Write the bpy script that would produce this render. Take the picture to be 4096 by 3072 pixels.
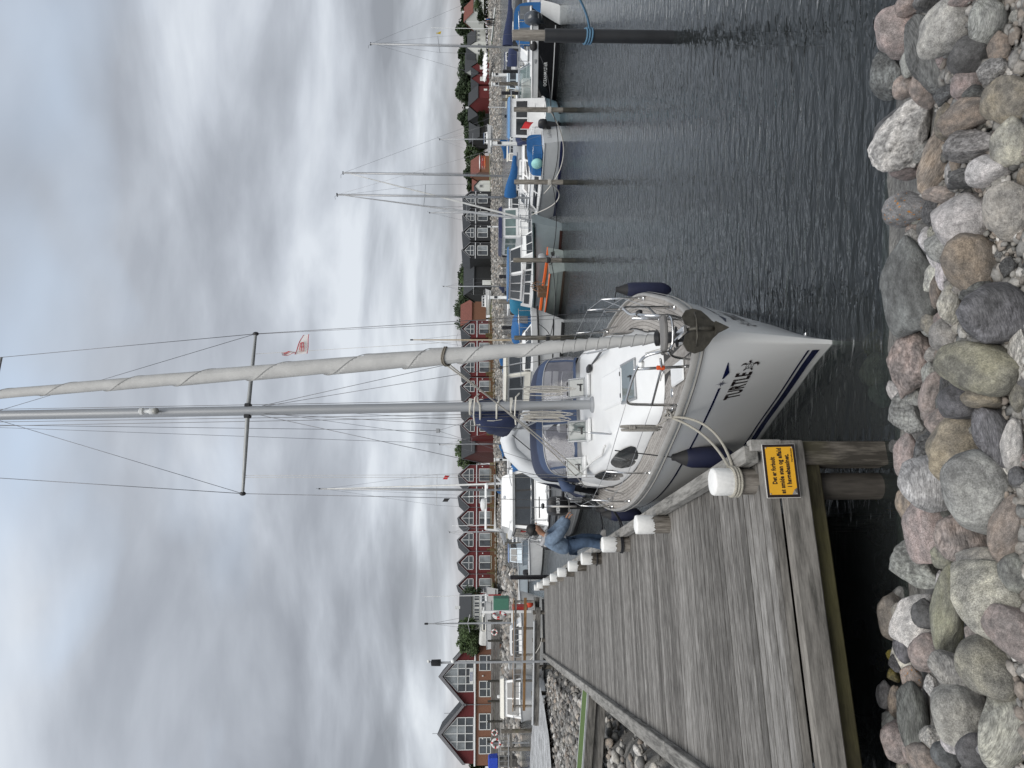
import bpy, bmesh, math, random
from mathutils import Vector, Matrix, noise
random.seed(7)
S = bpy.context.scene
for o in list(bpy.data.objects): bpy.data.objects.remove(o)
COL = S.collection
rad = math.radians
# ------------------------------------------------------------------ camera (phone held upright, picture stored on its side)
FPX, CZ = 2870.0, 3.5
PIT = math.atan(87 / FPX)
FW = Vector((0, math.cos(PIT), -math.sin(PIT))); UPV = Vector((0, math.sin(PIT), math.cos(PIT))); RT = Vector((1, 0, 0))
cam = bpy.data.cameras.new('camera'); co = bpy.data.objects.new('camera', cam); COL.objects.link(co)
m = Matrix.Identity(4)
for i, c in enumerate((-UPV, RT, -FW)):
    for j in range(3): m[j][i] = c[j]
m.translation = (0, 0, CZ); co.matrix_world = m
cam.sensor_width = 36; cam.lens = 36 * FPX / 4096; cam.clip_start = 0.1; cam.clip_end = 6000
S.camera = co
S.render.resolution_x, S.render.resolution_y = 1024, 768
# ------------------------------------------------------------------ light
SUN_EL, SUN_AZ = rad(57), rad(188)          # azimuth from +Y towards +X
W = bpy.data.worlds.new('World'); S.world = W; W.use_nodes = True
nt = W.node_tree; N = nt.nodes; N.clear()
def nd(t, **k):
    n = N.new(t)
    for a, b in k.items(): setattr(n, a, b)
    return n
def lk(a, b): nt.links.new(a, b)
def mth(op, a, b=None):
    n = nd('ShaderNodeMath', operation=op)
    for i, v in enumerate((a, b)):
        if v is None: continue
        if hasattr(v, 'is_linked'): lk(v, n.inputs[i])
        else: n.inputs[i].default_value = v
    return n.outputs[0]
sky = nd('ShaderNodeTexSky', sky_type='NISHITA'); sky.sun_disc = False
sky.sun_elevation = SUN_EL; sky.sun_rotation = SUN_AZ
geo = nd('ShaderNodeTexCoord'); sp = nd('ShaderNodeSeparateXYZ'); lk(geo.outputs['Generated'], sp.inputs[0])
zc = mth('ADD', mth('MAXIMUM', sp.outputs[2], 0.0), 0.26)
cx = nd('ShaderNodeCombineXYZ'); lk(mth('DIVIDE', sp.outputs[0], zc), cx.inputs[0]); lk(mth('DIVIDE', sp.outputs[1], zc), cx.inputs[1])
def wnoise(scale, detail, rough, dist, off, sx=1, sy=1):
    mp = nd('ShaderNodeMapping'); mp.inputs['Location'].default_value = off; mp.inputs['Scale'].default_value = (sx, sy, 1)
    lk(cx.outputs[0], mp.inputs[0]); n = nd('ShaderNodeTexNoise'); lk(mp.outputs[0], n.inputs[0])
    n.inputs['Scale'].default_value = scale; n.inputs['Detail'].default_value = detail
    n.inputs['Roughness'].default_value = rough; n.inputs['Distortion'].default_value = dist
    return n.outputs[0]
n1 = wnoise(1.9, 6, .5, .35, (3.1, 1.7, 0), .75, 1.25); n2 = wnoise(.62, 3, .5, .2, (7.4, 2.2, 0)); n3 = wnoise(3.2, 5, .55, .2, (1.3, 5.2, 0), .7, 1.2)
mixv = mth('ADD', mth('ADD', mth('MULTIPLY', n1, .75), mth('MULTIPLY', n2, .62)), mth('MULTIPLY', n3, .12))
rp = nd('ShaderNodeValToRGB'); lk(mixv, rp.inputs[0]); cr = rp.color_ramp
cr.elements[0].position = .585; cr.elements[0].color = (2.95, 3.08, 3.38, 1)
cr.elements[1].position = .87; cr.elements[1].color = (7.9, 8.3, 8.8, 1)
for p_, c_ in ((.655, (3.75, 3.93, 4.3, 1)), (.72, (4.7, 4.95, 5.4, 1)), (.79, (6.2, 6.55, 7.1, 1))):
    e = cr.elements.new(p_); e.color = c_
# higher, the deck thins: brighter and a little bluer
el = mth('MINIMUM', mth('MAXIMUM', mth('MULTIPLY', mth('SUBTRACT', sp.outputs[2], .08), 1.9), 0.0), 1.0)
mh = nd('ShaderNodeMix', data_type='RGBA'); mh.inputs['B'].default_value = (6.4, 7.1, 8.1, 1)
lk(mth('MULTIPLY', el, .36), mh.inputs['Factor']); lk(rp.outputs[0], mh.inputs['A'])
# thin places where the blue shows through
gap = mth('MULTIPLY', mth('MINIMUM', mth('MAXIMUM', mth('MULTIPLY', mth('SUBTRACT', wnoise(.85, 4, .5, .3, (2.1, 9.3, 0)), .56), 9.0), 0.0), 1.0), mth('MINIMUM', mth('MULTIPLY', el, 1.3), 1.0))
mg = nd('ShaderNodeMix', data_type='RGBA'); mg.inputs['B'].default_value = (6.3, 7.7, 9.6, 1); lk(mth('MULTIPLY', gap, .8), mg.inputs['Factor']); lk(mh.outputs['Result'], mg.inputs['A'])
# warm pale strip low over the land
hz = mth('MAXIMUM', mth('SUBTRACT', 1.0, mth('MULTIPLY', mth('ABSOLUTE', mth('SUBTRACT', sp.outputs[2], .022)), 26.0)), 0.0)
mw = nd('ShaderNodeMix', data_type='RGBA'); mw.inputs['B'].default_value = (5.3, 4.8, 4.7, 1)
lk(mth('MULTIPLY', hz, .75), mw.inputs['Factor']); lk(mg.outputs['Result'], mw.inputs['A'])
ms = nd('ShaderNodeMix', data_type='RGBA'); ms.inputs['Factor'].default_value = .93
lk(sky.outputs[0], ms.inputs['A']); lk(mw.outputs['Result'], ms.inputs['B'])
bg = nd('ShaderNodeBackground'); bg.inputs[1].default_value = 0.056; lk(ms.outputs['Result'], bg.inputs[0])
wo = nd('ShaderNodeOutputWorld'); lk(bg.outputs[0], wo.inputs[0])
sl = bpy.data.lights.new('sun', 'SUN'); sl.energy = 1.5; sl.angle = rad(50); sl.color = (1, .96, .9)
so = bpy.data.objects.new('sun', sl); COL.objects.link(so)
sd = Vector((math.sin(SUN_AZ) * math.cos(SUN_EL), math.cos(SUN_AZ) * math.cos(SUN_EL), math.sin(SUN_EL)))
so.rotation_euler = sd.to_track_quat('Z', 'Y').to_euler()
vs = S.view_settings; vs.view_transform = 'Standard'; vs.look = 'None'; vs.exposure = 0.85; vs.gamma = 1.0; vs.use_curve_mapping = False
# ------------------------------------------------------------------ helpers
def ray(px, py):
    return FW + RT * ((1536 - py) / FPX) - UPV * ((px - 2048) / FPX)
def at(px, py, d):
    r = ray(px, py); return Vector((0, 0, CZ)) + r * (d / r.y)
def onz(px, py, z):
    r = ray(px, py); return Vector((0, 0, CZ)) + r * ((z - CZ) / r.z)
def V(*a): return Vector(a)
def lerp(a, b, t): return a + (b - a) * t
def interp(tab, x):
    if x <= tab[0][0]: return tab[0][1]
    for (x0, y0), (x1, y1) in zip(tab, tab[1:]):
        if x <= x1:
            t = (x - x0) / (x1 - x0); return y0 + (y1 - y0) * t
    return tab[-1][1]
def smooth_interp(tab, x):
    # Catmull-Rom through the table
    n = len(tab)
    if x <= tab[0][0]: return tab[0][1]
    if x >= tab[-1][0]: return tab[-1][1]
    for i in range(n - 1):
        if x <= tab[i + 1][0]:
            x0, y0 = tab[i]; x1, y1 = tab[i + 1]; h = x1 - x0
            m0 = (y1 - tab[i - 1][1]) / (x1 - tab[i - 1][0]) if i else (y1 - y0) / h
            m1 = (tab[i + 2][1] - y0) / (tab[i + 2][0] - x0) if i + 2 < n else (y1 - y0) / h
            t = (x - x0) / h
            return (2*t**3 - 3*t*t + 1)*y0 + (t**3 - 2*t*t + t)*h*m0 + (-2*t**3 + 3*t*t)*y1 + (t**3 - t*t)*h*m1
class MB:
    def __init__(s): s.v = []; s.f = []
    def add(s, vs, fs):
        b = len(s.v); s.v += [tuple(p) for p in vs]; s.f += [tuple(i + b for i in f) for f in fs]; return s
    def box(s, c, sz, rz=0, rot=None):
        R = rot if rot is not None else Matrix.Rotation(rz, 3, 'Z'); c = Vector(c)
        vs = [c + R @ Vector((sz[0]/2*i, sz[1]/2*j, sz[2]/2*k)) for i in (-1, 1) for j in (-1, 1) for k in (-1, 1)]
        return s.add(vs, [(0,1,3,2),(4,6,7,5),(0,4,5,1),(2,3,7,6),(0,2,6,4),(1,5,7,3)])
    def bbox(s, c, sz, bev=.01, rz=0, rot=None):
        # box with chamfered long edges all round (24 verts)
        R = rot if rot is not None else Matrix.Rotation(rz, 3, 'Z'); c = Vector(c); hx, hy, hz = [q/2 for q in sz]; b = min(bev, hx*.9, hy*.9, hz*.9)
        rings = []
        for z, ins in ((-hz, b), (-hz + b, 0), (hz - b, 0), (hz, b)):
            x, y = hx - ins, hy - ins
            rings.append([c + R @ Vector(p) for p in ((-x+b,-y,z),(x-b,-y,z),(x,-y+b,z),(x,y-b,z),(x-b,y,z),(-x+b,y,z),(-x,y-b,z),(-x,-y+b,z))])
        return s.loft(rings, True, True)
    def loft(s, rings, closed=True, cap=False, flip=False):
        n = len(rings[0]); vs = [p for r in rings for p in r]; fs = []
        for i in range(len(rings) - 1):
            for j in range(n if closed else n - 1):
                k = (j + 1) % n; q = (i*n + j, i*n + k, (i+1)*n + k, (i+1)*n + j)
                fs.append(q[::-1] if flip else q)
        if cap:
            fs.append(tuple(range(n))[::-1]); fs.append(tuple((len(rings)-1)*n + j for j in range(n)))
        return s.add(vs, fs)
    def tube(s, pts, r, n=7, cap=True, closed=False):
        pts = [Vector(p) for p in pts]; rings = []; m_ = len(pts); prev = None
        for i, p in enumerate(pts):
            a = pts[(i-1) % m_] if (i or closed) else p; b = pts[(i+1) % m_] if (i < m_-1 or closed) else p
            t = (b - a).normalized()
            if prev is None:
                u = t.cross(Vector((0, 0, 1)));
                if u.length < 1e-3: u = Vector((1, 0, 0))
            else: u = prev - t * prev.dot(t)
            u.normalize(); prev = u; w = t.cross(u); rr = r[i] if isinstance(r, (list, tuple)) else r
            rings.append([p + (u * math.cos(2*math.pi*k/n) + w * math.sin(2*math.pi*k/n)) * rr for k in range(n)])
        if closed: rings.append(rings[0]); cap = False
        return s.loft(rings, True, cap)
    def lathe(s, prof, n=16, c=(0,0,0), axis=None, cap=True):
        c = Vector(c); R = Matrix.Identity(3)
        if axis is not None: R = Vector(axis).to_track_quat('Z', 'Y').to_matrix()
        rings = [[c + R @ Vector((r*math.cos(2*math.pi*k/n), r*math.sin(2*math.pi*k/n), z)) for k in range(n)] for r, z in prof]
        return s.loft(rings, True, cap)
    def prism(s, poly, fn0, fn1):
        # poly: 2-D points; fn0/fn1 map (a,b) -> 3-D for the two faces
        a = [fn0(*p) for p in poly]; b = [fn1(*p) for p in poly]; n = len(poly)
        return s.add(a + b, [tuple(range(n))[::-1], tuple(range(n, 2*n))] + [(i, (i+1) % n, (i+1) % n + n, i + n) for i in range(n)])
    def ell(s, c, r, n=12, m_=8, R=None):
        c = Vector(c); R = R or Matrix.Identity(3); rings = []
        for i in range(m_ + 1):
            a = math.pi * i / m_; q = max(math.sin(a), .02)
            rings.append([c + R @ Vector((r[0]*q*math.cos(2*math.pi*k/n), r[1]*q*math.sin(2*math.pi*k/n), -r[2]*math.cos(a))) for k in range(n)])
        return s.loft(rings, True, True)
    def mesh(s, name, mat, smooth=False, fixn=True):
        me = bpy.data.meshes.new(name); me.from_pydata(s.v, [], s.f)
        if fixn:
            bm = bmesh.new(); bm.from_mesh(me); bmesh.ops.recalc_face_normals(bm, faces=bm.faces); bm.to_mesh(me); bm.free()
        if mat: me.materials.append(mat)
        if smooth is not False:
            me.polygons.foreach_set('use_smooth', [True]*len(me.polygons))
            if smooth is not True: me.set_sharp_from_angle(angle=rad(smooth))
        me.update(); return me
    def build(s, name, mat, parent=None, smooth=False, fixn=True, kind=None):
        o = bpy.data.objects.new(name, s.mesh(name, mat, smooth, fixn)); COL.objects.link(o); o.parent = parent
        if kind: o['kind'] = kind
        return o
def tag(o, label, cat, group=None):
    o['label'] = label; o['category'] = cat
    if group: o['group'] = group
    return o
def thing(name, label, cat, loc=(0,0,0), rz=0, group=None):
    o = bpy.data.objects.new(name, None); COL.objects.link(o); o.location = loc; o.rotation_euler = (0,0,rz); o.empty_display_size = .2
    return tag(o, label, cat, group)
def struct(o): o['kind'] = 'structure'; return o
def copy_tree(o, parent=None):
    c = o.copy(); COL.objects.link(c); c.parent = parent
    for ch in o.children: copy_tree(ch, c)
    return c
def inst(name, me, parent, loc=(0,0,0), rot=(0,0,0), sc=(1,1,1)):
    o = bpy.data.objects.new(name, me); COL.objects.link(o); o.parent = parent; o.location = loc; o.rotation_euler = rot; o.scale = sc; return o
def text_mesh(body, size=1.0, bold=0.0, spacing=1.0, align='CENTER'):
    # outline of the built-in font as flat (verts, faces)
    cu = bpy.data.curves.new('t', 'FONT'); cu.body = body; cu.size = size; cu.offset = bold; cu.space_character = spacing
    cu.align_x = align; cu.align_y = 'CENTER'; cu.resolution_u = 3
    ob = bpy.data.objects.new('t', cu); COL.objects.link(ob)
    dg = bpy.context.evaluated_depsgraph_get(); me = ob.evaluated_get(dg).to_mesh()
    vs = [v.co.copy() for v in me.vertices]; fs = [tuple(p.vertices) for p in me.polygons]
    ob.evaluated_get(dg).to_mesh_clear(); bpy.data.objects.remove(ob); bpy.data.curves.remove(cu)
    return vs, fs
# ------------------------------------------------------------------ materials
def newmat(name):
    m_ = bpy.data.materials.new(name); m_.use_nodes = True
    return m_, m_.node_tree, m_.node_tree.nodes, m_.node_tree.nodes['Principled BSDF']
MC = {}
def pm(name, col, rough=.5, metal=0.0, var=.12, scale=6.0, bump=0.0, bscale=40.0, coat=0.0, stretch=(1,1,1), alpha=1.0, trans=0.0, spec=.5, dirt=0.0):
    if name in MC: return MC[name]
    m_, t, n_, b = newmat(name); L = t.links.new
    tc = n_.new('ShaderNodeTexCoord'); mp = n_.new('ShaderNodeMapping'); mp.inputs['Scale'].default_value = stretch; L(tc.outputs['Object'], mp.inputs[0])
    nz = n_.new('ShaderNodeTexNoise'); nz.inputs['Scale'].default_value = scale; nz.inputs['Detail'].default_value = 5; nz.inputs['Roughness'].default_value = .6; L(mp.outputs[0], nz.inputs[0])
    r = n_.new('ShaderNodeMapRange'); r.inputs[1].default_value = .3; r.inputs[2].default_value = .7; r.inputs[3].default_value = 1 - var; r.inputs[4].default_value = 1 + var; L(nz.outputs[0], r.inputs[0])
    hv = n_.new('ShaderNodeHueSaturation'); hv.inputs['Color'].default_value = (*col, 1); L(r.outputs[0], hv.inputs['Value'])
    out = hv.outputs[0]
    if dirt:
        n2_ = n_.new('ShaderNodeTexNoise'); n2_.inputs['Scale'].default_value = 2.3; n2_.inputs['Detail'].default_value = 8; n2_.inputs['Roughness'].default_value = .7; L(tc.outputs['Object'], n2_.inputs[0])
        r2 = n_.new('ShaderNodeMapRange'); r2.inputs[1].default_value = .5; r2.inputs[2].default_value = .75; r2.inputs[3].default_value = 0; r2.inputs[4].default_value = dirt; L(n2_.outputs[0], r2.inputs[0])
        mx = n_.new('ShaderNodeMix'); mx.data_type = 'RGBA'; mx.inputs['B'].default_value = (.12, .115, .10, 1); L(out, mx.inputs['A']); L(r2.outputs[0], mx.inputs['Factor']); out = mx.outputs['Result']
    L(out, b.inputs['Base Color'])
    b.inputs['Roughness'].default_value = rough; b.inputs['Metallic'].default_value = metal; b.inputs['Coat Weight'].default_value = coat; b.inputs['Coat Roughness'].default_value = .08
    b.inputs['Alpha'].default_value = alpha; b.inputs['Transmission Weight'].default_value = trans; b.inputs['Specular IOR Level'].default_value = spec
    if bump:
        nb = n_.new('ShaderNodeTexNoise'); nb.inputs['Scale'].default_value = bscale; nb.inputs['Detail'].default_value = 6; L(mp.outputs[0], nb.inputs[0])
        bp = n_.new('ShaderNodeBump'); bp.inputs['Strength'].default_value = .6; bp.inputs['Distance'].default_value = bump; L(nb.outputs[0], bp.inputs['Height']); L(bp.outputs[0], b.inputs['Normal'])
    MC[name] = m_; return m_
def woodmat(name, cdark, cmid, clight, axis=0, fine=1.0, green=0.0, rough=.85, bumpd=.004):
    if name in MC: return MC[name]
    m_, t, n_, b = newmat(name); L = t.links.new
    tc = n_.new('ShaderNodeTexCoord'); oi = n_.new('ShaderNodeObjectInfo')
    ad = n_.new('ShaderNodeVectorMath'); ad.operation = 'ADD'; sc = n_.new('ShaderNodeVectorMath'); sc.operation = 'SCALE'; sc.inputs[0].default_value = (37, 19, 23); L(oi.outputs['Random'], sc.inputs['Scale'])
    L(tc.outputs['Object'], ad.inputs[0]); L(sc.outputs[0], ad.inputs[1])
    def ns(st, scale, det, rg):
        mp = n_.new('ShaderNodeMapping'); s_ = [st, st, st]; s_[axis] = 1; mp.inputs['Scale'].default_value = s_; L(ad.outputs[0], mp.inputs[0])
        z = n_.new('ShaderNodeTexNoise'); z.inputs['Scale'].default_value = scale; z.inputs['Detail'].default_value = det; z.inputs['Roughness'].default_value = rg; L(mp.outputs[0], z.inputs[0]); return z.outputs[0]
    a = ns(9, 4.2*fine, 6, .68); c = ns(4, 2.6*fine, 4, .6); g = ns(30, 5*fine, 3, .5)
    m1 = n_.new('ShaderNodeMath'); m1.operation = 'MULTIPLY_ADD'; m1.inputs[1].default_value = .55; L(a, m1.inputs[0])
    m2 = n_.new('ShaderNodeMath'); m2.operation = 'MULTIPLY_ADD'; m2.inputs[1].default_value = .45; m2.inputs[2].default_value = -.05; L(c, m2.inputs[0]); L(m2.outputs[0], m1.inputs[2])
    m3 = n_.new('ShaderNodeMath'); m3.operation = 'MULTIPLY_ADD'; m3.inputs[1].default_value = .18; m3.inputs[2].default_value = -.09; L(oi.outputs['Random'], m3.inputs[0])
    m4 = n_.new('ShaderNodeMath'); L(m1.outputs[0], m4.inputs[0]); L(m3.outputs[0], m4.inputs[1])
    rp = n_.new('ShaderNodeValToRGB'); e = rp.color_ramp.elements; e[0].position = .33; e[0].color = (*cdark, 1); e[1].position = .66; e[1].color = (*clight, 1)
    q = e.new(.47); q.color = (*cmid, 1); L(m4.outputs[0], rp.inputs[0]); out = rp.outputs[0]
    if green:
        z = n_.new('ShaderNodeTexNoise'); z.inputs['Scale'].default_value = 1.7; z.inputs['Detail'].default_value = 6; L(ad.outputs[0], z.inputs[0])
        r2 = n_.new('ShaderNodeMapRange'); r2.inputs[1].default_value = .5; r2.inputs[2].default_value = .72; r2.inputs[4].default_value = green; L(z.outputs[0], r2.inputs[0])
        mx = n_.new('ShaderNodeMix'); mx.data_type = 'RGBA'; mx.inputs['B'].default_value = (.14, .13, .05, 1); L(out, mx.inputs['A']); L(r2.outputs[0], mx.inputs['Factor']); out = mx.outputs['Result']
    L(out, b.inputs['Base Color']); b.inputs['Roughness'].default_value = rough; b.inputs['Specular IOR Level'].default_value = .25
    bp = n_.new('ShaderNodeBump'); bp.inputs['Strength'].default_value = .7; bp.inputs['Distance'].default_value = bumpd
    m5 = n_.new('ShaderNodeMath'); m5.operation = 'MULTIPLY_ADD'; m5.inputs[1].default_value = .5; L(g, m5.inputs[0]); L(a, m5.inputs[2]); L(m5.outputs[0], bp.inputs['Height']); L(bp.outputs[0], b.inputs['Normal'])
    MC[name] = m_; return m_
def stonemat(name, contrast=.45, speck=60., band=0.0, rough=.8, lichen=None, bumpd=.01, usecol=True, col=(.3,.29,.27), isl=False):
    # colour of the stone itself comes from the object's colour, grain from noise
    if name in MC: return MC[name]
    m_, t, n_, b = newmat(name); L = t.links.new
    tc = n_.new('ShaderNodeTexCoord'); oi = n_.new('ShaderNodeObjectInfo')
    sc = n_.new('ShaderNodeVectorMath'); sc.operation = 'SCALE'; sc.inputs[0].default_value = (41, 17, 29); L(oi.outputs['Random'], sc.inputs['Scale'])
    ad = n_.new('ShaderNodeVectorMath'); ad.operation = 'ADD'; L(tc.outputs['Object'], ad.inputs[0]); L(sc.outputs[0], ad.inputs[1]); co_ = ad.outputs[0]
    def nz(s_, d, r_, vec=co_, dist=0):
        z = n_.new('ShaderNodeTexNoise'); z.inputs['Scale'].default_value = s_; z.inputs['Detail'].default_value = d; z.inputs['Roughness'].default_value = r_; z.inputs['Distortion'].default_value = dist; L(vec, z.inputs[0]); return z.outputs[0]
    if band:
        mp = n_.new('ShaderNodeMapping'); mp.inputs['Scale'].default_value = (1, .35, 6); mp.inputs['Rotation'].default_value = (.5, .3, .2); L(co_, mp.inputs[0])
        fine = nz(speck*.25, 6, .7, mp.outputs[0], .6)
    else: fine = nz(speck, 5, .75)
    big = nz(1.3, 4, .6); med = nz(4.5, 5, .7)
    def mr(x, a, b_, c, d):
        r = n_.new('ShaderNodeMapRange'); r.inputs[1].default_value = a; r.inputs[2].default_value = b_; r.inputs[3].default_value = c; r.inputs[4].default_value = d; L(x, r.inputs[0]); return r.outputs[0]
    def mul(x, y):
        q = n_.new('ShaderNodeMath'); q.operation = 'MULTIPLY'; L(x, q.inputs[0]); L(y, q.inputs[1]); return q.outputs[0]
    val = mul(mul(mr(fine, .34, .66, 1-contrast, 1+contrast*1.1), mr(big, .35, .65, .68, 1.3)), mr(med, .35, .65, .68, 1.32))
    hv = n_.new('ShaderNodeHueSaturation'); L(val, hv.inputs['Value'])
    L(mr(nz(1.3, 3, .5), .35, .65, .75, 1.3), hv.inputs['Saturation'])
    if isl:
        gi = n_.new('ShaderNodeNewGeometry'); rp = n_.new('ShaderNodeValToRGB'); rp.color_ramp.interpolation = 'LINEAR'; e = rp.color_ramp.elements
        pal = [(.07,.07,.075),(.26,.25,.23),(.17,.165,.155),(.36,.35,.33),(.25,.215,.185),(.12,.12,.115),(.23,.225,.215),(.29,.265,.235),(.5,.49,.47)]
        e[0].position = 0; e[0].color = (*pal[0], 1); e[1].position = 1; e[1].color = (*pal[-1], 1)
        for i in range(1, len(pal)-1): q = e.new(i/(len(pal)-1)); q.color = (*pal[i], 1)
        L(gi.outputs['Random Per Island'], rp.inputs[0]); L(rp.outputs[0], hv.inputs['Color'])
    elif usecol: L(oi.outputs['Color'], hv.inputs['Color'])
    else: hv.inputs['Color'].default_value = (*col, 1)
    out = hv.outputs[0]
    if lichen:
        z = nz(6.5, 3, .55); mx = n_.new('ShaderNodeMix'); mx.data_type = 'RGBA'; mx.inputs['B'].default_value = (*lichen, 1); L(out, mx.inputs['A']); L(mr(z, .63, .67, 0, .9), mx.inputs['Factor']); out = mx.outputs['Result']
    L(out, b.inputs['Base Color']); b.inputs['Roughness'].default_value = rough; b.inputs['Specular IOR Level'].default_value = .3
    bp = n_.new('ShaderNodeBump'); bp.inputs['Strength'].default_value = .8; bp.inputs['Distance'].default_value = bumpd
    a5 = n_.new('ShaderNodeMath'); a5.operation = 'MULTIPLY_ADD'; a5.inputs[1].default_value = .4; L(fine, a5.inputs[0]); L(nz(4, 8, .72), a5.inputs[2]); L(a5.outputs[0], bp.inputs['Height']); L(bp.outputs[0], b.inputs['Normal'])
    MC[name] = m_; return m_
GEL = pm('gelcoat_white', (.78, .79, .79), .3, var=.03, scale=3, coat=.35, dirt=.05)
GEL2 = pm('gelcoat_cream', (.70, .68, .61), .35, var=.04, scale=3, coat=.3, dirt=.15)
WHT = pm('white_paint', (.76, .77, .76), .45, var=.05, dirt=.1)
NAVY = pm('navy_canvas', (.018, .028, .075), .85, var=.2, scale=9, bump=.004, bscale=120)
BLUEC = pm('blue_canvas', (.012, .095, .26), .8, var=.15, scale=5, bump=.01, bscale=14)
STEEL = pm('stainless', (.62, .62, .62), .18, 1.0, var=.05)
ALU = pm('mast_aluminium', (.38, .39, .40), .5, .5, var=.06, stretch=(1,1,.1))
GALV = pm('galvanised', (.42, .43, .44), .55, .6, var=.15)
BLACK = pm('black_plastic', (.015, .015, .017), .45, var=.2)
RUB = pm('black_rubber', (.02, .02, .021), .7, var=.2)
WIRE = pm('rigging_wire', (.16, .16, .17), .4, .6, var=.1)
ROPEW = pm('rope_pale', (.48, .46, .42), .9, var=.3, scale=90, bump=.004, bscale=150)
ROPEB = pm('rope_black', (.02, .021, .024), .9, var=.3, scale=60)
GLASS = pm('dark_window', (.022, .026, .03), .07, var=.3, scale=2, coat=.6)
GLASSG = pm('greenish_window', (.12, .17, .165), .08, var=.25, scale=2, coat=.5)
RED = pm('red_paint', (.42, .03, .025), .5, var=.15)
# ================================================================== SETTING
# ---- water: a closed body whose top is rippled and whose volume swallows light
def water_material():
    m_, t, n_, b = newmat('harbour_water'); L = t.links.new; n_.remove(b); out = n_['Material Output']
    tc = n_.new('ShaderNodeTexCoord')
    def nz(sx, sy, scale, det, rg, dist=0.0):
        mp = n_.new('ShaderNodeMapping'); mp.inputs['Scale'].default_value = (sx, sy, 1); mp.inputs['Rotation'].default_value = (0, 0, .22); L(tc.outputs['Object'], mp.inputs[0])
        z = n_.new('ShaderNodeTexNoise'); z.inputs['Scale'].default_value = scale; z.inputs['Detail'].default_value = det; z.inputs['Roughness'].default_value = rg; z.inputs['Distortion'].default_value = dist; L(mp.outputs[0], z.inputs[0]); return z.outputs[0]
    def mix(a, b_, k):
        q = n_.new('ShaderNodeMath'); q.operation = 'MULTIPLY_ADD'; q.inputs[1].default_value = k; L(b_, q.inputs[0]); L(a, q.inputs[2]); return q.outputs[0]
    h = mix(mix(nz(.5, 1.3, 4.8, 2, .45, .5), nz(.5, 1.3, 13, 2, .5, .4), .3), nz(.3, .5, .5, 2, .5), .5)
    bp = n_.new('ShaderNodeBump'); bp.inputs['Strength'].default_value = 1.0; bp.inputs['Distance'].default_value = .04; L(h, bp.inputs['Height'])
    fr = n_.new('ShaderNodeFresnel'); fr.inputs[0].default_value = 1.34; L(bp.outputs[0], fr.inputs[1])
    gl = n_.new('ShaderNodeBsdfGlossy'); gl.inputs['Roughness'].default_value = .04; gl.inputs['Color'].default_value = (.9, .93, .95, 1); L(bp.outputs[0], gl.inputs['Normal'])
    tr = n_.new('ShaderNodeBsdfTransparent'); tr.inputs[0].default_value = (.72, .80, .76, 1)
    mx = n_.new('ShaderNodeMixShader'); L(fr.outputs[0], mx.inputs[0]); df = n_.new('ShaderNodeBsdfDiffuse'); df.inputs[0].default_value = (.036, .041, .042, 1); m0 = n_.new('ShaderNodeMixShader'); m0.inputs[0].default_value = .42; L(tr.outputs[0], m0.inputs[1]); L(df.outputs[0], m0.inputs[2]); L(m0.outputs[0], mx.inputs[1]); L(gl.outputs[0], mx.inputs[2]); L(mx.outputs[0], out.inputs['Surface'])
    va = n_.new('ShaderNodeVolumeAbsorption'); va.inputs['Color'].default_value = (.30, .42, .34, 1); va.inputs['Density'].default_value = 5.0; L(va.outputs[0], out.inputs['Volume'])
    return m_
wm = water_material()
struct(MB().box((0, 190, -2.0), (760, 420, 4.0)).build('water', wm))
struct(MB().add([(-380, -20, -3.2), (380, -20, -3.2), (380, 400, -3.2), (-380, 400, -3.2)], [(0,1,2,3)]).build('seabed', pm('silt', (.10, .11, .085), .95, var=.4, scale=.6)))
# ---- near stone bank
def bank_z(x, y):
    e = 6.25 + .12*math.sin(x*1.3) + .1*math.sin(x*.7 + 1)
    t = e - y
    z = .40*t if t > 0 else .55*t
    return min(z, 1.25 + .05*(3.1 - y)) if z > 1.1 else max(z, -2.6)
mb = MB(); nx, ny = 60, 40
for j in range(ny + 1):
    for i in range(nx + 1):
        x = -9 + 18*i/nx; y = -1.5 + 11*j/ny; mb.v.append((x, y, bank_z(x, y) - .08 + .05*noise.noise((x*2, y*2, 0))))
for j in range(ny):
    for i in range(nx): a = j*(nx+1) + i; mb.f.append((a, a+1, a+nx+2, a+nx+1))
GRAVEL = stonemat('gravel_ground', .6, 30, usecol=False, col=(.17, .165, .155), bumpd=.03)
bank = struct(mb.build('stone_bank', GRAVEL, smooth=True))
def bank_hit(px, py, lift=0.0):
    r = ray(px, py); t = 1.0
    for _ in range(400):
        p = Vector((0, 0, CZ)) + r*t
        if p.z <= bank_z(p.x, p.y) + lift: return p
        t += .02
    return p
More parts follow.
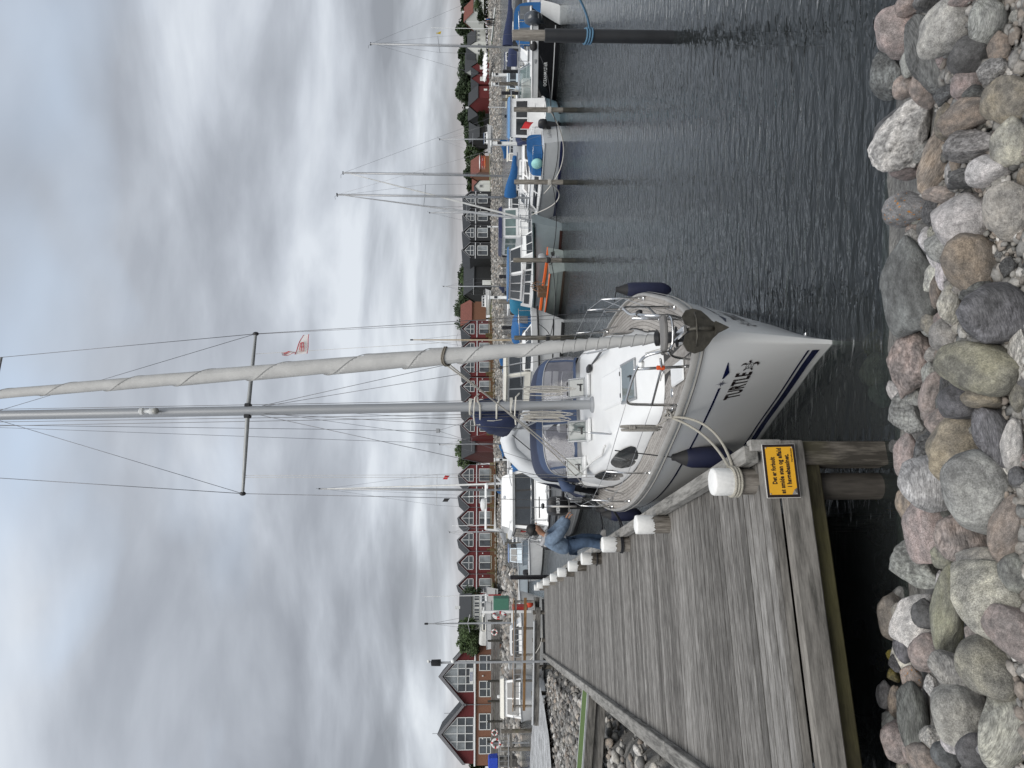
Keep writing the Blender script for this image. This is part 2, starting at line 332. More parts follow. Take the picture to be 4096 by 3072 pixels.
# boulder shapes, shared
def boulder_mesh(seed, facet, sub=4):
    bm = bmesh.new(); bmesh.ops.create_icosphere(bm, subdivisions=sub, radius=1)
    rnd = random.Random(seed); o = Vector((rnd.uniform(-50, 50), rnd.uniform(-50, 50), rnd.uniform(-50, 50)))
    planes = [(Vector((rnd.gauss(0,1), rnd.gauss(0,1), rnd.gauss(0,1))).normalized(), rnd.uniform(.5, .8)) for _ in range(12 if facet else 9)]
    for v in bm.verts:
        p = v.co.copy()
        for n_, d in planes:
            k = p.dot(n_) - d
            if k > 0: p -= n_*k*(.85 if facet else .55)
        p *= 1 + .17*noise.noise(p*1.2 + o) + .05*noise.noise(p*2.9 + o) + (.07*noise.noise(p*6 + o) + .03*noise.noise(p*13 + o) if facet else .02*noise.noise(p*7 + o))
        v.co = p
    s_ = max(max(abs(v.co.x) for v in bm.verts), .01), max(abs(v.co.y) for v in bm.verts), max(abs(v.co.z) for v in bm.verts)
    for v in bm.verts: v.co = Vector((v.co.x/s_[0], v.co.y/s_[1], v.co.z/s_[2]))
    me = bpy.data.meshes.new('boulder'); bm.to_mesh(me); bm.free()
    me.polygons.foreach_set('use_smooth', [True]*len(me.polygons)); return me
GRAN = stonemat('granite', .36, 24, bumpd=.025); GNEISS = stonemat('gneiss', .5, 18, band=1, bumpd=.025); SPECK = stonemat('speckled_granite', .55, 30, bumpd=.02); PLAIN = stonemat('plain_stone', .25, 20, bumpd=.025); FLINT = stonemat('flint', .6, 7, rough=.5, bumpd=.05); LICH = stonemat('lichen_stone', .45, 26, lichen=(.55, .22, .01), bumpd=.03)
BM = {}
def bmesh_for(mat, facet, k):
    key = (mat.name, facet, k)
    if key not in BM:
        me = boulder_mesh(k*7 + (100 if facet else 0), facet); me.materials.append(mat); BM[key] = me
    return BM[key]
CC = dict(g=(.285,.282,.272), d=(.135,.136,.136), p=(.315,.268,.25), b=(.265,.232,.2), l=(.375,.36,.33), o=(.235,.228,.19), w=(.5,.485,.465), y=(.23,.20,.09))
# (zoom column, centre x, centre y, half x, half y, colour, grain, turn) measured on the photograph, four strips of the shore
BL = '''A 680 45 85 70 pS|A 900 15 140 60 dG|A 1140 10 110 40 pR|A 590 285 165 150 pS|A 880 430 140 310 dG 15|A 1030 240 200 180 lR -25|A 1350 190 130 195 gG|A 1200 490 160 135 dP|A 1395 600 110 95 gF|A 1170 730 125 105 pR|A 540 630 125 185 dF|A 710 520 68 92 gR|A 660 725 85 85 pP|A 825 735 105 125 bR|A 1000 795 85 65 dF|A 1265 790 125 75 dF 30|A 1530 820 155 185 bR|A 1190 960 200 105 bS 15|A 1010 1015 85 130 bR|A 660 1160 190 235 wF -35|A 540 1080 110 190 dR -30|A 900 1360 125 215 bG -25|A 1240 1200 190 120 gF|A 1540 1190 130 165 lR|A 1355 1420 155 115 wS|A 660 1425 112 52 pP|A 1090 1330 55 120 bP|A 1180 1500 150 75 dF|A 970 1610 112 62 pR|A 1450 400 80 100 bR
B 685 85 172 125 gL|B 900 100 75 92 dF|B 1120 180 212 195 wR|B 1510 110 190 200 lP|B 740 240 52 35 pP|B 730 340 75 75 gG|B 830 230 62 62 dP|B 850 330 68 85 wP|B 960 390 125 108 gS|B 1210 560 212 240 bR 20|B 970 620 40 112 wS|B 705 730 180 315 dP|B 920 780 45 122 bP|B 1040 870 95 132 lG|B 1265 770 122 85 dF 25|B 1410 980 275 225 dG 20|B 870 1030 55 82 oP|B 950 990 40 55 pP|B 1000 1130 115 125 gR|B 740 1100 68 62 pS|B 725 1380 165 225 pF|B 970 1320 62 88 bP|B 1290 1380 275 210 oR|B 870 1440 58 82 gG|B 1030 1510 85 122 dF|B 1610 1330 70 230 wF|B 1520 560 60 70 dF
C 885 190 105 180 pR -20|C 705 340 135 155 gF|C 760 170 82 75 gF|C 1125 240 155 145 dS|C 1325 190 165 85 bR|C 965 390 125 105 pR|C 1080 620 230 215 bR -40|C 1410 500 122 245 dG 10|C 680 660 88 155 pS|C 860 600 125 112 dF|C 1560 590 90 195 wS|C 865 880 225 185 gG|C 1270 1000 285 290 gR|C 690 1090 78 132 bP|C 850 1280 155 230 pS|C 1170 1380 215 195 pG|C 1510 1270 130 240 bR -20|C 490 1560 75 105 dP|C 455 1260 48 72 bP|C 800 1600 195 160 gF|C 1000 1500 95 95 oP|C 1600 850 65 85 dP|C 1610 190 70 115 oP|C 1310 1600 190 150 lS
D 540 430 102 160 bR|D 455 190 48 75 bP|D 760 430 145 190 wS -30|D 840 400 105 115 dP|D 1020 370 125 345 oR|D 1350 220 270 250 lS|D 1570 60 120 150 gR|D 1570 510 190 205 pR|D 1300 550 105 95 pP|D 1375 830 235 228 oS|D 860 700 145 145 pP|D 650 640 82 112 dG|D 520 620 48 62 dP|D 1100 880 165 155 gG|D 720 900 75 85 pL|D 500 1070 62 102 gP|D 580 1110 52 115 bR|D 715 1230 110 250 dG|D 1110 1260 225 238 lR|D 890 990 55 85 wF|D 880 1400 85 85 wF|D 1060 1440 85 105 wS|D 385 1370 92 105 pR|D 550 1300 75 95 gR|D 590 1470 125 145 pS|D 695 1500 62 92 pS|D 830 1570 125 115 bR|D 1000 1560 105 95 dP|D 1260 1520 145 135 dR|D 1480 1330 175 270 lG -20|D 1360 1370 65 125 pP|D 1470 1580 135 95 gR|D 400 1570 75 85 bR|D 300 1625 55 42 pP|D 470 800 40 45 yF|D 560 730 45 50 yF|D 570 890 55 50 yF|D 590 800 50 60 dF|D 470 1190 50 55 dF|D 530 1220 45 50 bF|D 600 350 45 60 lP|D 650 470 40 60 dP|D 430 1250 40 35 bP'''
MT = dict(R=(GRAN,0), G=(GNEISS,0), S=(SPECK,0), P=(PLAIN,0), F=(FLINT,1), L=(LICH,0))
Y0 = dict(A=0, B=800, C=1500, D=2272)
rnd = random.Random(3); nb = 0
placed = []
def put_boulder(px, py, hx, hy, colr, mk, turn=0.0, sink=.35):
    global nb
    mt, fc = MT[mk]; p = bank_hit(px, py)
    d = (p - Vector((0,0,CZ))).dot(FW); ry = hy*d/FPX; rv = hx*d/FPX
    sy, sz = rv*1.08, rv*.86
    p = bank_hit(px, py, sz*sink)
    o = inst('boulder', bmesh_for(mt, fc, nb % 6 + (0 if not fc else 10)), bank, p, (0, 0, 0), (ry, sy, sz))
    o.rotation_euler = (rad(-14) + rnd.uniform(-.12, .12), rad(-turn), rnd.uniform(-.12, .12)); c = CC[colr]; k = rnd.uniform(.88, 1.12)
    o.color = (c[0]*k, c[1]*k*rnd.uniform(.97, 1.03), c[2]*k*rnd.uniform(.95, 1.05), 1); nb += 1; placed.append((p, max(ry, sy)))
for row in BL.replace('\n', '|').split('|'):
    q = row.split(); x, y, hx, hy = [float(t)/2.074 for t in q[1:5]]
    put_boulder(3300 + x, Y0[q[0]] + y, hx*1.27, hy*1.24, q[5][0], q[5][1], float(q[6]) if len(q) > 6 else 0)
# smaller stones wedged between and under water
k = 0
while k < 130:
    px, py = rnd.uniform(3440, 4200), rnd.uniform(-150, 3220)
    if px < 3560 and py < 1500 : continue
    sz = rnd.uniform(26, 62)
    put_boulder(px, py, sz, sz*rnd.uniform(.8, 1.5), rnd.choice('gdpblgdw'), rnd.choice('RGSPF'), rnd.uniform(-40, 40), -.55); k += 1
for _ in range(16):      # stones lying off the edge, below the surface
    x, y = rnd.uniform(-6, 5), rnd.uniform(6.4, 7.5); r_ = rnd.uniform(.1, .22)
    o = inst('boulder', bmesh_for(PLAIN, 0, rnd.randrange(4)), bank, (x, y, bank_z(x, y)), (rnd.uniform(-.3,.3), 0, rnd.uniform(0, 6)), (r_*1.3, r_, r_*.7)); c = CC[rnd.choice('obygd')]; o.color = (*c, 1)
def pebble_stuff(name, pts, mat, sub=1, squash=.65, parent=None):
    bm = bmesh.new(); bmesh.ops.create_icosphere(bm, subdivisions=sub, radius=1); base = [v.co.copy() for v in bm.verts]; fc = [tuple(v.index for v in f.verts) for f in bm.faces]; bm.free()
    vs, fs = [], []
    for (x, y, z, r_) in pts:
        a = rnd.uniform(0, 6.3); c_, s_ = math.cos(a), math.sin(a); ex = rnd.uniform(1, 1.5); ey = rnd.uniform(.75, 1.05); ez = squash*rnd.uniform(.8, 1.3); b0 = len(vs); o = Vector((x*3.1, y*2.7, r_*90))
        for p in base:
            q = p*(1 + .28*noise.noise(p*1.3 + o)); X, Y, Z = q.x*ex*r_, q.y*ey*r_, q.z*ez*r_
            vs.append((x + X*c_ - Y*s_, y + X*s_ + Y*c_, z + Z))
        fs += [tuple(i + b0 for i in f) for f in fc]
    me = bpy.data.meshes.new(name); me.from_pydata(vs, [], fs); me.materials.append(mat); me.polygons.foreach_set('use_smooth', [True]*len(fs))
    o = bpy.data.objects.new(name, me); COL.objects.link(o); o.parent = parent; o['kind'] = 'stuff'; return o
PEB = stonemat('pebble_mix', .3, 60, isl=True, bumpd=.006)
pts = []
for _ in range(9000):
    px, py = rnd.uniform(3560, 4280), rnd.uniform(-200, 3300)
    if py > 1750 and px < 3980 or px < 3750: continue
    p = bank_hit(px, py); r_ = rnd.choice((.012, .018, .018, .026, .035))
    pts.append((p.x + rnd.uniform(-.02, .02), p.y, bank_z(p.x, p.y) - .045 + rnd.uniform(0, .05), r_))
g = pebble_stuff('gravel', pts, PEB, 1, .7); g['label'] = 'pale loose gravel and pebbles between the big shore stones'; g['category'] = 'gravel'
# ---- jetty
DK = 1.1; TH = rad(17.8); O = V(-.55, 6.3, 0); DW, DL = 3.2, 27.0
DECK = woodmat('weathered_deck', (.088,.084,.078), (.175,.168,.158), (.32,.31,.295), 0, 1.35)
BEAM = woodmat('weathered_beam', (.08,.077,.07), (.19,.18,.165), (.33,.315,.29), 0, .8)
BEAMY = woodmat('weathered_kerb', (.10,.097,.09), (.235,.228,.212), (.37,.36,.34), 1, .8)
WET = woodmat('wet_beam', (.02,.018,.011), (.055,.049,.028), (.10,.088,.05), 0, .8, green=.5)
PILE = woodmat('pile_wood', (.05,.045,.038), (.15,.135,.115), (.30,.275,.24), 2, 1.0, green=.35)
jetty = thing('wooden_jetty', 'long weathered grey plank jetty beside the white sailing yacht', 'jetty', O, TH)
pitch = .1495; npl = int(DL/pitch)
pm_ = [MB().bbox((0,0,0), (DW - .12 + e, pitch - .025, .045), .003).mesh('plank', DECK) for e in (0, .012, -.01)]
for i in range(npl):
    inst('plank', pm_[i % 3], jetty, (-DW/2 + .02 + rnd.uniform(-.006, .006), .075 + i*pitch, DK - .0225 + rnd.uniform(-.002, .002)), (rnd.uniform(-.004,.004), 0, rnd.uniform(-.0012,.0012)))
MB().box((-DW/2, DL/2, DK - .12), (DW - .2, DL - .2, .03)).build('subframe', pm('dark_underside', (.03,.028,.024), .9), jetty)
for x, w, z0, z1, nm in ((-.075, .15, DK + .03, DK + .165, 'kerb_beam'), (-DW + .09, .18, DK + .004, DK + .12, 'kerb_beam')):
    y = -.02
    while y < DL:
        l = min(rnd.uniform(3.9, 4.6), DL - y)
        if not (x < -1 and abs(y + l/2 - 12.2) < 0): MB().bbox((x, y + l/2, (z0+z1)/2), (w, l - .012, z1 - z0), .012).build(nm, BEAMY, jetty)
        y += l
for i in range(19): MB().box((-.085, .5 + i*1.45, DK + .015), (.1, .18, .03)).build('kerb_block', BEAM, jetty)
MB().bbox((-DW - .07, DL/2, DK - .09), (.14, DL, .16), .012).build('side_beam', BEAMY, jetty)
MB().bbox((-DW - .2, DL/2, DK - .3), (.12, DL, .22), .012).build('side_beam', BEAMY, jetty)
MB().bbox((-.05, DL/2, DK - .2), (.1, DL - .1, .26), .012).build('side_beam', BEAMY, jetty)
MB().bbox((-DW/2 + .03, .04, DK - .085), (DW - .1, .05, .075), .006).build('end_board', BEAM, jetty)
MB().bbox((-DW/2 - .02, -.05, DK - .235), (DW + .1, .11, .215), .012).build('end_beam', BEAM, jetty)
MB().bbox((-DW/2, .05, DK - .43), (DW, .12, .15), .012).build('end_beam', WET, jetty)
MB().bbox((-DW/2, DL + .04, DK - .15), (DW, .08, .3), .012).build('end_beam', BEAM, jetty)
for yy in (3.5, 9.0, 15.0): MB().box((-DW/2, yy, -.55), (DW - .3, .1, 3.0)).build('light_block_wall', MC['dark_underside'], jetty)  # added walls, mostly unseen, blocking light so the water below stays dark
MB().bbox((.0, .0, DK - .03), (.1, .09, .28), .008).build('corner_block', BEAMY, jetty)
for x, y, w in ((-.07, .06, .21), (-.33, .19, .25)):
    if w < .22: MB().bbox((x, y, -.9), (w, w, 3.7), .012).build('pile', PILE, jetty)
    else: MB().lathe([(w/2, -3), (w/2*1.02, -1), (w/2*.97, .2), (w/2, .85)], 14, (x, y, 0)).build('pile', pm('pile_dark_shaded', (.06,.053,.045), .8, var=.4, scale=6, stretch=(4,4,.6)), jetty, 40)  # round pile: dark wood, with the shade under the jetty put into its colour
for i in range(1, 10):
    for x in (-.3, -DW + .25): MB().lathe([(.12, -3), (.12, DK - .14)], 10, (x, .3 + i*2.9, 0)).build('pile', PILE, jetty, 40)
# ---- bollards
CAPW = pm('chipped_white_paint', (.78,.78,.76), .6, var=.06, scale=12, bump=.006, bscale=25, dirt=.25)
BW = woodmat('bollard_wood', (.07,.062,.052), (.19,.172,.15), (.34,.315,.28), 2, 1.2)
def bollard(s, lat, h, r, seed, label, lean=0.0):
    t = thing('mooring_bollard', label, 'bollard', O + Matrix.Rotation(TH, 3, 'Z') @ V(lat, s, DK), TH, 'white capped bollards along the jetty'); rd = random.Random(seed); n = 28
    def prof(z, k, e): return (r*(1 + .025*noise.noise((math.cos(k*6.283/n)*1.5 + seed, math.sin(k*6.283/n)*1.5, z*1.5))) + e)*(1 if z < h - .04 else .93 if z < h - .01 else .8)
    zs = [-.05, h*.3, h*.6, h - .05, h - .02, h]
    MB().loft([[V(prof(z,k,0)*math.cos(k*6.283/n), prof(z,k,0)*math.sin(k*6.283/n), z) for k in range(n)] for z in zs[:4]], True, True).build('post', BW, t, 50)
    n2 = 56; rings = []
    low = [h*.5 + .035*noise.noise((k*.55, seed, 0)) + rd.uniform(-.022, .022) for k in range(n2)]
    P = lambda z, k, e: (r*(1 + .025*noise.noise((math.cos(k*6.283/n2)*1.5 + seed, math.sin(k*6.283/n2)*1.5, z*1.5))) + e)
    for f, e in ((0, .0035), (.03, .006), (.5, .007), (.9, .007), (.97, .001), (1.0, -.02)):
        rings.append([V(P(lerp(low[k], h + .012, f), k, e)*math.cos(k*6.283/n2), P(lerp(low[k], h + .012, f), k, e)*math.sin(k*6.283/n2), lerp(low[k], h + .012, f) + (.004*noise.noise((k*.4, f*3, seed)) if f > .9 else 0)) for k in range(n2)])
    mb = MB().loft(rings, True, False); b0 = len(mb.v) - n2; mb.f.append(tuple(range(b0, b0 + n2))); mb.build('paint_cap', CAPW, t, 55)
    return t
BP = [(.27, 'nearest white capped bollard, beside the yellow notice, with rope looped round it'), (3.55, 'second white capped bollard from the yellow notice, bare of rope'), (6.45, 'third white capped bollard from the yellow notice, holding a black rope, before the person'),
      (9.75, 'fourth white capped bollard from the yellow notice, just beyond the person'), (12.3, 'fifth white capped bollard from the yellow notice'), (15.05, 'sixth white capped bollard from the yellow notice'),
      (18.2, 'seventh white capped bollard from the yellow notice'), (21.3, 'eighth white capped bollard from the yellow notice'), (24.6, 'ninth white capped bollard from the yellow notice'), (27.2, 'farthest white capped bollard at the end of the jetty')]
for i, (s, lb) in enumerate(BP): bollard(s, -.27, .375 if i == 0 else .42 + .02*(i % 3), .118 if i < 2 else .125, i*3.7, lb)
# ---- yellow notice on the jetty end
YEL = pm('sign_yellow', (.72, .38, .025), .4, var=.04, scale=4, dirt=.06); SBK = pm('sign_black', (.018, .012, .012), .4, var=.1)
sg = thing('notice_sign', 'yellow Danish notice with black border screwed to the jetty end', 'sign', O + Matrix.Rotation(TH, 3, 'Z') @ V(-.245, -.115, DK - .105), TH)
sg.rotation_euler = (rad(-6), 0, TH + rad(-1))
MB().bbox((0, 0, 0), (.47, .008, .285), .003).build('backing_plate', pm('sign_edge', (.62,.60,.57), .5, .3), sg)
MB().bbox((0, -.006, 0), (.46, .006, .272), .002).build('border', SBK, sg)
MB().prism([(-.207,-.116),(.207,-.116),(.207,.116),(-.207,.116)], lambda a, b: V(a, -.0105, b), lambda a, b: V(a, -.008, b)).build('face', YEL, sg)
for tx, sz, zz, bold in (('Det er forbudt', .052, .062, .0022), ('at smide sten og affald', .052, .0, .0022), ('i havnebassinet.', .052, -.058, .0022)):
    vs_, fs_ = text_mesh(tx, sz, bold, 1.06); wd = max(v.x for v in vs_) - min(v.x for v in vs_)
    kx = {'a': .395, 'D': .235, 'i': .285}[tx[0]]/wd
    MB().add([V(v.x*kx, -.0122, zz + v.y*1.02) for v in vs_], fs_).build('lettering', SBK, sg, fixn=False)
vs_, fs_ = text_mesh('Havnefogeden.', .021, .0004); MB().add([V(v.x + .135, -.0122, -.1 + v.y) for v in vs_], fs_).build('lettering', SBK, sg, fixn=False)
for a, b in ((-.2,-.11), (.2,-.11), (-.2,.11), (.2,.11)): MB().lathe([(.006, 0), (.006, .004), (.002, .006)], 8, (a, -.011, b), (0,-1,0)).build('screw', GALV, sg)
MB().add([V(-.207,-.0115,-.116), V(-.150,-.0115,-.116), V(-.207,-.0115,-.07), V(-.170,-.03,-.085)], [(0,1,3),(0,3,2)]).build('peeled_corner', pm('peeled', (.3,.29,.28), .3, .2), sg)
# ---- left shore: pebble slope beside the jetty
RT3 = Matrix.Rotation(TH, 3, 'Z')
def left_z(l, s):          # l: metres left of the jetty edge
    edge = .05 + .2*math.sin(s*.6) + .4*max(0, s - 31)
    t = max(0.0, (l - edge))
    return -.9 + min(1.75*t, 1.6) + max(0, min(.06*(t - .9), .28))
mb = MB(); NI, NJ = 44, 40
for j in range(NJ + 1):
    for i in range(NI + 1):
        l = -.6 + 24*(i/NI)**1.4; s = 1 + 50*j/NJ; fade = max(0, min(1, (50 - s)/3)); p = O + RT3 @ V(-DW - l, s, 0); z = lerp(-1.3, left_z(l, s), fade)
        mb.v.append((p.x, p.y, z - .05 + .05*noise.noise((p.x, p.y, 0))))
for j in range(NJ):
    for i in range(NI): a = j*(NI+1) + i; mb.f.append((a, a+1, a+NI+2, a+NI+1))
lb = struct(mb.build('pebble_shore', GRAVEL, smooth=True))
small = []; nst = 0
lm = [boulder_mesh(k + 300, k % 2, 2) for k in range(6)]
for m2 in lm: m2.materials.append(stonemat('shore_stone', .35, 45))
for i in range(9500):
    s = 3 + 44*rnd.random()**.9; l = -.3 + rnd.random()**1.3*16; r_ = rnd.choice((.05, .07, .09, .13)); fade = max(0, min(1, (50 - s)/3))
    z = lerp(-1.3, left_z(l, s), fade)
    p = O + RT3 @ V(-DW - l, s, z)
    if z < -.15: continue
    if nst < 260 and r_ > .08 and s < 17 and l > .4:
        q = r_*1.02; o = inst('stone', lm[nst % 6], lb, p + V(0,0,.03), (rnd.uniform(-.5,.5), rnd.uniform(-.5,.5), rnd.uniform(0,6)), (q*rnd.uniform(1,1.5), q, q*.7)); c = CC[rnd.choice('gpblwlgb')]; o.color = (*c, 1); nst += 1
    else: small.append((p.x, p.y, p.z, r_))
pebble_stuff('shore_pebbles', small, PEB, 1, .65, lb)
# grey gravel path on the shore
mb = MB(); pa = [(2112, 3200), (2125, 2950), (2138, 2820), (2148, 2745)]; pb = [(2215, 3200), (2196, 2950), (2176, 2820), (2160, 2745)]
pz = 1.02
mb.loft([[onz(a[0], a[1], pz), onz((a[0]+b_[0])/2, a[1], pz + .02), onz(b_[0], b_[1], pz)] for a, b_ in zip(pa, pb)], False); struct(mb.build('gravel_path', stonemat('path_gravel', .5, 40, usecol=False, col=(.33,.335,.34), bumpd=.02)))
# ---- far shore
SH = [(-200, 60, 2.6), (-120, 84, 2.9), (-60, 90, 2.9), (-34, 92, 2.9), (-33, 125, 2.4), (-52, 152, 2.1), (-50, 158, 2.1), (-20, 174, 2.4), (15, 186, 2.7), (55, 210, 3.2), (145, 262, 4.0), (260, 330, 4.5)]
def shore_rows():
    rows = []
    for i, (x, y, zt) in enumerate(SH):
        a = V(*SH[max(i-1,0)][:2], 0); b = V(*SH[min(i+1,len(SH)-1)][:2], 0); n = (b - a).normalized(); n = V(-n.y, n.x, 0)
        p = V(x, y, 0); rr = p.normalized()
        rows.append([p + V(0,0,-.8), p + n*5 + V(0,0,zt*.75), p + n*7.5 + V(0,0,zt), p + rr*60 + V(0,0,zt + .6), p + rr*3500 + V(0,0,zt + 3)])
    return rows
SR = shore_rows()
GRASS = pm('shore_grass', (.14,.145,.065), .95, var=.45, scale=.35, bump=.1, bscale=2)
land = struct(MB().loft([[r[2], r[3], r[4]] for r in SR], False).build('land', GRASS, smooth=False))
fbank = struct(MB().loft([[r[0], r[1], r[2]] for r in SR], False).build('far_bank', GRAVEL, smooth=False))
pts = []
for i in range(3, len(SR) - 1):
    A, B = SR[i], SR[i+1]; n = int((B[0] - A[0]).length*30)
    for _ in range(n):
        t = rnd.random(); w = rnd.random()*1.02
        a = lerp(A[0], B[0], t); b = lerp(A[1], B[1], t); c = lerp(A[2], B[2], t)
        p = lerp(a, b, w/.7) if w < .7 else lerp(b, c, (w - .7)/.3); pts.append((p.x, p.y, p.z + .05, rnd.uniform(.22, .5)))
fr_ = pebble_stuff('riprap', pts, PEB, 1, .75, fbank)
# ================================================================== THE YACHT (local x: towards open water, y: aft, z: up; bow at y=0)
YL = 9.3
yt = thing('sailing_yacht', 'white sailing yacht named TURTLE with navy sprayhood, moored bow-on beside the jetty', 'yacht', (.48, 6.95, 0), rad(9.8))
HBD = [(0,.05),(.12,.16),(.3,.29),(.6,.46),(1.2,.72),(1.7,.90),(2.75,1.26),(3.4,1.43),(4.2,1.58),(5.5,1.70),(6.8,1.70),(8.2,1.58),(9.3,1.38)]
HBW = [(0,.02),(.5,.14),(1,.31),(1.83,.58),(2.4,.80),(3.5,1.17),(5,1.45),(6.5,1.52),(8.2,1.38),(9.3,1.15)]
SHR = [(0,1.47),(2,1.39),(4.5,1.31),(7,1.25),(9.3,1.25)]
hbd = lambda s: smooth_interp(HBD, s); hbw = lambda s: smooth_interp(HBW, s); shr = lambda s: smooth_interp(SHR, s)
def hullpt(q, z, side, off=0.0):
    zs = shr(q); t = max(-.35, min(1, z/zs)); s = q + .30*(1 - max(t,-.3))*(1 - min(q/3.5, 1))**2
    if t >= 0: x = hbw(q) + (hbd(q) - hbw(q))*(t**.85)
    else: x = hbw(q)*(1 + t*1.1)
    return V(side*(x + off), s - off*.4*(1 - min(q/2, 1)), z)
HULLM = pm('yacht_gelcoat', (.83,.835,.825), .22, var=.02, scale=1.5, coat=.5)
qs = [0,.03,.08,.16,.3,.5,.75,1.0,1.3,1.6,2,2.4,2.8,3.2,3.7,4.2,4.8,5.5,6.2,7,7.8,8.6,9.3]
rings = []
for q in qs:
    zs = shr(q); zl = [zs, zs*.9, zs*.75, zs*.55, zs*.35, zs*.18, .07, -.05, -.3, -.45]
    rings.append([hullpt(q, z, -1) for z in zl] + [V(0, hullpt(q, -.45, 1).y, -.5)] + [hullpt(q, z, 1) for z in zl[::-1]])
mb = MB().loft(rings, False); n = len(rings[0]); mb.f.append(tuple((len(rings)-1)*n + j for j in range(n)))
mb.f.append(tuple(range(n))); hull = mb.build('hull', HULLM, yt, 60)
# paint bands and cove lines, laid on the hull
NVY = pm('navy_stripe', (.008,.012,.06), .25, var=.05, coat=.5)
def band(q0, q1, za, zb, side, name='stripe', mat=NVY, off=.004, n=26, par=None):
    rows = []
    for i in range(n + 1):
        q = lerp(q0, q1, i/n); a, b = (za(q) if callable(za) else za), (zb(q) if callable(zb) else zb)
        rows.append([hullpt(q, lerp(a, b, j/3), side, off) for j in range(4)])
    return MB().loft(rows, False).build(name, mat, par or hull, True)
for sd in (-1, 1):
    band(.12, 9.2, lambda q: .10 - .006*q, lambda q: .185 - .006*q, sd); band(.12, 9.2, lambda q: .215 - .006*q, lambda q: .24 - .006*q, sd)
    band(.02, 9.2, -.12, -.012, sd, 'antifouling', RUB)
    cz = lambda q: shr(q) - .40 + .012*q
    band(.64, 9.0, lambda q: cz(q), lambda q: cz(q) + .026, sd, 'cove_line')
    # arrow head: long tapering blade
    rows = []
    for i in range(13):
        q = lerp(.24, .48, i/12); w = .008 + .05*max(0, min(1, (q - .24)/.16)) if q < .40 else lerp(.058, .018, (q-.40)/.08)
        rows.append([hullpt(q, cz(q) + .026 - w, sd, .004), hullpt(q, cz(q) + .026, sd, .004)])
    MB().loft(rows, False).build('cove_arrow', NVY, hull, True)
    # compass star
    mb = MB(); c = hullpt(.56, cz(.56) + .01, sd, .005)
    tq = (hullpt(.6, cz(.56), sd, .005) - hullpt(.52, cz(.56), sd, .005)).normalized(); tz = (hullpt(.56, cz(.56) + .06, sd, .005) - hullpt(.56, cz(.56) - .06, sd, .005)).normalized()
    for k in range(8):
        a = k*math.pi/4; R_ = .075 if k % 2 == 0 else .045
        d1 = tq*math.cos(a) + tz*math.sin(a); d2 = tq*math.cos(a + .5) + tz*math.sin(a + .5)
        mb.add([c, c + d1*R_, c + d2*.02], [(0,1,2)])
    mb.build('compass_rose', NVY, hull, fixn=False)
    # name
    vs_, fs_ = text_mesh('TURTLE', 1.0, .03, 1.06); wd = max(v.x for v in vs_) - min(v.x for v in vs_); ht = max(v.y for v in vs_) - min(v.y for v in vs_); mn = min(v.x for v in vs_)
    pts_ = []
    for v in vs_:
        t = (v.x - mn)/wd
        if sd < 0: q = lerp(.90, .42, t)          # reads towards the bow
        else: q = lerp(.42, .90, t)
        z0 = cz(q) - .20
        pts_.append(hullpt(q, z0 + v.y/ht*.185 - .02*(t if sd < 0 else 1-t), sd, .005))
    MB().add(pts_, fs_).build('name_lettering', SBK, hull, fixn=False)
    # turtle emblem: shell, plates, head, flippers
    def tp(a, b): q = .31 + a*.85; return hullpt(q, cz(.31) - .235 + b, sd, .006)
    def blob(pts, name='emblem', mt=SBK): MB().add([tp(*p) for p in pts], [tuple(range(len(pts)))]).build(name, mt, hull, fixn=False)
    ring_o = [(.058*math.cos(k*.2618), .044*math.sin(k*.2618)) for k in range(24)]; ring_i = [(a*.9, b*.88) for a, b in ring_o]
    MB().loft([[tp(*p) for p in ring_o], [tp(*p) for p in ring_i]], True).build('emblem', SBK, hull, fixn=False)
    mb = MB()
    for a0, b0, a1, b1 in ((-.025,.038,-.018,.012),(-.018,.012,-.05,.008),(-.018,.012,.018,.012),(.018,.012,.025,.036),(.018,.012,.036,0),(.036,0,.055,0),(.036,0,.018,-.014),(.018,-.014,.024,-.036),(.018,-.014,-.018,-.014),(-.018,-.014,-.025,-.037),(-.018,-.014,-.036,0),(-.036,0,-.018,.012),(-.036,0,-.054,0)):
        dx, dy = a1 - a0, b1 - b0; l = math.hypot(dx, dy); nx_, ny_ = -dy/l*.0024, dx/l*.0024
        mb.add([tp(a0+nx_, b0+ny_), tp(a1+nx_, b1+ny_), tp(a1-nx_, b1-ny_), tp(a0-nx_, b0-ny_)], [(0,1,2,3)])
    mb.build('emblem', SBK, hull, fixn=False)
    blob([(-.058,.012),(-.075,.028),(-.095,.026),(-.1,.012),(-.085,.0),(-.062,-.004)])
    blob([(-.04,.036),(-.055,.062),(-.04,.09),(.0,.1),(-.022,.08),(-.026,.06),(-.02,.046)])
    blob([(-.04,-.036),(-.06,-.05),(-.062,-.078),(-.03,-.1),(.02,-.095),(-.018,-.082),(-.03,-.066),(-.018,-.046)])
    blob([(.04,.036),(.07,.05),(.098,.045),(.08,.035),(.055,.02)]); blob([(.042,-.036),(.07,-.052),(.1,-.05),(.08,-.036),(.055,-.02)])
MB().bbox((0,0,0), (.03,.045,.02), .004).build('bow_eye', STEEL, hull).location = (.05, .17, .33)
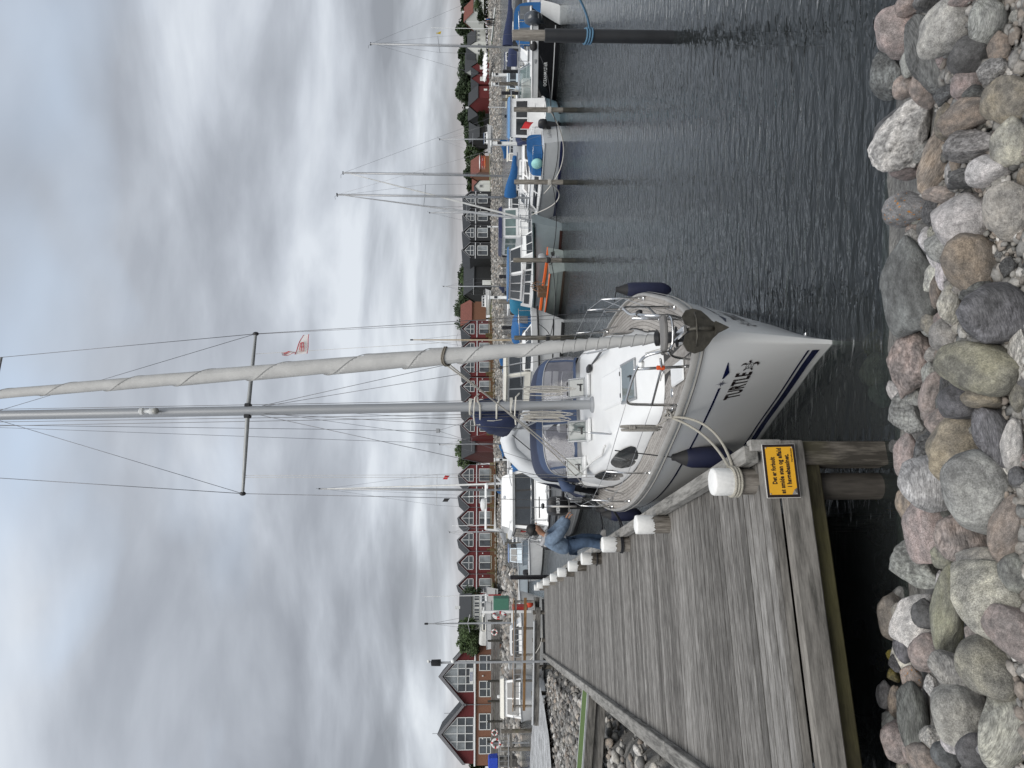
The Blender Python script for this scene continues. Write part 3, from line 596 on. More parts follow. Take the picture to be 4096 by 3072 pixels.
# toe rail
TEAK = woodmat('weathered_teak', (.24,.222,.205), (.34,.32,.298), (.42,.40,.375), 1, 1.6, bumpd=.002)
TEAKD = pm('deck_caulk', (.03,.028,.026), .8)
for sd in (-1, 1):
    rr = []
    for q in qs[1:]:
        x, z = hbd(q), shr(q); rr.append([V(sd*(x+.010), q, z - .03), V(sd*(x+.012), q, z + .012), V(sd*(x-.004), q, z + .032), V(sd*(x-.028), q, z + .032), V(sd*(x-.036), q, z - .01)])
    MB().loft(rr, True, True).build('toe_rail', GEL2 if False else pm('toe_rail_alu', (.36,.35,.33), .5, .2, var=.12), yt, 40)
    rr = [[V(sd*(hbd(q)+.016), q, shr(q) - .075), V(sd*(hbd(q)+.026), q, shr(q) - .062), V(sd*(hbd(q)+.02), q, shr(q) - .045)] for q in qs[1:]]
    MB().loft(rr, True, True).build('rub_strake', pm('strake_grey', (.30,.29,.27), .6), yt, 40)
# coachroof
CW = [(1.76,.10),(1.82,.30),(1.95,.46),(2.3,.59),(2.8,.70),(3.8,1.0),(5,1.18),(6.4,1.25),(7.2,1.24)]
CT = [(1.74,.0),(1.84,.04),(2.05,.11),(2.4,.22),(3.0,.34),(3.6,.45),(4.4,.54),(5.4,.62),(6.4,.66),(7.2,.64)]
cw = lambda q: smooth_interp(CW, q); ctp = lambda q: shr(q) - .03 + max(.0, smooth_interp(CT, q))
def roofz(x, q):
    w = cw(q); t = min(1, abs(x)/max(w, .01)); return ctp(q) + .05*(1 - t*t)
rr = []
for q in [1.74,1.77,1.81,1.87,1.95,2.05,2.2,2.45,2.7,3,3.3,3.7,4.1,4.5,5,5.5,6,6.6,7.2]:
    w, zt, zd = cw(q), ctp(q), shr(q) - .04; h = zt - zd
    half = [(w + .015, zd), (w + .01, zd + h*.12), (w*.985 - .02, zd + h*.5), (w*.965 - .045, zd + h*.8), (w*.93 - .08, zd + h*.95), (w*.82 - .09, zt + .018), (w*.5, zt + .035), (0, zt + .05)]
    half = [(max(a, 0), b) for a, b in half]
    rr.append([V(-a, q, b) for a, b in half] + [V(a, q, b) for a, b in half[::-1][1:]])
COACH = pm('deck_gelcoat', (.78,.785,.78), .38, var=.03, scale=4, coat=.15, dirt=.04)
coach = MB().loft(rr, False, False).build('coachroof', COACH, yt, 55)
# deck with teak strips
rr = [[V(-hbd(q)+.03, q, shr(q) - .03), V(0, q, shr(q) - .02), V(hbd(q) - .03, q, shr(q) - .03)] for q in qs[1:]]
deck = MB().loft(rr, False).build('deck', TEAKD, yt, True)
for sd in (-1, 1):
    for k in range(26):
        run = []; segs = []
        for i in range(131):
            q = .25 + i*.0695; o_ = hbd(q) - .10 - k*.052; i_ = o_ - .047; lim = (cw(q) + .035) if q > 1.74 else .085
            if q > 6.9: lim = 1.28
            if o_ > lim + .012: run.append((q, o_, max(i_, lim)))
            elif run: segs.append(run); run = []
        if run: segs.append(run)
        for sg_ in segs:
            if len(sg_) < 3: continue
            top = [[V(sd*a, q, shr(q) - .022), V(sd*b, q, shr(q) - .0215)] for q, a, b in sg_]
            MB().loft(top, False).build('teak_plank', TEAK, deck, True)
rr = [[V(-.075, q, shr(q) - .018), V(.075, q, shr(q) - .018)] for q in (.3, .8, 1.2, 1.74)]
MB().loft(rr, False).build('king_plank', TEAK, deck)
# margin board
for sd in (-1, 1):
    rr = [[V(sd*(hbd(q) - .037), q, shr(q) - .018), V(sd*(hbd(q) - .095), q, shr(q) - .018)] for q in [.2 + i*.28 for i in range(33)]]
    MB().loft(rr, False).build('margin_plank', TEAK, deck, True)
for xx, q in ((.3, 1.05), (-.35, 1.4), (-.55, 1.75)):
    if abs(xx) < hbd(q) - .2: MB().lathe([(.055,0),(.05,.008),(.02,.01)], 16, (xx, q, shr(q) - .02)).build('deck_filler', STEEL, deck, 30)
# hatches
HGL = pm('tinted_hatch', (.12,.145,.145), .06, var=.2, scale=2, coat=.8); SEAL = pm('hatch_seal', (.05,.05,.05), .6)
def hatch(par, c, w, l, R, name='hatch', lift=.02):
    e = bpy.data.objects.new(name, None); COL.objects.link(e); e.parent = par; M_ = R.to_4x4(); M_.translation = c; e.matrix_local = M_
    mb = MB(); mb.bbox((-w/2 - .012, 0, 0), (.03, l + .05, .035), .008); mb.bbox((w/2 + .012, 0, 0), (.03, l + .05, .035), .008); mb.bbox((0, -l/2 - .012, 0), (w, .03, .035), .008); mb.bbox((0, l/2 + .012, 0), (w, .03, .035), .008); mb.build('hatch_frame', ALU, e)
    MB().bbox((0,0,.004), (w, l, .018), .006).build('hatch_pane', HGL, e)
    mb = MB(); mb.bbox((0, -l*.28, .02), (.12, .025, .015), .004); mb.bbox((.05, -l*.24, .03), (.02, .09, .02), .004); mb.build('hatch_handle', BLACK, e)
    for a in (-w*.3, w*.3): MB().bbox((a, l/2 + .03, .01), (.06, .03, .025), .004).build('hatch_hinge', BLACK, e)
    return e
def slope_R(q):
    dz = (ctp(q + .2) - ctp(q - .2))/.4; return Matrix.Rotation(math.atan(dz), 3, 'X')
hatch(coach, V(.0, 2.62, roofz(0, 2.62) + .002), .50, .46, slope_R(2.52))
hatch(coach, V(-.42, 4.95, roofz(.42, 4.95) + .17), .30, .30, Matrix.Rotation(rad(58), 3, 'X'))
hatch(coach, V(.30, 4.95, roofz(.3, 4.95) + .16), .28, .28, Matrix.Rotation(rad(52), 3, 'X'))
hatch(coach, V(-.98, 5.55, roofz(.98, 5.55) + .15), .30, .28, Matrix.Rotation(rad(55), 3, 'X') @ Matrix.Rotation(rad(-8), 3, 'Y'))
for a, b in ((-.42, 4.78), (.3, 4.78), (-.98, 5.4)): MB().bbox((a, b, roofz(a, b) + .02), (.36, .36, .05), .015).build('hatch_base', COACH, coach)
MB().bbox((0, 3.25, roofz(0,3.25) + .0), (.5, .9, .05), .02, rot=slope_R(3.25)).build('roof_panel', COACH, coach)
# side windows
for sd in (-1, 1):
    for q0, q1 in ((3.25, 4.25), (4.5, 5.6)):
        rows = []
        for i in range(9):
            q = lerp(q0, q1, i/8); w, zt, zd = cw(q), ctp(q), shr(q) - .04; h = zt - zd; e = (1 - abs(2*i/8 - 1)**3)*.75 + .25
            lo, hi = .48 - .34*e, .48 + .36*e
            f = lambda t: V(sd*(lerp(w + .012, w*.965 - .04, t) + .006), q, zd + h*t)
            rows.append([f(lo), f(hi)])
        MB().loft(rows, False).build('cabin_window', GLASS, coach, True)
    MB().tube([V(sd*(cw(q) - .16), q, roofz(cw(q) - .16, q) + (.07 if .02 < (q % 1.0) < .98 else .01)) for q in [3.55, 3.65, 4.0, 4.35, 4.7, 5.05, 5.4, 5.5]], .016, 8).build('grab_rail', pm('varnish_white', (.7,.7,.68), .4), coach)
# mast, spreaders, rigging
MS = 4.45; MX = -.05; LEAN = -.0155
mz0 = roofz(0, MS); MT_ = 15.8
def mastpt(z, x=0, s=0): return V(MX + LEAN*(z - mz0) + x, MS + .012*(z - mz0) + s, z)
mast = MB().loft([[mastpt(z, .075*math.cos(k*math.pi/9), .105*math.sin(k*math.pi/9)) for k in range(18)] for z in (mz0 - .05, 3, 5, 7, 9, 12, MT_)], True, True).build('mast', ALU, yt, 40)
MB().lathe([(.13, -.05), (.13, .02), (.10, .04)], 18, (MX, MS, mz0)).build('mast_collar', ALU, mast, 40)
MB().box(mastpt(5, 0, .112), (.02, .012, 6.0)).build('mast_track', pm('track_dark', (.1,.1,.1), .5), mast)
ZS1 = 7.30
tips = {}
for sd in (-1, 1):
    tip = mastpt(ZS1 + (.06 if sd < 0 else 0), sd*1.28, .16); tips[sd] = tip
    MB().tube([mastpt(ZS1, sd*.05), lerp(mastpt(ZS1, sd*.05), tip, .5), tip], [.034, .03, .022], 10).build('spreader', pm('spreader_grey', (.30,.31,.31), .5, .3), mast, 40)
    MB().bbox(mastpt(ZS1, sd*.085), (.06, .12, .09), .01).build('spreader_root', BLACK, mast); MB().ell(tip, (.035,.035,.05), 10, 6).build('spreader_tip', BLACK, mast, True)
    t2 = mastpt(11.3, sd*.95, .12)
    MB().tube([mastpt(11.3, sd*.05), t2], [.03, .02], 8).build('spreader', MC['spreader_grey'], mast, 40)
def wire(name, a, b, r=.0048, mat=WIRE, par=mast, n=5, sag=0.0):
    k = 8 if sag else 1
    return MB().tube([lerp(a, b, i/k) - V(0,0,sag*4*(i/k)*(1 - i/k)) for i in range(k + 1)], r, n).build(name, mat, par, True)
for sd in (-1, 1):
    cp = V(sd*(hbd(4.7) - .07), 4.75, shr(4.7))
    wire('shroud', cp, tips[sd]); wire('shroud', tips[sd], mastpt(11.3, sd*.95, .12)); wire('shroud', tips[sd], mastpt(11.2, sd*.06), .004)
    wire('shroud', V(sd*(hbd(4.9) - .09), 5.05, shr(4.9)), tips[sd] + V(0, .02, 0), .0035)
    lw = V(sd*(hbd(5.2) - .25), 5.25, shr(5.2)); wire('shroud', lw, mastpt(ZS1 - .15, sd*.06), .0045)
    for p, tp_ in ((cp, tips[sd]), (lw, mastpt(ZS1 - .15))):
        d = (tp_ - p).normalized(); MB().tube([p, p + d*.1, p + d*.28, p + d*.32], [.01, .014, .014, .006], 8).build('turnbuckle', STEEL, mast)
    ll = V(sd*.62, 3.45, roofz(.62, 3.45)); wire('shroud', ll, mastpt(ZS1 - .2, sd*.05, -.05), .0042)
    d = (mastpt(ZS1 - .2) - ll).normalized(); MB().tube([ll, ll + d*.08, ll + d*.3, ll + d*.34], [.01, .015, .015, .006], 8).build('turnbuckle', STEEL, mast)
wire('backstay', mastpt(MT_ - .1, 0, .1), V(-.05, 8.3, 4.6), .0045); sp_ = V(-.05, 8.3, 4.6)
for sd in (-1, 1): wire('backstay', sp_, V(sd*1.05, 9.1, 1.35), .0042)
MB().bbox(sp_, (.09,.04,.09), .01).build('backstay_plate', ALU, mast)
for a, b, c, d in ((-.12,.08,-.12,.07),(-.16,.1,-.2,.12),(.09,-.02,.12,-.02)): wire('halyard', V(MX + a, MS + b, mz0 + .25), mastpt(13.8, c*.75, d), .0042, pm('halyard_grey', (.22,.215,.21), .85), mast)
wire('topping_lift', mastpt(13.9, -.03, .12), V(-.35, 8.4, 3.45), .0035); wire('lazy_jack', mastpt(6.9, -.04, .1), V(-.5, 6.6, 3.3), .003); wire('lazy_jack', mastpt(6.9, .04, .1), V(-.05, 6.8, 3.3), .003)
wire('flag_halyard', tips[1] + V(-.34, -.03, -.03), V(hbd(4.7) - .45, 4.7, 1.5), .003, ROPEW); wire('flag_halyard', tips[-1] + V(.28, -.03, -.03), V(-hbd(5) + .55, 5.2, 1.6), .003, ROPEW); wire('flag_halyard', tips[-1] + V(.25, -.03, -.03), V(-hbd(5) + .5, 5.2, 1.6), .003, ROPEW)
# steaming light / radar reflector on the mast front
e = mastpt(8.85, .0, -.16); MB().lathe([(.045,-.16),(.05,-.15),(.05,-.1),(.03,-.09),(.03,-.02),(.055,.0),(.06,.04),(.03,.06)], 14, e).build('steaming_light', WHT, mast, 40)
MB().ell(e + V(.0,-.03,-.2), (.055,.05,.05), 12, 8).build('deck_light', pm('lamp_grey', (.3,.3,.28), .3), mast, True)
MB().bbox(e + V(0,.08,-.05), (.05,.12,.03), .005).build('light_bracket', ALU, mast)
# rope coils hanging on the mast and kicker lines
rd = random.Random(5)
for k in range(10):
    a = rd.uniform(0, 6.28); x0 = -.17 + .07*math.cos(a); pts_ = []
    zt, zb = rd.uniform(2.9, 3.05), rd.uniform(2.2, 2.45); xo = rd.uniform(-.05, .05); yo = rd.uniform(-.12, -.02); wd = rd.uniform(.025, .05)
    for i in range(13):
        t = i/12*2*math.pi; pts_.append(V(MX - .2 + xo + wd*math.sin(t), MS + yo, (zt + zb)/2 + (zt - zb)/2*math.cos(t)))
    MB().tube(pts_[:-1], .008, 5, closed=True).build('rope_coil', ROPEW, mast, True)
    pts_ = [p + V(.4 - 2*(p.x - MX)*0, 0, -.05) for p in pts_]
    if k < 7: MB().tube(pts_[:-1], .008, 5, closed=True).build('rope_coil', ROPEW, mast, True)
for k in range(5): wire('control_line', V(.1 + .05*k, 4.6, roofz(.1,4.6) + .03), V(.4 + .06*k, 6.0, roofz(.5,6.0) + .03), .006, ROPEW, coach)
MB().bbox((.55, 4.55, roofz(.55,4.55) + .04), (.1,.25,.06), .01).build('genoa_track_block', BLACK, coach); MB().box((.62, 4.1, roofz(.62,4.1)+.02), (.03,1.2,.02)).build('genoa_track', BLACK, coach)
# boom with navy sail cover folded over the gooseneck
def blobring(c, rx, rz, sx=1.0, k=0): return [c + V(rx*math.cos(a)*(1 + .22*noise.noise((math.cos(a)*1.9, math.sin(a)*1.9, k*.35)) - .10*math.sin(a)), .0, rz*math.sin(a)*(1 + .16*noise.noise((math.cos(a)*2, math.sin(a)*2, 5 + k*.3)))) for a in [i*math.pi/10 for i in range(20)]]
rr = [blobring(V(MX - .03 + o_, MS + y, z), rx, rz, 1, k) for k, (o_, y, z, rx, rz) in enumerate(((-.03,.12,3.50,.06,.10),(-.05,.125,3.50,.16,.28),(-.07,.15,3.48,.22,.34),(-.09,.30,3.44,.26,.39),(-.11,.6,3.40,.26,.36),(-.10,1.2,3.36,.22,.28),(-.06,2.4,3.30,.17,.2),(-.0,3.6,3.24,.12,.13),(.0,3.8,3.22,.05,.06)))]
MB().loft(rr, True, True).build('sail_cover', NAVY, yt, 60)
MB().tube([mastpt(3.02, 0, .1), V(.0, MS + 3.9, 3.0)], .055, 12).build('boom', ALU, yt, 40)
MB().tube([mastpt(2.25, 0, .1), V(-.3, MS + 1.2, 2.98)], .02, 8).build('kicker', ALU, yt, 40)
STRAPW = pm('webbing_pale', (.6,.58,.52), .9)
for a0, a1 in ((3.66,3.70),(3.40,3.36)):
    MB().tube([mastpt(a0, -.26, .22), mastpt(a0, -.14, .06), mastpt(a0, -.085, -.06), mastpt(a0, 0, -.125), mastpt(a1, .085, -.06), mastpt(a1, .16, .08)], .016, 6).build('cover_strap', STRAPW, yt, True)
for a0, b0 in ((-.2, .18), (-.26, .26)): MB().tube([mastpt(3.72, a0, b0 - .02), mastpt(3.45, a0 - .02, b0 - .1), mastpt(3.2, a0 + .02, b0 - .04)], .005, 5).build('cover_stitching', STRAPW, yt)
for k, z in enumerate((3.80, 3.16)):
    MB().loft([[mastpt(z + .014*math.sin(a*2), .135*math.cos(a), .16*math.sin(a) - .01), mastpt(z + .035, .135*math.cos(a), .16*math.sin(a) - .01)] for a in [i*math.pi/8 for i in range(17)]], False).build('cover_strap', STRAPW, yt)
    MB().tube([mastpt(z - .06, -.3, -.05), mastpt(z - .04, -.16, -.17), mastpt(z - .06, .12, -.16), mastpt(z - .12, .2, .0)], .013, 6).build('cover_strap', STRAPW, yt)
# furled genoa on its stay
f0 = V(.02, .16, 1.60); f1 = mastpt(15.6, 0.0, -.12)
GEN = pm('sailcloth_grey', (.42,.42,.41), .8, var=.09, scale=4, bump=.012, bscale=9, dirt=.12)
RG = [(0,.055),(.01,.07),(.05,.078),(.10,.088),(.16,.118),(.22,.118),(.35,.105),(.5,.086),(.65,.068),(.8,.05),(.95,.032),(1,.02)]
rr = []; NS = 320
ax = (f1 - f0).normalized(); ux = ax.cross(V(0,1,0)).normalized(); wx = ax.cross(ux)
for t in [i*.0005 for i in range(180)] + [.09 + .91*i/NS for i in range(NS + 1)]:
    c = lerp(f0 + ax*.25, f1, t); r0 = interp(RG, t)*.83; ring = []
    wind = 120*min(t, .07) + 22*max(0, min(t, .2) - .07) + 14*max(0, t - .2)
    for k in range(22):
        a = k/22; ph = (a + wind) % 1.0; r_ = r0*(.86 + .2*ph + .03*noise.noise((math.cos(a*6.28)*2, math.sin(a*6.28)*2, t*40)))
        ring.append(c + (ux*math.cos(a*6.2832) + wx*math.sin(a*6.2832))*r_)
    rr.append(ring)
genoa = MB().loft(rr, True, True).build('furled_genoa', GEN, yt, 20)
hx_ = []
for i in range(1400):
    t = .002 + .9*(i/1399)**1.5; wd_ = 120*min(t, .07) + 22*max(0, min(t, .2) - .07) + 14*max(0, t - .2); a = -wd_*6.2832; hx_.append(lerp(f0 + ax*.25, f1, t) + (ux*math.cos(a) + wx*math.sin(a))*interp(RG, t)*.83*1.045)
MB().tube(hx_, .004, 4).build('leech_seam', pm('seam_grey', (.27,.27,.265), .9), genoa)
for t in (.155,):
    c = lerp(f0 + ax*.25, f1, t)
    for j in range(2): MB().tube([c + ax*(.02*j + .012*math.sin(a*2)) + (ux*math.cos(a) + wx*math.sin(a))*.104 for a in [i*math.pi/8 for i in range(16)]], .009, 6, closed=True).build('sheet_knot', pm('rope_brown', (.2,.18,.15), .9, var=.3, scale=80), genoa, True)
    wire('genoa_sheet', c + V(-.1, 0, 0), V(-1.1, 5.4, roofz(1.1,5.4) + .06), .009, ROPEW, genoa, 6, .05); wire('genoa_sheet', c + V(.05, .1, -.02), V(1.15, 5.4, 1.6), .009, ROPEW, genoa, 6, .08); wire('genoa_sheet', c + V(-.1, 0, -.04), V(-1.3, 6.4, 1.75), .009, ROPEW, genoa, 6, .08)
wire('spare_halyard', V(.1,.9,1.5), V(.25, 2.0, 1.55), .006, ROPEW, genoa)
# furler drum, anchor on the roller
bw = bpy.data.objects.new('furler', None); COL.objects.link(bw); bw.parent = yt; bw.location = f0
MB().lathe([(.05,-.14),(.10,-.12),(.10,-.1),(.055,-.09),(.055,.02),(.105,.03),(.105,.05),(.06,.06),(.05,.2),(.075,.21),(.075,.25),(.05,.26)], 20, (0,0,0), ax).build('drum', BLACK, bw, 40)
MB().bbox((0,-.02,-.17), (.04,.05,.14), .006).build('drum_toggle', STEEL, bw)
ANM = pm('weathered_bronze_galv', (.075,.07,.058), .5, .5, var=.35, scale=14, bump=.004, bscale=40)
an = bpy.data.objects.new('anchor', None); COL.objects.link(an); an.parent = yt; an.location = (.0, -.15, 1.56); an.scale = (.88, .9, .86)
# two rounded flukes folded like a book, hanging over the bow
for sd in (-1, 1):
    out = [(0,.0),(.06,.115),(.15,.135),(.225,.085),(.25,.0),(.225,-.09),(.16,-.15),(.10,-.19),(.045,-.25),(0,-.33)]
    mb = MB(); fr_ = lambda a, b, dp: V(sd*a, -.10 + .34*a + dp - .10*(b < -.15)*(-b - .15), b)
    mb.prism(out, lambda a, b: fr_(a, b, 0), lambda a, b: fr_(a, b, .018)); mb.build('fluke', ANM, an, 40)
MB().tube([V(0,-.02,.12), V(0,-.11,.02), V(0,-.12,-.16), V(0,-.1,-.2)], [.02,.024,.03,.02], 8).build('shank', ANM, an, True)
MB().tube([V(-.19,-.075,0), V(-.1,-.14,.0), V(.1,-.14,.0), V(.19,-.075,0)], .011, 7).build('stock', ANM, an, True)
MB().prism([(-.07,-.2),(.07,-.2),(.0,-.345)], lambda a, b: V(a, -.17, b), lambda a, b: V(a, -.1, b)).build('fluke_tip', ANM, an)
MB().bbox((0,.1,.12), (.08,.4,.05), .01).build('bow_roller', STEEL, an); MB().bbox((.02,.17,-.14), (.03,.06,.2), .006).build('stem_fitting', STEEL, an)
# pulpit
def pipe(pts, r=.0135, nm='rail', par=None): return MB().tube(pts, r, 8).build(nm, STEEL, par or pul, True)
def arc(pts, n=6):
    # rounded polyline
    out = [Vector(pts[0])]
    for i in range(1, len(pts) - 1):
        a, b, c = map(Vector, (pts[i-1], pts[i], pts[i+1])); d1 = min(.12, (a-b).length*.4); d2 = min(.12, (c-b).length*.4); p0 = b + (a-b).normalized()*d1; p1 = b + (c-b).normalized()*d2
        for k in range(n + 1):
            t = k/n; out.append(p0*(1-t)**2 + b*2*t*(1-t) + p1*t*t)
    return out + [Vector(pts[-1])]
pul = bpy.data.objects.new('pulpit', None); COL.objects.link(pul); pul.parent = yt
for sd in (-1, 1):
    d = lambda q, h, ins=.07: V(sd*(hbd(q) - ins), q, shr(q) + h)
    pipe(arc([d(.97, 0), d(.95, .60), d(.5, .58), V(sd*.27, .22, 2.03), V(sd*.20, .02, 2.0), V(sd*.17, -.08, 1.78)]), .016)
    pipe(arc([d(.34, 0), d(.36, .3), d(.38, .585)]), .015); pipe([d(.96, .30), d(.36, .30), d(.2, .34, .02)], .0125)
    pipe(arc([V(sd*.17, -.08, 1.80), V(sd*.21, .05, 1.72), d(.2, .05, .02)]))
    for q in (.97, .34): MB().lathe([(.03,-.02),(.03,.005),(.018,.02),(.018,.06)], 10, d(q, 0)).build('rail_foot', STEEL, pul)
    # navigation lamp/bow light pods
    MB().lathe([(.035,0),(.04,.03),(.02,.06)], 10, V(sd*.26, .16, 1.98)).build('bow_light', WHT if sd < 0 else BLACK, pul, 40)
    # stanchions and guard wires
    prev = d(.95, .59); prev2 = d(.96, .30)
    for q in (2.8, 4.6, 6.5):
        st = MB().tube([d(q, 0), d(q, .3), d(q, .60, .09)], .0125, 8).build('stanchion', STEEL, yt, True)
        MB().lathe([(.032,-.02),(.032,.01),(.018,.03),(.018,.07)], 10, d(q, 0)).build('stanchion_foot', STEEL, st)
        for a, b in ((prev, d(q, .595, .09)), (prev2, d(q, .30))): wire('guard_wire', a, b, .0042, pm('wire_bright', (.5,.5,.5), .35, .8), yt)
        prev, prev2 = d(q, .595, .09), d(q, .30)
    for a, b in ((prev, d(8.4, .62)), (prev2, d(8.4, .3))): wire('guard_wire', a, b, .0042, MC['wire_bright'], yt)
    pipe(arc([d(8.4, 0), d(8.4, .62), V(sd*1.25, 9.25, 1.88), V(sd*.5, 9.3, 1.88)]), nm='pushpit_rail', par=yt); pipe([d(8.4, .3), V(sd*1.25, 9.22, 1.58), V(sd*1.22, 9.25, 1.25)], .012, 'pushpit_rail', yt)
MB().tube(arc([V(-.17,-.08,1.78), V(-.12,-.16,1.76), V(.12,-.16,1.76), V(.17,-.08,1.78)]), .0135, 8).build('rail', STEEL, pul, True)
# pulpit seat (padded half-moon) at the very front
MB().loft([[V(x*s_, .0 + y*s_, 1.80 + z) for x, y in ((-.2,.02),(-.17,-.1),(-.08,-.15),(.08,-.15),(.17,-.1),(.2,.02))] for s_, z in ((.94,0),(1,.012),(1,.03),(.94,.042))], True, True).build('seat_pad', pm('pad_grey', (.16,.155,.15), .7), pul)
MB().bbox((-(hbd(.36) - .07), .36, shr(.36) + .31), (.04, .04, .09), .008, rz=.4).build('ribbon', pm('orange_ribbon', (.75,.10,.02), .6), pul)
# foredeck fittings
def cleat(x, q, rz=0):
    c = bpy.data.objects.new('cleat', None); COL.objects.link(c); c.parent = yt; c.location = (x, q, shr(q)); c.rotation_euler = (0,0,rz)
    MB().tube([V(0,-.15,.055), V(0,-.08,.05), V(0,.08,.05), V(0,.15,.055)], [.01,.017,.017,.01], 8).build('horn', STEEL, c, True); MB().bbox((0,0,.02), (.03,.09,.05), .006).build('cleat_base', STEEL, c)
cleat(-.62, 1.2, .35); cleat(.62, 1.2, -.35); cleat(-1.5, 6.6); cleat(1.5, 6.6)
MB().bbox((-.2, .95, shr(.95) + .005), (.24,.5,.03), .02).build('anchor_locker_lid', COACH, deck); MB().lathe([(.075,0),(.08,.06),(.05,.11),(.02,.12)], 16, (.12, .62, shr(.6) - .02)).build('windlass', STEEL, yt, 40)
# ropes on deck: coil hung on the guard wire
for k in range(5):
    b = V(-(hbd(1.5) - .08), 1.47 + .02*k, shr(1.5) + .57); w_ = .03 + .012*k; l = .42 + .03*(k % 3)
    MB().tube([b + V(-.03*math.cos(k), w_*math.sin(t), -l/2 + l/2*math.cos(t)) for t in [i*math.pi/8 for i in range(16)]], .0095, 6, closed=True).build('rope_coil', pm('rope_grey', (.30,.285,.26), .9, var=.4, scale=120), yt, True)
for k in range(4): MB().tube([V(-(hbd(1.5) - .08) + .03*math.cos(a), 1.5 + .06*math.sin(a), shr(1.5) + .42 + .018*k) for a in [i*math.pi/5 for i in range(10)]], .011, 6, closed=True).build('rope_coil', MC['rope_grey'], yt, True)
MB().tube([V(-.62,1.2,shr(1.2)+.06), V(-.64,1.32,shr(1.2)+.03), V(-.68,1.42,shr(1.4)+.08), V(-(hbd(1.5)-.08),1.5,shr(1.5)+.2)], .011, 6).build('rope_coil', MC['rope_grey'], yt, True)
for k in range(5): MB().tube([V(-.62 + .045*math.cos(a)*(1+.3*math.sin(k)), 1.2 + .09*math.sin(a + k), shr(1.2) + .03 + .016*k + .02*math.sin(a*2)) for a in [i*math.pi/6 for i in range(12)]], .012, 6, closed=True).build('rope_turn', MC['rope_grey'], yt, True)
# sprayhood
HB0 = lambda: roofz(0, 5.9) - .04
hb_ = 1.97
HR = [(5.62, .02, 1.02), (5.74, .20, 1.06), (5.90, .46, 1.08), (6.02, .62, 1.10), (6.16, .70, 1.11), (6.5, .755, 1.13), (7.0, .77, 1.15), (7.55, .74, 1.16)]
def hoodpt(a, k, off=0.0):
    i = min(int(k), len(HR) - 2); t = k - i; s, h, w = [lerp(HR[i][j], HR[i+1][j], t) for j in range(3)]
    ang = math.pi*(.5 - .5*a); cx_, sz_ = math.cos(ang), math.sin(ang)
    x = (w + off)*math.copysign(abs(cx_)**.55, cx_); z = hb_ + (h + off)*(max(sz_, 0)**.42) - .22*(abs(a)**8)
    return V(x, s + .32*abs(a)**2.5*(1 if k < 4 else 1) - (off if k < 3.2 else 0), z)
SHB = pm('sprayhood_navy', (.02,.028,.062), .75, var=.15, scale=6, bump=.006, bscale=30); SHL = pm('sprayhood_blue', (.045,.07,.135), .75, var=.12, scale=6)
VINYL = pm('clear_vinyl', (.20,.20,.23), .12, var=.35, scale=2.5, coat=.5, alpha=.62, bump=.01, bscale=5)
hood = MB().loft([[hoodpt(-1 + j/16, k) for j in range(33)] for k in [3,3.5,4,4.5,5,5.5,6,6.5,7]], False).build('sprayhood', SHB, yt, True)
MB().loft([[hoodpt(-1 + j/16, k, .004) for j in range(33)] for k in (2.8, 3.1, 3.6, 4.0)], False).build('hood_band', SHL, hood, True)
def patch(a0, a1, k0, k1, nm, mt, off): MB().loft([[hoodpt(lerp(a0, a1, j/10), lerp(k0, k1, i/6), off) for j in range(11)] for i in range(7)], False).build(nm, mt, hood, True)
for a0, a1 in ((-.97,-.62),(-.58,-.04),(.04,.58),(.62,.97)): patch(a0, a1, .25, 2.8, 'hood_window', VINYL, 0)
for a in (-.6, 0, .6): patch(a - .03, a + .03, .05, 3, 'hood_seam', SHL, .003)
patch(-1, 1, 0, .3, 'hood_seam', SHL, .002)
MB().tube([hoodpt(-1 + j/12, 2.8, .008) for j in range(25)], .008, 6).build('hood_piping', pm('piping_pale', (.5,.5,.5), .8), hood)
for k in (4, 7): MB().tube([hoodpt(-1 + j/12, k, -.012) for j in range(25)], .012, 6).build('hood_bow', STEEL, hood)
# cockpit coamings, side curtains, wheel and transom
for sd in (-1, 1):
    MB().loft([[V(sd*1.26, q, 1.2), V(sd*1.24, q, 1.2 + h), V(sd*1.12, q, 1.22 + h), V(sd*1.08, q, 1.2)] for q, h in ((7.2,.5),(7.8,.42),(8.6,.36),(9.2,.30))], True, True).build('coaming', COACH, yt, 40)
    rr = [[V(sd*(1.16 + .28*t), q + .2*t, lerp(2.62 - .35*(q - 7.3), 1.62, t)) for t in (0,.35,.7,1)] for q in (7.3, 7.8, 8.4, 8.9)]
    if sd < 0: MB().loft(rr, False).build('side_curtain', NAVY, yt, True)
    MB().lathe([(.07,0),(.075,.06),(.055,.08),(.055,.14),(.02,.15)], 14, (sd*1.18, 7.5, 1.68)).build('winch', STEEL, yt, 40)
MB().tube([V(.42*math.cos(a), 8.1, 2.0 + .42*math.sin(a)) for a in [i*math.pi/12 for i in range(24)]], .016, 8, closed=True).build('steering_wheel', STEEL, yt, True)
MB().bbox((0, 8.2, 1.65), (.2,.25,.9), .05).build('binnacle', WHT, yt)
MB().tube([hoodpt(-.9, 5, -.05) + V(-.02,0,-.02), hoodpt(-.9, 5, 0) + V(-.16,-.1,-.12), hoodpt(-.9, 5, 0) + V(-.2,-.1,-.28)], [.08,.10,.07], 12).build('rolled_curtain', SHL, hood, True)
# black mooring springs, coils at the stern quarter
for k in range(9): MB().tube([V(-1.35 + .05*math.cos(t) + .02*k, 8.3 + .05*k, 1.75 - .25 + .25*math.cos(t)) + V(0, .1*math.sin(t), 0) for t in [i*math.pi/7 for i in range(14)]], .013, 6, closed=True).build('rope_coil', ROPEB, yt, True)
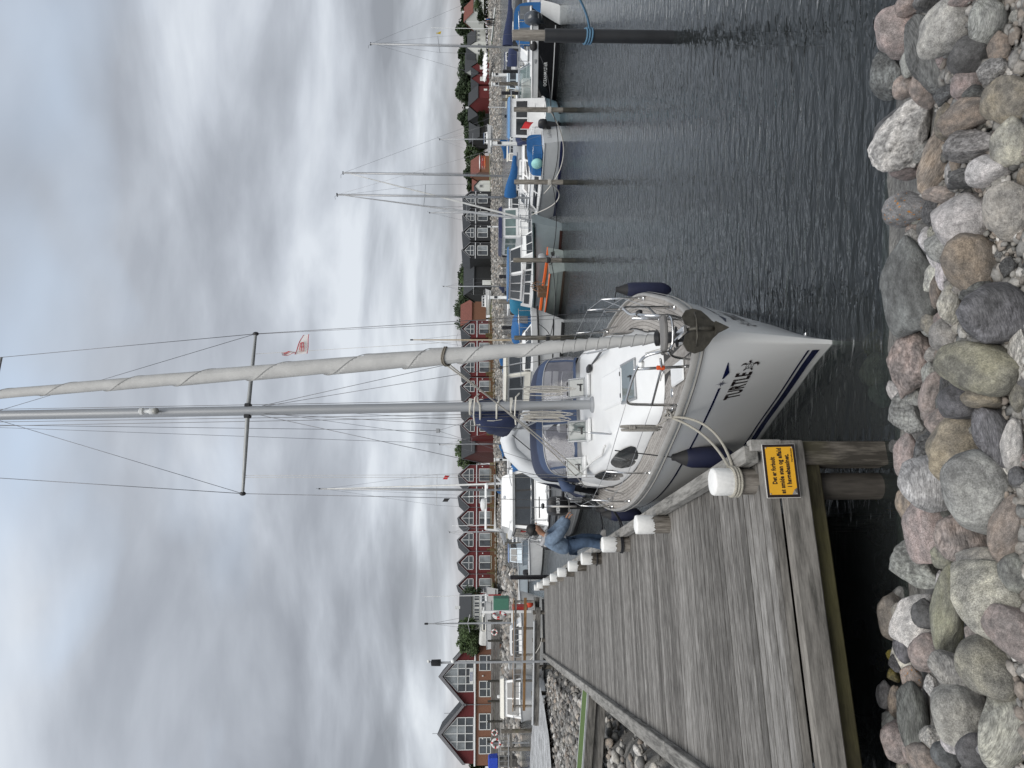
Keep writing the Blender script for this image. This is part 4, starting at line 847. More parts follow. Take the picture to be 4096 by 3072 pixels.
# fenders
FNAVY = pm('fender_navy', (.014,.018,.05), .6, var=.15); FWH = pm('fender_white', (.6,.6,.58), .5, var=.08, dirt=.2)
def fender(loc, rz, label, top=None, l=.62, r=.125, mat=FNAVY, rot=0, end=RUB):
    t = thing('fender', label, 'fender', loc, rz); t.rotation_euler = (0, rot, rz)
    MB().lathe([(.03,-l/2 - .07),(.06,-l/2 - .04),(r*.85,-l/2 + .02),(r,-l/2 + .09),(r*1.02,0),(r,l/2 - .09),(r*.85,l/2 - .02)], 18).build('fender_body', mat, t, 40)
    MB().lathe([(r*.86,l/2 - .025),(r*.6,l/2 + .05),(.045,l/2 + .11),(.04,l/2 + .15),(.02,l/2 + .155)], 16).build('fender_end', end, t, 40)
    if top: MB().tube([V(0,0,l/2 + .14), t.matrix_basis.inverted() @ top], .008, 6).build('fender_line', ROPEB, t)
    return t
def Yw(p): return Matrix.Translation(yt.location) @ Matrix.Rotation(rad(9.8), 4, 'Z') @ p
MWY = Matrix.Translation(yt.location) @ Matrix.Rotation(rad(9.8), 4, 'Z')
def yfender(q, sd, z, label, **k):
    p = hullpt(q, z + .2, sd, .14); return fender(MWY @ p, rad(9.8), label, MWY @ V(sd*(hbd(q) - .08), q, shr(q) + .30 + (.27 if sd < 0 and q < 5 else 0)), **k)
yfender(2.1, -1, .60, 'navy fender squeezed between the yacht bow and the jetty, behind the nearest bollard', l=.58, r=.13)
f_ = yfender(3.6, 1, .95, 'navy fender on the open-water side of the yacht', l=.62, r=.11)
yfender(7.1, -1, .75, 'navy fender at the yacht stern quarter beside the person', l=.55, r=.13); yfender(8.0, -1, .75, 'small navy fender hanging behind the stern-quarter one by the person', l=.5, r=.12)
# mooring lines
b1 = O + RT3 @ V(-.27, .27, DK); b3 = O + RT3 @ V(-.27, 6.45, DK); b4 = O + RT3 @ V(-.27, 9.75, DK)
def sagline(a, b, sag, n=14): return [lerp(a, b, i/n) - V(0,0,sag*4*(i/n)*(1 - i/n)) for i in range(n + 1)]
cl = MWY @ V(-.66, 1.2, shr(1.2) + .06)
ml = thing('mooring_rope', 'pale braided mooring rope from the yacht bow cleat to the nearest bollard', 'rope')
for k, dz in ((0, .22), (1, .19)):
    side = V(.13, .03 - .02*k, dz); p1 = b1 + side; mid = lerp(cl, p1, .55) + V(.12 + .16*k, -.05, -.10 - .06*k)
    pts_ = []
    for i in range(17):
        t = i/16; pts_.append(cl*(1-t)**2*(1) + mid*2*t*(1-t) + p1*t*t)
    MB().tube(pts_, .0135, 7).build('strand', pm('rope_braid', (.36,.34,.29), .9, var=.45, scale=130, bump=.006, bscale=200), ml, True)
for k in range(3): MB().tube([b1 + V(.133*math.cos(a), .133*math.sin(a), .16 + .026*k + .012*math.sin(a)) for a in [i*math.pi/10 for i in range(20)]], .0135, 7, closed=True).build('loop', MC['rope_braid'], ml, True)
bl = thing('mooring_rope', 'black mooring rope from the yacht stern to the third bollard', 'rope')
q6 = MWY @ V(-1.62, 6.6, 1.32)
for dz in (0, .05): MB().tube(sagline(q6 + V(0,0,dz*.2), b3 + V(.12, .0, .12 + dz), .1), .013, 6).build('strand', ROPEB, bl, True)
for k in range(2): MB().tube([b3 + V(.14*math.cos(a), .14*math.sin(a), .12 + .028*k) for a in [i*math.pi/8 for i in range(16)]], .013, 6, closed=True).build('loop', ROPEB, bl, True)
bl2 = thing('mooring_rope', 'black mooring rope from the yacht stern to the fourth bollard', 'rope')
MB().tube(sagline(MWY @ V(-1.4, 8.7, 1.35), b4 + V(.12,0,.12), .2), .014, 6).build('strand', ROPEB, bl2, True); MB().tube([b4 + V(.145*math.cos(a), .145*math.sin(a), .1) for a in [i*math.pi/8 for i in range(16)]], .014, 6, closed=True).build('loop', ROPEB, bl2, True)
# dinghy hoisted upright behind the cockpit
DN = pm('dinghy_pvc', (.62,.64,.66), .5, var=.05, scale=3); DGR = pm('dinghy_grey', (.07,.075,.08), .6)
dg = thing('inflatable_dinghy', 'pale grey inflatable dinghy hoisted upright behind the navy sprayhood', 'dinghy', MWY @ V(-.12, 9.75, 1.5), rad(9.8))
dp = [(-.98,.0),(-.95,.5),(-.86,.85),(-.62,1.22),(-.3,1.5),(0,1.58),(.3,1.5),(.62,1.22),(.86,.85),(.95,.5),(.98,.0)]
MB().tube([V(a*.88, 0, b) for a, b in dp], .20, 14).build('tube', DN, dg, True)
MB().prism([(a*.82, b*.97) for a, b in dp], lambda a, b: V(a, -.10 - .05*(1 - abs(a)), b), lambda a, b: V(a, .06, b)).build('floor', pm('dinghy_floor', (.58,.60,.62), .5, var=.05), dg, 40)
MB().prism([(-.42,.0),(-.42,.45),(-.2,.72),(.2,.72),(.42,.45),(.42,.0)], lambda a, b: V(a, -.185 - .0*(1 - abs(a)), b), lambda a, b: V(a, -.10, b)).build('bow_patch', DGR, dg)
MB().lathe([(.09,0),(.09,.02),(.05,.03),(.03,.03)], 16, (.0,-.19,.5), (0,-1,0)).build('valve', pm('valve_grey', (.3,.3,.3), .4), dg)
for sd in (-1, 1): MB().bbox((sd*.62, -.19, .75), (.05,.04,.3), .01, rot=Matrix.Rotation(sd*.5, 3, 'Y')).build('handle', DGR, dg)
mb = MB()
for a0, b0, a1, b1_ in ((-.17,-.1,-.05,.1),(-.05,.1,.03,-.04),(.03,-.04,.1,.1),(.1,.1,.2,-.1),(.0,-.1,.05,.02)):
    dx, dy = a1 - a0, b1_ - b0; l = math.hypot(dx, dy); nx_, ny_ = -dy/l*.016, dx/l*.016
    mb.add([V(a+.3, -.20, b+1.08) for a, b in ((a0+nx_,b0+ny_),(a1+nx_,b1_+ny_),(a1-nx_,b1_-ny_),(a0-nx_,b0-ny_))], [(0,1,2,3)])
mb.build('logo', SBK, dg, fixn=False)
vs_, fs_ = text_mesh('Aqua Marina', .075, .002); MB().add([V(v.x + .3, -.20, v.y + .93) for v in vs_], fs_).build('lettering', SBK, dg, fixn=False)
wire('hoist_line', V(-.4,-.2,.9), V(.1,-.25,1.5), .012, ROPEB, dg); wire('hoist_line', V(-.4,-.2,.9), V(-.9,-.2,.3), .012, ROPEB, dg)
# outboard on the pushpit
ob = thing('outboard_motor', 'black outboard motor clamped to the yacht stern rail, lettered MERCURY', 'outboard', MWY @ V(-1.62, 9.05, 2.12), rad(12))
MB().loft([[V(x*s_, y*s_ , z) for x, y in ((-.15,-.2),(.15,-.2),(.2,-.1),(.2,.2),(.12,.3),(-.12,.3),(-.2,.2),(-.2,-.1))] for s_, z in ((.85,-.28),(1,-.22),(1.02,-.05),(.95,.08),(.7,.14))], True, True).build('cowl', BLACK, ob, 40)
MB().bbox((0,.0,-.55), (.14,.2,.6), .04).build('leg', BLACK, ob); MB().bbox((0,0,-.32), (.32,.42,.03), .01).build('cowl_band', pm('grey_trim', (.2,.2,.2), .4), ob)
vs_, fs_ = text_mesh('MERCURY', .10, .004, .92); MB().add([V(v.x*.78, -.212 , v.y - .08) for v in vs_], fs_).build('lettering', WHT, ob, fixn=False)
MB().tube([V(.1,-.1,-.2), V(.3,-.35,-.18), V(.42,-.45,-.2)], [.03,.03,.025], 8).build('tiller', BLACK, ob)
# bicycle strapped to the stern rail
bk = thing('bicycle', 'small silver bicycle strapped to the yacht stern rail beside the person', 'bicycle', MWY @ V(-1.62, 8.35, 1.95), rad(9.8))
for yy, zz in ((0, .12), (.52, .1)):
    w = MB().tube([V(-.1*zz, yy + .24*math.cos(a), .24*math.sin(a)) for a in [i*math.pi/10 for i in range(20)]], .02, 7, closed=True).build('wheel', pm('tyre_pale', (.5,.48,.45), .7), bk, True)
    mb = MB()
    for k in range(8): a = k*math.pi/4; mb.tube([V(0, yy, 0), V(0, yy + .23*math.cos(a), .23*math.sin(a))], .003, 4)
    mb.build('spokes', STEEL, w)
MB().tube([V(0,0,0), V(0,.12,.34), V(0,.45,.32), V(0,.52,0), V(0,.3,-.02), V(0,0,0)], .017, 8).build('bike_frame', pm('silver_frame', (.55,.55,.56), .35, .6), bk, True); MB().tube([V(-.25,.44,.5), V(.2,.44,.5)], .012, 7).build('handlebar', BLACK, bk); MB().bbox((0,.1,.45), (.12,.22,.06), .025).build('saddle', BLACK, bk)
# courtesy pennants under the spreader
PW = pm('pennant_cloth', (.75,.73,.72), .9, var=.05, alpha=1); PR = pm('pennant_red', (.55,.03,.05), .9)
def pennant(loc, sc, label, rz, col=PW, wave=.06, tri=True, red=True):
    t = thing('pennant', label, 'flag', loc, rz, None)
    rr = [[V(sc*x, wave*sc*math.sin(x*7 + z*3), sc*(z*(1 - .55*x if tri else 1) - .12*x)) for z in (-.28,-.14,0,.14,.28)] for x in [i/8 for i in range(9)]]
    MB().loft(rr, False).build('cloth', col, t, True)
    if red:
        for e in (0, 4): MB().tube([r_[e] for r_ in rr], .016*sc, 5).build('red_border', PR, t)
        mb = MB()
        for a0, b0, a1, b1_ in ((.15,-.1,.55,-.02),(.15,.0,.55,.06),(.2,.1,.5,.12),(.15,-.1,.15,.1),(.55,-.02,.5,.12),(.35,-.06,.35,.1)): mb.tube([V(sc*a0, -.05*sc + wave*sc*math.sin(a0*7), sc*(b0 - .1*a0)), V(sc*a1, -.05*sc + wave*sc*math.sin(a1*7), sc*(b1_ - .1*a1))], .014*sc, 4)
        mb.build('red_mark', PR, t)
    return t
hp = MWY @ (tips[1] + V(-.34, -.03, -.03))
pennant(hp + V(0,0,-.72), .36, 'white pennant with red border and mark flying under the yacht spreader', rad(25), tri=True)
p2 = pennant(hp + V(0,-.02,-.42), .22, 'limp white and red pennant hanging just below the yacht spreader', rad(80), red=True); p2.rotation_euler = (0, rad(70), rad(60))
# ================================================================== OTHER BOATS
def paint(name, col, rough=.35, coat=.3, dirt=.12): return pm(name, col, rough, var=.05, scale=3, coat=coat, dirt=dirt)
def empty(name, par, loc=(0,0,0)):
    e = bpy.data.objects.new(name, None); COL.objects.link(e); e.parent = par; e.location = loc; return e
def mk_hull(t, L, B, fb, fs, mat, tw=.8, full=.55, rake=.35, boot=None, rub=None, deckm=None, inner=False, double=False, lap=None, flare=.78):
    # returns half-beam and sheer functions of y (bow at -L/2, stern at L/2)
    def hb(u):
        if double: return B/2*max(.03, math.sin(math.pi*min(1, max(0, .02 + u*.96)))**.55)
        return B/2*(max(.02, min(1, (u/full))**.62) if u < full else lerp(1, tw, ((u - full)/(1 - full))**1.5))
    def sh(u): return fs + (fb - fs)*(1 - u)**1.7 + ((fb - fs)*.5*max(0, u - .75) if double else 0)
    us = [0,.02,.05,.1,.17,.25,.35,.45,.55,.65,.75,.85,.93,1]
    rings = []
    for u in us:
        r = []
        for tz in (1, .8, .55, .3, .08, -.1, -.35):
            z = sh(u)*tz if tz > 0 else tz; k = (flare + (1 - flare)*max(tz, 0)**.8)*(1 + min(tz, 0)*.9); off = rake*(1 - max(tz, -.2))*(1 - min(u/.5, 1))**2
            k *= (1 - (1 - u)**3*.35*(1 - max(tz, 0)))
            if double and u > .5: off = -rake*(1 - max(tz, -.2))*(1 - min((1-u)/.5, 1))**2
            r.append((hb(u)*k, u*L - L/2 + off, z))
        rings.append([V(-x, y, z) for x, y, z in r] + [V(x, y, z) for x, y, z in r[::-1]])
    mb = MB().loft(rings, False); n = len(rings[0]); mb.f.append(tuple((len(rings)-1)*n + j for j in range(n))); mb.f.append(tuple(range(n)))
    hull = mb.build('hull', mat, t, 45)
    def strip(z0, z1, m_, nm, off=.012, sides=(-1, 1), f=None):
        for sd in sides:
            rows = []
            for u in us[1:]:
                s_ = sh(u); row = []
                for z in (z0(u) if callable(z0) else z0, z1(u) if callable(z1) else z1):
                    tz = z/s_; k = flare + (1 - flare)*max(tz, 0)**.8; k *= (1 - (1 - u)**3*.35*(1 - max(tz, 0))); o_ = rake*(1 - tz)*(1 - min(u/.5, 1))**2
                    if double and u > .5: o_ = -rake*(1 - tz)*(1 - min((1-u)/.5, 1))**2
                    row.append(V(sd*(hb(u)*k + off), u*L - L/2 + o_ - off*(u < .1), z))
                rows.append(row)
            MB().loft(rows, False).build(nm, m_, hull, True)
    if boot: strip(-.05, boot[1], boot[0], 'boot_stripe')
    if rub:
        for sd in (-1, 1): MB().tube([V(sd*(hb(u) + .01), u*L - L/2, sh(u) - rub[1]) for u in us], rub[2], 6).build('rub_rail', rub[0], hull, True)
    if lap:
        for k in range(1, 6):
            for sd in (-1, 1):
                pts_ = []
                for u in us:
                    tz = k/6; kk = (flare + (1 - flare)*tz**.8)*(1 - (1 - u)**3*.35*(1 - tz)); pts_.append(V(sd*(hb(u)*kk + .004), u*L - L/2 + rake*(1 - tz)*(1 - min(u/.5, 1))**2, sh(u)*tz))
                MB().tube(pts_, .014, 5).build('strake', lap, hull, True)
    if not inner:
        MB().loft([[V(-hb(u) + .02, u*L - L/2, sh(u) - .03), V(0, u*L - L/2, sh(u) + .02), V(hb(u) - .02, u*L - L/2, sh(u) - .03)] for u in us], False).build('deck', deckm or GEL2, t, True)
    return hb, sh, hull, strip
def quad_pane(p00, p10, p11, p01, u0, u1, v0, v1, nrm, off=.012):
    f = lambda u, v: lerp(lerp(p00, p10, u), lerp(p01, p11, u), v) + nrm*off
    return [f(u0, v0), f(u1, v0), f(u1, v1), f(u0, v1)]
def cabin(t, y0, y1, w0, w1, z0, h, fr=.3, bk=.1, side=.08, mat=GEL, panes=None, roof=None, over=.08, name='cabin', glass=GLASS, rth=.06, frame=None):
    # frustum house; panes = dict(front=n, side=n, back=n)
    c = [V(-w0/2, y0, z0), V(w0/2, y0, z0), V(w1/2, y1, z0), V(-w1/2, y1, z0)]
    d = [V(-w0/2 + side, y0 + fr, z0 + h), V(w0/2 - side, y0 + fr, z0 + h), V(w1/2 - side, y1 - bk, z0 + h), V(-w1/2 + side, y1 - bk, z0 + h)]
    cb = MB().add(c + d, [(0,1,5,4),(1,2,6,5),(2,3,7,6),(3,0,4,7),(4,5,6,7)]).build(name, mat, t)
    faces = dict(front=[(c[0], c[1], d[1], d[0])], back=[(c[2], c[3], d[3], d[2])], side=[(c[1], c[2], d[2], d[1]), (c[3], c[0], d[0], d[3])])
    for key, (n_, v0, v1) in (panes or {}).items():
        for q in faces[key]:
            nr = (q[1] - q[0]).cross(q[3] - q[0]).normalized()
            for i in range(n_):
                g = .05; a = g + (1 - 2*g)*i/n_ + .018; b = g + (1 - 2*g)*(i+1)/n_ - .018
                w = quad_pane(*q, a, b, v0, v1, nr, .012)
                ob_ = MB().add(w + [p - nr*.02 for p in w], [(0,1,2,3),(0,4,5,1),(1,5,6,2),(2,6,7,3),(3,7,4,0)]).build('window', glass, cb)
                if frame:
                    o2 = quad_pane(*q, a - .02, b + .02, v0 - .04, v1 + .04, nr, .008); MB().add(o2, [(0,1,2,3)]).build('window_frame', frame, ob_)
    if roof:
        o_ = over; r = [d[0] + V(-o_,-o_,0), d[1] + V(o_,-o_,0), d[2] + V(o_,o_,0), d[3] + V(-o_,o_,0)]; up = [lerp(p, sum(r, V(0,0,0))/4, .06) + V(0,0,rth) for p in r]
        MB().add([p + V(0,0,.003) for p in r] + up, [(0,1,2,3),(4,5,6,7),(0,1,5,4),(1,2,6,5),(2,3,7,6),(3,0,4,7)]).build('roof', roof, cb)
    return cb
def canopy(t, y0, y1, w, z0, h, mat, name='canopy', win=None, slope=.25):
    rr = []
    for k in range(7):
        y = lerp(y0, y1, k/6); hh = h*(1 - slope*(1 - k/6)**2) - .05*h*(k % 2)
        rr.append([V(w/2*math.copysign(abs(math.cos(a))**.5, math.cos(a)), y, z0 + hh*math.sin(a)**.5) for a in [math.pi*i/14 for i in range(15)]])
    mb = MB().loft(rr, False); n = 15
    mb.f.append(tuple(range(n))); mb.f.append(tuple(6*n + j for j in range(n))); cn = mb.build(name, mat, t, 40)
    if win:
        for yy, s_ in ((y1 + .012, 1), (y0 - .012, -1)):
            for xa in (-.25, .25): MB().add([V(w*(xa - .17), yy, z0 + h*.3), V(w*(xa + .17), yy, z0 + h*.3), V(w*(xa + .15), yy, z0 + h*.78), V(w*(xa - .15), yy, z0 + h*.78)], [(0,1,2,3)]).build('canopy_window', win, cn)
        for sd in (-1, 1):
            MB().add([V(sd*(w/2 + .012), lerp(y0, y1, a), z0 + h*b) for a, b in ((.2,.15),(.85,.15),(.85,.6),(.2,.5))], [(0,1,2,3)]).build('canopy_window', win, cn)
    return cn
def rail(t, hb, sh, L, u0, u1, h, r=.014, n=6, posts=4, mat=STEEL, name='guard_rail', front=True):
    for sd in (-1, 1):
        pts_ = [V(sd*(hb(lerp(u0, u1, i/n)) - .06), lerp(u0, u1, i/n)*L - L/2, sh(lerp(u0, u1, i/n)) + h) for i in range(n + 1)]
        if front and sd == 1: pts_ = [V(0, u0*L - L/2 - .12, sh(u0) + h)] + pts_
        if front and sd == -1: pts_ = [V(0, u0*L - L/2 - .12, sh(u0) + h)] + pts_
        rl = MB().tube(pts_, r, 6).build(name, mat, t, True)
        for i in range(posts):
            u = lerp(u0 + .03, u1, i/(posts - 1)); MB().tube([V(sd*(hb(u) - .06), u*L - L/2, sh(u) - .03), V(sd*(hb(u) - .06), u*L - L/2, sh(u) + h)], r*.9, 6).build('rail_post', mat, rl)
def outboard(t, loc, sc=1.0, tilt=0.0, col=BLACK, rz=0, letter=None):
    e = empty('outboard_motor', t, loc); e.rotation_euler = (tilt, 0, rz); e.scale = (sc,)*3
    MB().loft([[V(x*s_, y*s_ + .05, z) for x, y in ((-.15,-.22),(.15,-.22),(.21,-.05),(.2,.22),(.12,.32),(-.12,.32),(-.2,.22),(-.21,-.05))] for s_, z in ((.8,0),(.98,.06),(1.03,.25),(.97,.42),(.72,.52),(.4,.55))], True, True).build('cowl', col, e, 40)
    MB().loft([[V(x*s_, y*s_ + .05, z) for x, y in ((-.07,-.13),(.07,-.13),(.08,.16),(-.08,.16))] for s_, z in ((1.2,.0),(.9,-.5),(.7,-.8))], True, True).build('leg', col, e); MB().bbox((0,.1,-.62), (.3,.36,.02), .008).build('cavitation_plate', col, e)
    MB().lathe([(.05,-.14),(.07,0),(.04,.18)], 10, (0,.12,-.78), (0,1,0)).build('gearcase', col, e, 40); MB().bbox((0,-.2,-.15), (.22,.14,.3), .03).build('clamp', col, e)
    if letter:
        vs_, fs_ = text_mesh(letter, .13, .003, .95)
        MB().add([V(-.222, .06 - v.x*.62, v.y + .28) for v in vs_], fs_).build('lettering', WHT, e, fixn=False); MB().add([V(v.x*.4, .385, v.y*.7 + .28) for v in vs_], fs_).build('lettering', WHT, e, fixn=False)
    return e
def rig(t, L, y, z0, H, jib=None, boom=None, spread=.9, col=ALU, lean=0, bowy=None, r=.055, boomlen=2.6, covm=BLUEC, sprz=.55, bowz=.9, wires=True, hb=.8):
    ms = MB().tube([V(0, y, z0), V(lean*.5, y + .05, z0 + H*.5), V(lean, y + .1, z0 + H)], [r, r, r*.7], 10).build('mast', col, t, True); tp = V(lean, y + .1, z0 + H)
    by = bowy if bowy is not None else -L/2 + .15
    if wires:
        zs = z0 + H*sprz
        for sd in (-1, 1):
            tip = V(sd*spread + lean*sprz, y + .12, zs); MB().tube([V(lean*sprz, y + .05, zs), tip], .016, 6).build('spreader', col, ms)
            for a, b in ((V(sd*hb, y + .2, bowz - .1), tip), (tip, tp - V(0,0,.3))): MB().tube([a, b], .006, 4).build('shroud', WIRE, ms)
        MB().tube([tp, V(0, L/2 - .05, bowz - .1)], .006, 4).build('backstay', WIRE, ms)
        for k in (-.05, .07): MB().tube([V(k, y + .15, z0 + .3), tp + V(k*.4,.05,-.1)], .005, 4).build('halyard', WIRE, ms)
    a = V(0, by, bowz); b = tp - V(0, .05, H*.04)
    if jib: MB().tube([lerp(a, b, k/10) for k in range(11)], [.03,.055,.065,.06,.055,.05,.045,.04,.034,.027,.015], 8).build('furled_jib', jib, ms, True)
    else: MB().tube([a, b], .007, 4).build('forestay', WIRE, ms)
    MB().tube([tp, tp + V(0,-.12,.14), tp + V(0,-.3,.14)], .008, 4).build('wind_vane', BLACK, ms); MB().bbox(tp, (.08,.2,.06), .01).build('masthead', BLACK, ms)
    if boom:
        rr = []
        for i in range(8):
            f = i/7; c = V(.02*math.sin(i*2), y + .1 + boomlen*f, boom + .18*(1 - f) + .04*math.sin(i)); rx, rz = lerp(.16, .06, f), lerp(.34, .10, f)
            rr.append([c + V(rx*math.cos(q), 0, rz*math.sin(q)) for q in [k*math.pi/6 for k in range(12)]])
        MB().loft(rr, True, True).build('sail_cover', covm, t, 50); MB().tube([V(0, y, boom - .1), V(0, y + boomlen + .3, boom - .1)], .04, 8).build('boom', col, t)
    return ms
def polar(py, d): return V((1536 - py)/FPX*d, d, 0)
# ---- 1 big white motor cruiser behind the person
GW = paint('cruiser_white', (.75,.755,.75)); CREAM = paint('cruiser_cream', (.66,.64,.57)); GREYH = paint('hull_grey', (.30,.31,.32))
t = thing('motor_cruiser', 'large white motor cruiser with flybridge, bow-on behind the person on the jetty', 'motorboat', (-5.0, 30.2, 0), rad(15)); L = 9.6
hb, sh, hull, strip = mk_hull(t, L, 3.35, 1.42, 1.15, paint('cruiser_hull', (.50,.51,.52)), .86, .45, .7, (RUB, .10), (RUB, .06, .035), GW, lap=paint('hull_line', (.28,.285,.29)))
strip(lambda u: sh(u)*.72, lambda u: sh(u)*.78, paint('stripe_grey', (.07,.07,.08)), 'side_stripe')
cabin(t, -2.9, 3.6, 2.3, 2.9, 1.3, .42, .35, .1, .12, GW, dict(side=(4,.25,.75)), None, name='trunk_cabin')
cb = cabin(t, -1.7, 2.6, 2.45, 2.75, 1.62, .98, .35, .15, .12, GW, dict(front=(3,.16,.86), side=(3,.2,.84), back=(2,.2,.8)), GW, .16, 'wheelhouse', rth=.12, frame=RUB)
cabin(t, -.9, 2.2, 2.2, 2.3, 2.72, .3, .2, .05, .1, GW, None, None, name='flybridge')
fb_ = MB(); rp = [V(-1.05,-.5,3.35), V(1.05,-.5,3.35), V(1.1,2.0,3.3), V(-1.1,2.0,3.3)]
fb_.tube([V(-1.05,2.0,2.9), V(-1.1,-.4,3.3), V(1.1,-.4,3.3), V(1.05,2.0,2.9)], .055, 8); fb_.build('windscreen_arch', GW, t, True)
for sd in (-1, 1): MB().tube([V(sd*1.05,1.8,2.9), V(sd*1.0,1.6,3.7)], .045, 8).build('arch_leg', GW, t)
MB().tube([V(-1.0,1.6,3.7), V(1.0,1.6,3.7)], .05, 8).build('arch_top', GW, t)
MB().lathe([(.28,0),(.3,.05),(.28,.14),(.1,.2)], 18, (.1, 1.7, 3.74)).build('radar_dome', GW, t, 40); MB().lathe([(.12,0),(.14,.06),(.05,.1)], 14, (.9,1.5,3.6)).build('antenna_dome', GW, t, 40)
MB().lathe([(.08,0),(.09,.1),(.06,.16)], 12, (.15,-.65,2.86), (0,-1,.3)).build('searchlight', STEEL, t, 40)
for a, h_ in ((-.8, 1.9), (.5, 1.2)): MB().tube([V(a,1.9,3.3), V(a,2.1,3.3 + h_)], .012, 5).build('antenna', WHT, t)
rail(t, hb, sh, L, .06, .62, .62, .018, 8, 6)
for sd in (-1, 1): MB().tube([V(sd*.5, -1.75, 2.65), V(sd*.85, -1.6, 2.72), V(sd*1.1, -1.0, 2.72)], .015, 6).build('roof_rail', STEEL, t)
MB().bbox((0,-3.7,1.40), (.5,.5,.05), .02).build('fore_hatch', GLASS, t); MB().bbox((0,-4.4,1.46), (.12,.6,.06), .02).build('anchor_roller', STEEL, t)
MB().bbox((-1.22,-.3,2.1), (.02,.5,.3), .01).build('name_board', RED, t)
cruiser = t
Mc = Matrix.Translation(t.location) @ Matrix.Rotation(rad(15), 4, 'Z')
for k, (y, lb_) in enumerate(((-1.6, 'black fender on the white cruiser, nearest the person'), (-.2, 'navy fender on the white cruiser, middle of three'), (2.0, 'black fender farthest aft on the white cruiser'))):
    fender(Mc @ V(-1.72, y, .72), rad(15), lb_, Mc @ V(-1.6, y, 1.5), l=.75, r=.16, mat=FNAVY if k == 1 else RUB)
# ---- 2 speedboat with black hull
t = thing('speedboat', 'white and black speedboat lettered OCEANMASTER with open windscreen', 'motorboat', polar(292, 38.2), rad(36)); L = 7.0
BKH = paint('hull_black', (.012,.012,.014), .15, .6, .03)
hb, sh, hull, strip = mk_hull(t, L, 2.5, 1.3, 1.1, BKH, .9, .5, .9, None, (GW, .03, .04), GW, flare=.7)
strip(lambda u: sh(u)*.74, lambda u: sh(u)*1.0, GW, 'white_topside', .016); strip(lambda u: .17, lambda u: .21, GW, 'pin_stripe', .014)
cabin(t, -1.2, .2, 1.5, 1.9, 1.05, .15, .3, .1, .2, GW, None, None, name='foredeck_moulding')
ws = empty('windscreen', t); pr = [V(-.95,.9,1.12), V(-.85,-.2,1.14), V(0,-.55,1.15), V(.85,-.2,1.14), V(.95,.9,1.12)]; up = [p + V(-p.x*.12, .42, .55) for p in pr]
for i in range(4): MB().add([pr[i], pr[i+1], up[i+1], up[i]], [(0,1,2,3)]).build('pane', pm('screen_glass', (.16,.22,.22), .08, alpha=.55, coat=.5), ws)
MB().tube(up, .02, 6).build('screen_frame', STEEL, ws); MB().tube(pr, .02, 6).build('screen_frame', STEEL, ws)
for p, q in zip(pr, up): MB().tube([p, q], .016, 6).build('screen_post', STEEL, ws)
rail(t, hb, sh, L, .05, .5, .5, .018, 8, 4)
for sd in (-1, 1): MB().bbox((sd*.45, .9, 1.25), (.5,.5,.6), .08).build('seat', paint('seat_white', (.68,.67,.64)), t)
MB().bbox((0, 2.2, 1.15), (1.6,.5,.5), .08).build('bench', paint('seat_white', (.68,.67,.64)), t); MB().bbox((0,.5,1.02), (1.9,3.6,.1), .02).build('cockpit_sole', GREYH, t)
MB().tube([V(-.9,1.5,1.1), V(-.8,1.5,2.0), V(.8,1.5,2.0), V(.9,1.5,1.1)], .03, 8).build('arch', STEEL, t, True)
for sd in (1,):
    vs_, fs_ = text_mesh('OCEANMASTER', .2, .004, 1.05)
    for sg2 in (-1, 1):
        pts_ = []
        for v in vs_:
            u = .42 + (v.x*.85/L)*(1 if sg2 > 0 else -1); tz = .46 + v.y*.9/1.1; k_ = (.7 + .3*tz**.8); pts_.append(V(sg2*(hb(u)*k_ + .02), u*L - L/2 + .9*(1 - tz)*(1 - min(u/.5,1))**2, sh(u)*tz))
        MB().add(pts_, fs_).build('name_lettering', WHT, hull, fixn=False)
outboard(t, V(0, L/2 + .25, .95), 1.0)
t.scale = (1, 1, 1.17)
Mo = Matrix.Translation(t.location) @ Matrix.Rotation(rad(38), 4, 'Z')
fender(Mo @ V(-1.25, 1.2, .75), rad(38), 'navy fender hanging on the black speedboat', Mo @ V(-1.1,1.2,1.3), l=.6, r=.16)
f_ = fender(Mo @ V(-.55,-2.0,1.32), rad(38), 'black fender lying on the speedboat foredeck', None, l=.9, r=.19, mat=RUB); f_.rotation_euler = (rad(90), 0, rad(38+60))
# ---- 3 blue canopy outboard boat at the picture edge
t = thing('canopy_motorboat', 'white motorboat with bright blue canopy and large grey outboard beside the black pile', 'motorboat', V(19.2, 38.8, 0), rad(160)); L = 5.6
hb, sh, hull, strip = mk_hull(t, L, 2.3, 1.15, .95, GW, .9, .5, .6, (RUB, .08), (GREYH, .04, .03), GW)
canopy(t, -.6, 2.3, 2.0, .95, 1.35, BLUEC, win=pm('canopy_vinyl', (.12,.13,.14), .15, coat=.4))
outboard(t, V(.0, L/2 + .35, 1.2), 1.35, rad(-42), pm('yamaha_grey', (.05,.058,.07), .3, coat=.5), rad(20), 'YAMAHA')
cabin(t, -1.6, -.2, 1.6, 1.8, 1.05, .45, .5, .1, .15, GW, dict(front=(2,.2,.8), side=(2,.2,.8)), None)
